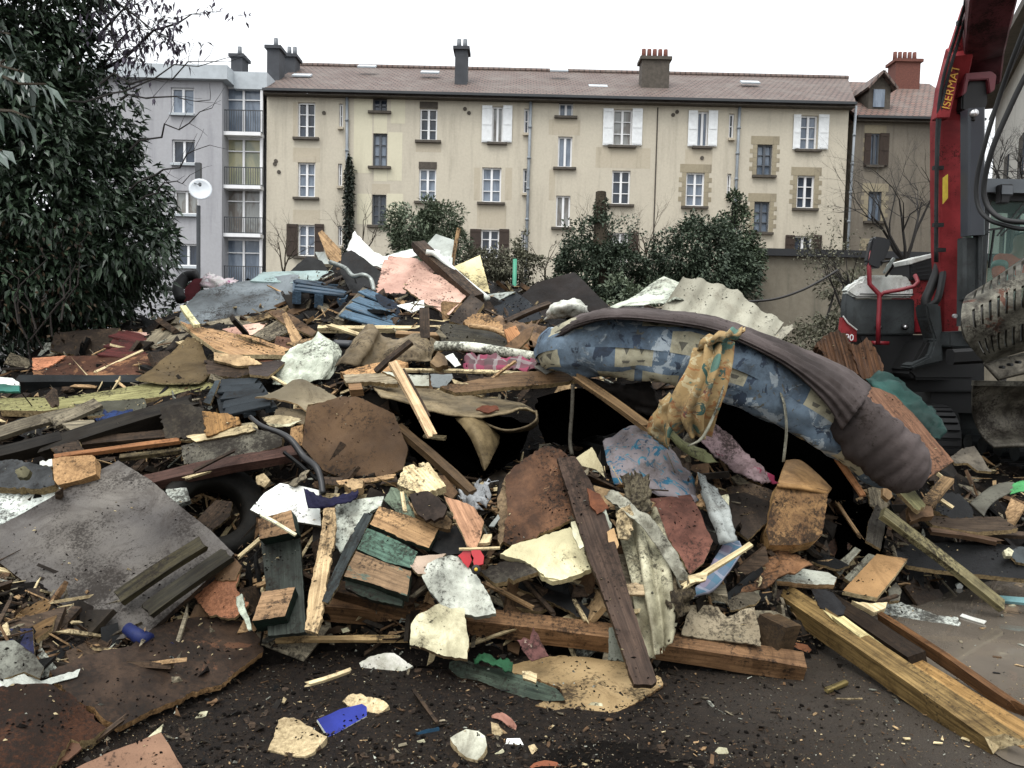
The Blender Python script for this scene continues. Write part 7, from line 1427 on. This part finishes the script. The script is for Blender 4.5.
# upper body, right hand side
PR('side_panel', DG, '847,292 855,299 915,299 915,335 846,335 845,310', 8.8, .14)
PR('hood', WHT, '846,292 848,288 856,282 861,281 863,277 868,275 905,275 911,280 914,288 914,298 855,298', 8.78, .17, bev=.03)
q = MB(); a = W(860, 294, 8.75); b_ = W(914, 294.5, 8.75); q.bar(a, b_, .015, .012); q.build('hood_seam', BLK, EX)
dec = PR('decal', RED, '841.5,330 843,317 848,323 857,330 857,342 841.5,342', 8.77, .1, bev=.006)
q = MB(); q.tube([W(843, 316, 8.75), W(848, 323, 8.75), W(857, 330, 8.75)], .008, 6); q.build('decal_line', WHT, EX)
p0 = W(844.5, 340, 8.748); TX('number', '90', simple('white_print', 'c9c9c9', .5), p0, Vector((1, 0, -.06)), Vector((0, 0, 1)), .1, dec)
for px in (878, 904):
    c = W(px, 327, 8.77); q = MB(); q.tube([c, c + Vector((0, -.03, 0))], .035, 12); k = q.build('lamp_housing', BLK, EX, True); q = MB(); q.tube([c + Vector((0, -.03, 0)), c + Vector((0, -.045, 0))], .02, 10); q.build('lens', CHR, k, True)
PR('lower_frame', simple('frame_black', '141517', .6), '858,335 926,335 926,345 985,350 985,392 900,392 872,370', 8.85, .3)
PR('body_panel', RED, '908,279 938,279 938,334 908,334', 8.95, .4)
PR('body_step', simple('red_light', '8e2a35', .4), '914,320 927,320 927,333 914,333', 8.88, .08)
PR('air_box', simple('vent_black', '1b1d20', .6), '910,262 937,255 937,280 910,280', 8.9, .5); PR('vent_lid', WHT, '909,260 936.5,252.5 937.5,256 910,264.5', 8.88, .55, bev=.006)
q = MB()
for k in range(4): q.bar(W(912, 266 + k * 3.4, 8.895), W(935, 261 + k * 4.2, 8.895), .01, .01)
q.build('vent_slats', DG, EX)
hr = MB(); RR = simple('rail_red', '7a222d', .45, var=.25)
hr.tube([W(*p) for p in [(878,344,8.6),(878.5,320,8.6),(879.5,300,8.6),(879,294,8.6),(874,289,8.6),(869.5,284,8.6),(869,266,8.6),(870,251,8.6)]], .024, 10)
hr.tube([W(*p) for p in [(879,297,8.6),(884,292.5,8.6),(900,290,8.5),(914,286.5,8.45),(918,282,8.45),(915,275,8.5)]], .022, 10); hr.box(*sorted((W(872, 342, 8.7).x, W(886, 342, 8.7).x)), W(878, 340, 8.62).y, W(878, 340, 8.75).y, W(878, 342, 8.6).z - .03, W(878, 342, 8.6).z + .01)
hr.build('handrail', RR, EX, True)
PR('mirror', simple('mirror_black', '1c1e22', .45), '875,236 888,238 892,241 891,246 882,267 877,269 868,266 867,262 872,240', 8.55, .1, bev=.02)
q = MB(); q.tube([W(882, 262, 8.55), W(889, 261, 8.55), W(893, 266, 8.55), W(886, 276, 8.7)], .014, 8); q.build('mirror_bracket', BLK, EX, True)
PR('small_mirror', simple('mirror_grey', '6b706c', .2), '894,257 896,259 890,268 885,274 884,272 889,264', 8.5, .04, bev=.005)
# black rubber hoses and the boom foot
for pts, r in [([(941,258,8.5),(936,275,8.5),(930,290,8.5),(926,300,8.5),(927,312,8.5)], .05), ([(945,260,8.45),(941,285,8.4),(937,300,8.4),(930,306,8.45)], .035)]:
    q = MB(); q.tube([Vector(tuple(v)) for v in crv([tuple(W(*p)) for p in pts], 6)], r, 10); q.build('hose', BLK, EX, True)
PR('boom_foot', DG, '926,304 941,304 943,330 944,362 926,366 912,370 910,366 930,356 935,340 928,318', 8.35, .25, bev=.02)
PR('swing_bracket', BLK, '926,340 985,340 985,368 975,380 915,380 908,372', 8.45, .5, bev=.03)
PR('bracket_plate', DG, '949,332 986,330 990,345 986,349 950,347', 8.2, .35); q = MB()
for px, py in [(966,337),(954,316),(966,281)]: c = W(px, py, 8.12); q.tube([c, c + Vector((0, -.03, 0))], .022, 10)
q.build('bolt', CHR, EX)
q = MB(); q.bar(W(950, 357, 8.1), W(986, 355, 8.1), .16, .16, cham=.03); q.build('swing_cylinder', BLK, EX)
# boom: box section swept along its bend
def sweep(name, mt, nodes_, parent=EX, em=None):
    """nodes: px,py,d,width,height(depth)"""
    P = [W(*n[:3]) for n in nodes_]; V = []; F = []; I = []; c = .02
    for k, p in enumerate(P):
        t_ = (P[min(k + 1, len(P) - 1)] - P[max(k - 1, 0)]).normalized(); X = Vector((1, 0, 0)); X = (X - t_ * X.dot(t_)).normalized(); N_ = t_.cross(X); N_ = N_ if N_.y < 0 else -N_
        w_, h = nodes_[k][3] / 2, nodes_[k][4]
        for u, v in [(-w_, c), (-w_ + c, 0), (w_ - c, 0), (w_, c), (w_, h - c), (w_ - c, h), (-w_ + c, h), (-w_, h - c)]: V.append(p + X * u - N_ * v)
    for k in range(len(P) - 1):
        for i in range(8): F.append((k * 8 + i, k * 8 + (i + 1) % 8, (k + 1) * 8 + (i + 1) % 8, (k + 1) * 8 + i)); I.append(1 if (em and i == 1) else 0)
    F += [tuple(range(8)), tuple(range(len(P) * 8 - 8, len(P) * 8))]; I += [0, 0]
    return fromraw(name, V, F, [mt, em] if em else mt, parent, mi=I)
bo = sweep('boom', RED, [(951,334,8.55,.18,.2),(951.5,300,8.45,.19,.2),(952,250,8.35,.24,.22),(952,180,8.25,.25,.22),(952,120,8.2,.25,.22),(957,85,8.1,.22,.22),(964,55,7.9,.20,.22)])
sweep('boom_arm', MAR, [(985,88,8.35,.3,.3),(984,60,8.0,.36,.35),(989,30,7.5,.37,.38),(996,-10,7.0,.40,.4),(1006,-60,6.5,.42,.4),(1018,-120,6.0,.42,.4)])
PR('boom_cheek', RED, '937,118 941,86 949,60 959,30 968,2 977,-12 980,-10 972,20 966,48 958,80 950,118', 8.02, .12, bev=.008)
PR('boom_lug', simple('lug_red', '6d2a33', .5), '966,73 992,71 997,75 995,90 990,93 988,79 969,80 967,92 962,96', 8.0, .3, bev=.008)
PR('boom_hollow', BLK, '969,80 988,79 988,105 978,116 962,110 962,96', 8.05, .25)
_c = W(937, 118, 8.02) + Vector((0, -.006, 0)); p0 = hitp(949, 110, _c, Vector((0, -1, 0))); p1 = hitp(964, 50, _c, Vector((0, -1, 0))); TX('lettering', 'ISERMAT', simple('yellow_print', 'b9922e', .5), p0, p1 - p0, Vector((-1, 0, .2)), .115, bo)
PR('warning_sticker', simple('yellow_sticker', 'b7a236', .5, var=.3, scale=12), '943,178 948,174 948,198 943,204', 8.13, .01, bev=0)
for dx in (0, 4.5):
    q = MB(); q.tube([Vector(tuple(v)) for v in crv([tuple(W(*p)) for p in [(935.5+dx*.3,262,8.4),(936+dx*.2,190,8.2),(937.5+dx*.5,120,8.05),(944+dx,75,7.95),(956+dx,35,7.8),(966+dx,0,7.5),(975+dx,-40,7.2)]], 6)], .016, 8); q.build('hydraulic_line', DG, EX, True)
for px, py in [(960,23),(936,168),(936,225),(938,250)]: q = MB(); q.bar(W(px - 3, py, 7.9 if py < 50 else 8.2), W(px + 7, py, 7.9 if py < 50 else 8.2), .04, .04); q.build('line_clamp', BLK, EX)
cy = MB(); cy.bar(W(972.5, 236, 8.0), W(972.5, 110, 7.9), .17, .17, (0, -1, 0), cham=.02); cb_ = cy.build('lift_cylinder', simple('cylinder_grey', '3d4147', .4, var=.15), EX)
c = W(972.5, 114, 7.82); q = MB(); q.tube([c, c + Vector((0, -.05, 0))], .035, 12); q.build('pin', CHR, cb_, True); c = W(972.8, 119.5, 7.83); q = MB(); q.tube([c, c + Vector((0, -.012, 0))], .02, 10); q.build('pin_hole', BLK, cb_, True)
cy = MB(); cy.bar(W(969, 326, 8.1), W(970, 238, 8.05), .2, .14, (0, -1, 0), cham=.02); cy.bar(W(962, 300, 8.0), W(962, 240, 8.0), .04, .1, (0, -1, 0)); cy.bar(W(977, 300, 8.0), W(977, 232, 8.0), .03, .1, (0, -1, 0)); cy.build('cylinder_mount', DG, EX)
for k, pts in enumerate([[(1040,-10,6.6),(1018,45,6.8),(1000,95,7.0),(986,140,7.1),(977,180,7.2),(978,205,7.2),(988,219,7.1),(1004,225,7.0),(1022,229,6.9),(1045,228,6.8)], [(1045,45,6.7),(1026,75,6.8),(1008,112,6.9),(992,150,7.0),(984,185,7.1),(987,205,7.1),(1000,218,7.0),(1018,222,6.9),(1045,222,6.8)], [(1040,5,6.9),(1010,70,7.1),(990,120,7.3)]]):
    q = MB(); q.tube([Vector(tuple(v)) for v in crv([tuple(W(*p)) for p in pts], 6)], [.02, .023, .014][k], 10); q.build('hydraulic_hose', BLK, EX, True)
# cab with the operator
gm_, t, b = nodes('cab_glass'); b.inputs['Base Color'].default_value = lin('8fa8a2'); b.inputs['Roughness'].default_value = .04
tr = t.nodes.new('ShaderNodeBsdfTransparent'); tr.inputs[0].default_value = lin('dcebe7'); ms = t.nodes.new('ShaderNodeMixShader'); ms.inputs[0].default_value = .12; t.links.new(tr.outputs[0], ms.inputs[1]); t.links.new(b.outputs[0], ms.inputs[2]); t.links.new(ms.outputs[0], t.nodes['Material Output'].inputs['Surface'])
cabf = MB(); 
def bxp(mb, x0, y0, x1, y1, d, th): 
    a = W(x0, y1, d); e = W(x1, y0, d); mb.box(a.x, e.x, a.y, a.y + th, a.z, e.z)
bxp(cabf, 980, 186, 986, 345, 8.6, .1); bxp(cabf, 1084, 186, 1090, 345, 8.6, .1); bxp(cabf, 984, 302, 1086, 345, 8.62, .08)
bxp(cabf, 1004, 205, 1008, 345, 9.35, .08); bxp(cabf, 1080, 205, 1085, 345, 9.35, .08)
cabf.build('cab_frame', DG, EX); rf = MB(); bxp(rf, 984, 181, 1092, 192, 8.45, .95); rf.build('cab_roof', simple('cab_roof_grey', '5b6064', .5), EX); q = MB(); bxp(q, 986, 192.3, 1088, 200, 8.55, .8); q.build('roof_lining', BLK, EX)
q = MB(); bxp(q, 986, 200, 1084, 302, 8.66, .008); q.build('windscreen', gm_, EX); q = MB(); a = W(984, 200, 8.75); q.box(a.x, a.x + .008, a.y, a.y + .7, W(984, 302, 8.75).z, a.z); q.build('side_glass', gm_, EX)
q = MB(); bxp(q, 992, 340, 1090, 350, 8.7, .7); q.build('cab_floor', BLK, EX)
wl = PR('work_light', BLK, '1001,184 1014,184 1014,195 1010,197 1010,203 1000,203 1001,199', 8.35, .1, bev=.01); q = MB(); bxp(q, 1002, 185.5, 1013, 194, 8.34, .01); q.build('lens', simple('lamp_lens', '5c6064', .15), wl)
q = MB(); q.bar(W(997, 236, 8.55), W(1026, 200, 8.5), .015, .012); q.bar(W(1001, 236, 8.55), W(1030, 204, 8.5), .015, .012); q.bar(W(994, 230, 8.55), W(989, 268, 8.6), .02, .015); q.bar(W(988, 230, 8.55), W(1003, 228, 8.55), .03, .02); q.build('wiper', BLK, EX)
PR('seat', simple('seat_cloth', '1c2022', .85), '1018,240 1040,240 1046,300 1046,330 1010,330 1012,298 1014,280', 9.6, .25, bev=.05)
PR('grab_rail', DG, '978,232 990,230 991,234 979,237', 8.2, .1)
# tracks, blade
def track(px0, px1, dfront, L):
    a = W(px0, 420, dfront); b_ = W(px1, 420, dfront); x0, x1 = a.x, b_.x; zc = .3 + .36; r = .33; y0 = a.y + r; y1 = y0 + L; tr_ = MB(); per = []
    n = 14
    for k in range(n + 1): an = math.pi / 2 + math.pi * k / n; per.append((y0 + math.cos(an) * r, zc + math.sin(an) * r, an))
    m2 = 12
    for k in range(1, m2): per.append((y0 + L * k / m2, zc - r, -math.pi / 2))
    for k in range(n + 1): an = -math.pi / 2 + math.pi * k / n; per.append((y1 + math.cos(an) * r, zc + math.sin(an) * r, an))
    for k in range(1, m2): per.append((y1 - L * k / m2, zc + r, math.pi / 2))
    for y, z, an in per:
        nrm = Vector((0, math.cos(an), math.sin(an))); t_ = Vector((0, -math.sin(an), math.cos(an))); c = Vector((0, y, z))
        tr_.bar((x0, y, z), (x1, y, z), .10, .035, nrm); tr_.bar(Vector((x0 + .02, 0, 0)) + Vector((0, y, z)) + nrm * .03, Vector((x0 + (x1 - x0) * .47, 0, 0)) + Vector((0, y, z)) + nrm * .03, .05, .04, nrm); tr_.bar(Vector((x0 + (x1 - x0) * .53, y, z)) + nrm * .03, Vector((x1 - .02, y, z)) + nrm * .03, .05, .04, nrm)
    o = tr_.build('track', simple('track_rubber', '17181a', .7, var=.4), EX)
    q = MB()
    for yy in (y0, y1): q.tube([(x0 + .05, yy, zc), (x1 - .05, yy, zc)], .27, 20)
    for k in range(5): q.tube([(x0 + .08, y0 + L * (k + .7) / 6, zc - .2), (x1 - .08, y0 + L * (k + .7) / 6, zc - .2)], .1, 12)
    q.build('track_rollers', DG, o)
track(903, 962, 8.3, 1.9); track(1062, 1122, 8.3, 1.9)
q = MB(); bxp(q, 930, 392, 1090, 412, 9.0, 1.4); q.build('undercarriage', BLK, EX)
S('dozer_blade', None, None, WORN, ['974,384,7.75 973,396,7.85 974,415,7.95 982,434,7.9 994,446,7.7', '1000,384,7.75 1000,396,7.87 1001,415,7.97 1004,432,7.9 1010,445,7.68', '1040,384,7.75 1040,396,7.87 1040,415,7.97 1040,432,7.9 1040,445,7.68', '1110,386,7.75 1110,398,7.87 1110,415,7.97 1110,434,7.9 1110,447,7.68'], parent=EX, th=.03, nu=6, nv=4)
q = MB(); q.bar(W(973, 383, 7.76), W(1112, 385, 7.76), .05, .05); q.build('blade_top_edge', STL, EX)
q = MB(); q.bar(W(1030, 430, 8.0), W(1040, 405, 9.0), .12, .14); q.bar(W(1085, 430, 8.0), W(1080, 405, 9.0), .12, .14); q.build('blade_arm', BLK, EX)
# skeleton bucket hanging in front of the cab
bk = empty('excavator_bucket', W(1040, 310, 7.2), 'worn grey slotted screening bucket hanging in front of the excavator cab', 'bucket')
ctl = [[(975,291,7.55),(1000,274,7.5),(1040,246,7.45),(1100,206,7.4)], [(966,296,7.3),(1000,276,7.25),(1040,254,7.2),(1100,218,7.15)], [(961.5,309,7.12),(1000,288,7.08),(1040,270,7.05),(1100,240,7.0)], [(962,325,7.05),(1000,306,7.0),(1040,290,6.95),(1100,264,6.9)], [(967,341,7.08),(1000,326,7.05),(1040,311,7.0),(1100,290,6.95)], [(977,355,7.2),(1000,346,7.15),(1040,334,7.1),(1100,316,7.05)], [(985,363,7.3),(1005,357,7.28),(1040,347,7.25),(1100,331,7.2)]]
G = [crv([tuple(W(*p)) for p in r], 14) for r in ctl]; m_ = len(G[0]); Gc = [crv([g[j] for g in G], 7) for j in range(m_)]; nb = len(Gc[0]); V = np.array(Gc); F = []; nn_ = m_ * nb
du = np.gradient(V, axis=0); dv = np.gradient(V, axis=1); N_ = np.cross(du, dv); N_ /= np.linalg.norm(N_, axis=2)[:, :, None]; N_ *= np.sign(np.sum(N_.mean(axis=(0, 1)) * (np.array(tuple(CP)) - V.mean(axis=(0, 1)))))
slot = lambda i, j: (i % 3 == 1 and i > 1) and ((4 <= j < 12) or (17 <= j < 25) or (30 <= j < 37))
ok = lambda i, j: 0 <= i < m_ - 1 and 0 <= j < nb - 1 and not slot(i, j); q = lambda i, j: i * nb + j
for i in range(m_ - 1):
    for j in range(nb - 1):
        if not ok(i, j): continue
        f = (q(i, j), q(i + 1, j), q(i + 1, j + 1), q(i, j + 1)); F.append(f); F.append(tuple(nn_ + k for k in reversed(f)))
        for di, dj, e0, e1 in ((-1, 0, q(i, j), q(i, j + 1)), (1, 0, q(i + 1, j + 1), q(i + 1, j)), (0, -1, q(i + 1, j), q(i, j)), (0, 1, q(i, j + 1), q(i + 1, j + 1))):
            if not ok(i + di, j + dj): F.append((e0, e1, nn_ + e1, nn_ + e0))
fromraw('shell', np.vstack([V.reshape(-1, 3), (V - N_ * .035).reshape(-1, 3)]), F, STL, bk)
e0 = [Vector(tuple(V[0, j])) for j in range(0, nb, 2)]; mb = MB(); back = [p + (Vector((.02, 0, 0))) for p in e0]
mb.add(e0 + [Vector(tuple(V[0, -1])) + Vector((.3, .5, .25)), Vector(tuple(V[0, 0])) + Vector((.3, .3, -.05))], [tuple(range(len(e0) + 2))]); mb.build('side_plate', WORN, bk)
S('cutting_lip', None, None, WORN, ['984,362,7.32 999,379,7.22', '1010,356,7.3 1018,374,7.2', '1040,348,7.25 1044,368,7.15', '1100,332,7.2 1100,354,7.1'], parent=bk, th=.04)
q = MB()
for px, py in [(1000,367),(1008,364.5),(1016,362)]: c = W(px, py, 7.2); q.tube([c, c + Vector((0, -.06, 0))], .014, 8)
q.build('lip_bolt', BLK, bk)
q = MB(); q.bar(W(1110, 230, 7.4), W(1130, -60, 6.3), .28, .34, (0, -1, 0), cham=.02); q.build('dipper_arm', RED, EX)
# operator, seated behind the glass: one continuous body, hi-vis jacket over it
def skin(name, verts, edges, mt, parent, lvl=2):
    me = bpy.data.meshes.new(name); me.from_pydata([v[:3] for v in verts], edges, []); ob = bpy.data.objects.new('tmp', me); COL.objects.link(ob)
    ob.modifiers.new('s', 'SKIN'); ob.modifiers.new('d', 'SUBSURF').levels = lvl
    for k, v in enumerate(verts): me.skin_vertices[0].data[k].radius = (v[3], v[4] if len(v) > 4 else v[3])
    me.skin_vertices[0].data[0].use_root = True; bpy.context.view_layer.update()
    m2 = bpy.data.meshes.new_from_object(ob.evaluated_get(bpy.context.evaluated_depsgraph_get())); bpy.data.objects.remove(ob); m2.name = name; m2.materials.clear()
    return link(name, m2, mt, parent, None, True)
so = W(1017, 312, 9.1)
def PV(x, y, z, r, r2=None): return (so.x + x, so.y + y, so.z + z, r, r2 or r)
op = empty('person', so, 'person in an orange hi-vis jacket with grey bands seated in the excavator cab', 'person')
vs = [PV(0,0,.12,.15,.13), PV(0,.03,.35,.15,.12), PV(0,.04,.55,.17,.12), PV(0,.02,.68,.06), PV(0,-.01,.80,.095,.105), PV(0,0,.9,.07), PV(-.2,.02,.6,.06), PV(-.3,-.12,.38,.05), PV(-.2,-.36,.30,.038), PV(-.17,-.44,.31,.03), PV(.2,.02,.6,.06), PV(.28,-.12,.38,.05), PV(.2,-.36,.30,.038), PV(.17,-.44,.31,.03), PV(-.12,-.4,.12,.085), PV(-.12,-.5,-.15,.05), PV(.12,-.4,.12,.085), PV(.12,-.5,-.15,.05)]
skin('body', vs, [(0,1),(1,2),(2,3),(3,4),(4,5),(2,6),(6,7),(7,8),(8,9),(2,10),(10,11),(11,12),(12,13),(0,14),(14,15),(0,16),(16,17)], simple('skin', '8f6a58', .6, var=.1), op)
HV = simple('hi_vis_orange', 'ff5a3c', .8, var=.05); HB = simple('grey_band', '8b8f8c', .5)
js = [PV(0,0,.1,.17,.16), PV(0,.03,.35,.18,.15), PV(0,.04,.57,.19,.14), PV(-.22,.02,.6,.085), PV(-.32,-.12,.38,.07), PV(-.21,-.34,.30,.055), PV(.22,.02,.6,.085), PV(.3,-.12,.38,.07), PV(.21,-.34,.30,.055)]
skin('jacket', js, [(0,1),(1,2),(2,3),(3,4),(4,5),(2,6),(6,7),(7,8)], HV, op)
q = MB()
def band(a, b_, r): a = Vector(PV(*a, 0)[:3]); b_ = Vector(PV(*b_, 0)[:3]); q.tube([a, b_], r, 14)
band((-.25,-.03,.54), (-.27,-.06,.48), .087); band((-.28,-.22,.345), (-.255,-.27,.33), .074); band((.24,-.03,.54), (.26,-.06,.48), .087); q.tube([Vector(PV(0,.02,.28,0)[:3]), Vector(PV(0,.02,.34,0)[:3])], .19, 20); q.build('reflective_band', HB, op, True)
hh = [PV(0,.02,.84,.1,.11), PV(0,.03,.92,.075)]; skin('hair', hh, [(0,1)], simple('dark_hair', '1c1512', .8), op, 1)
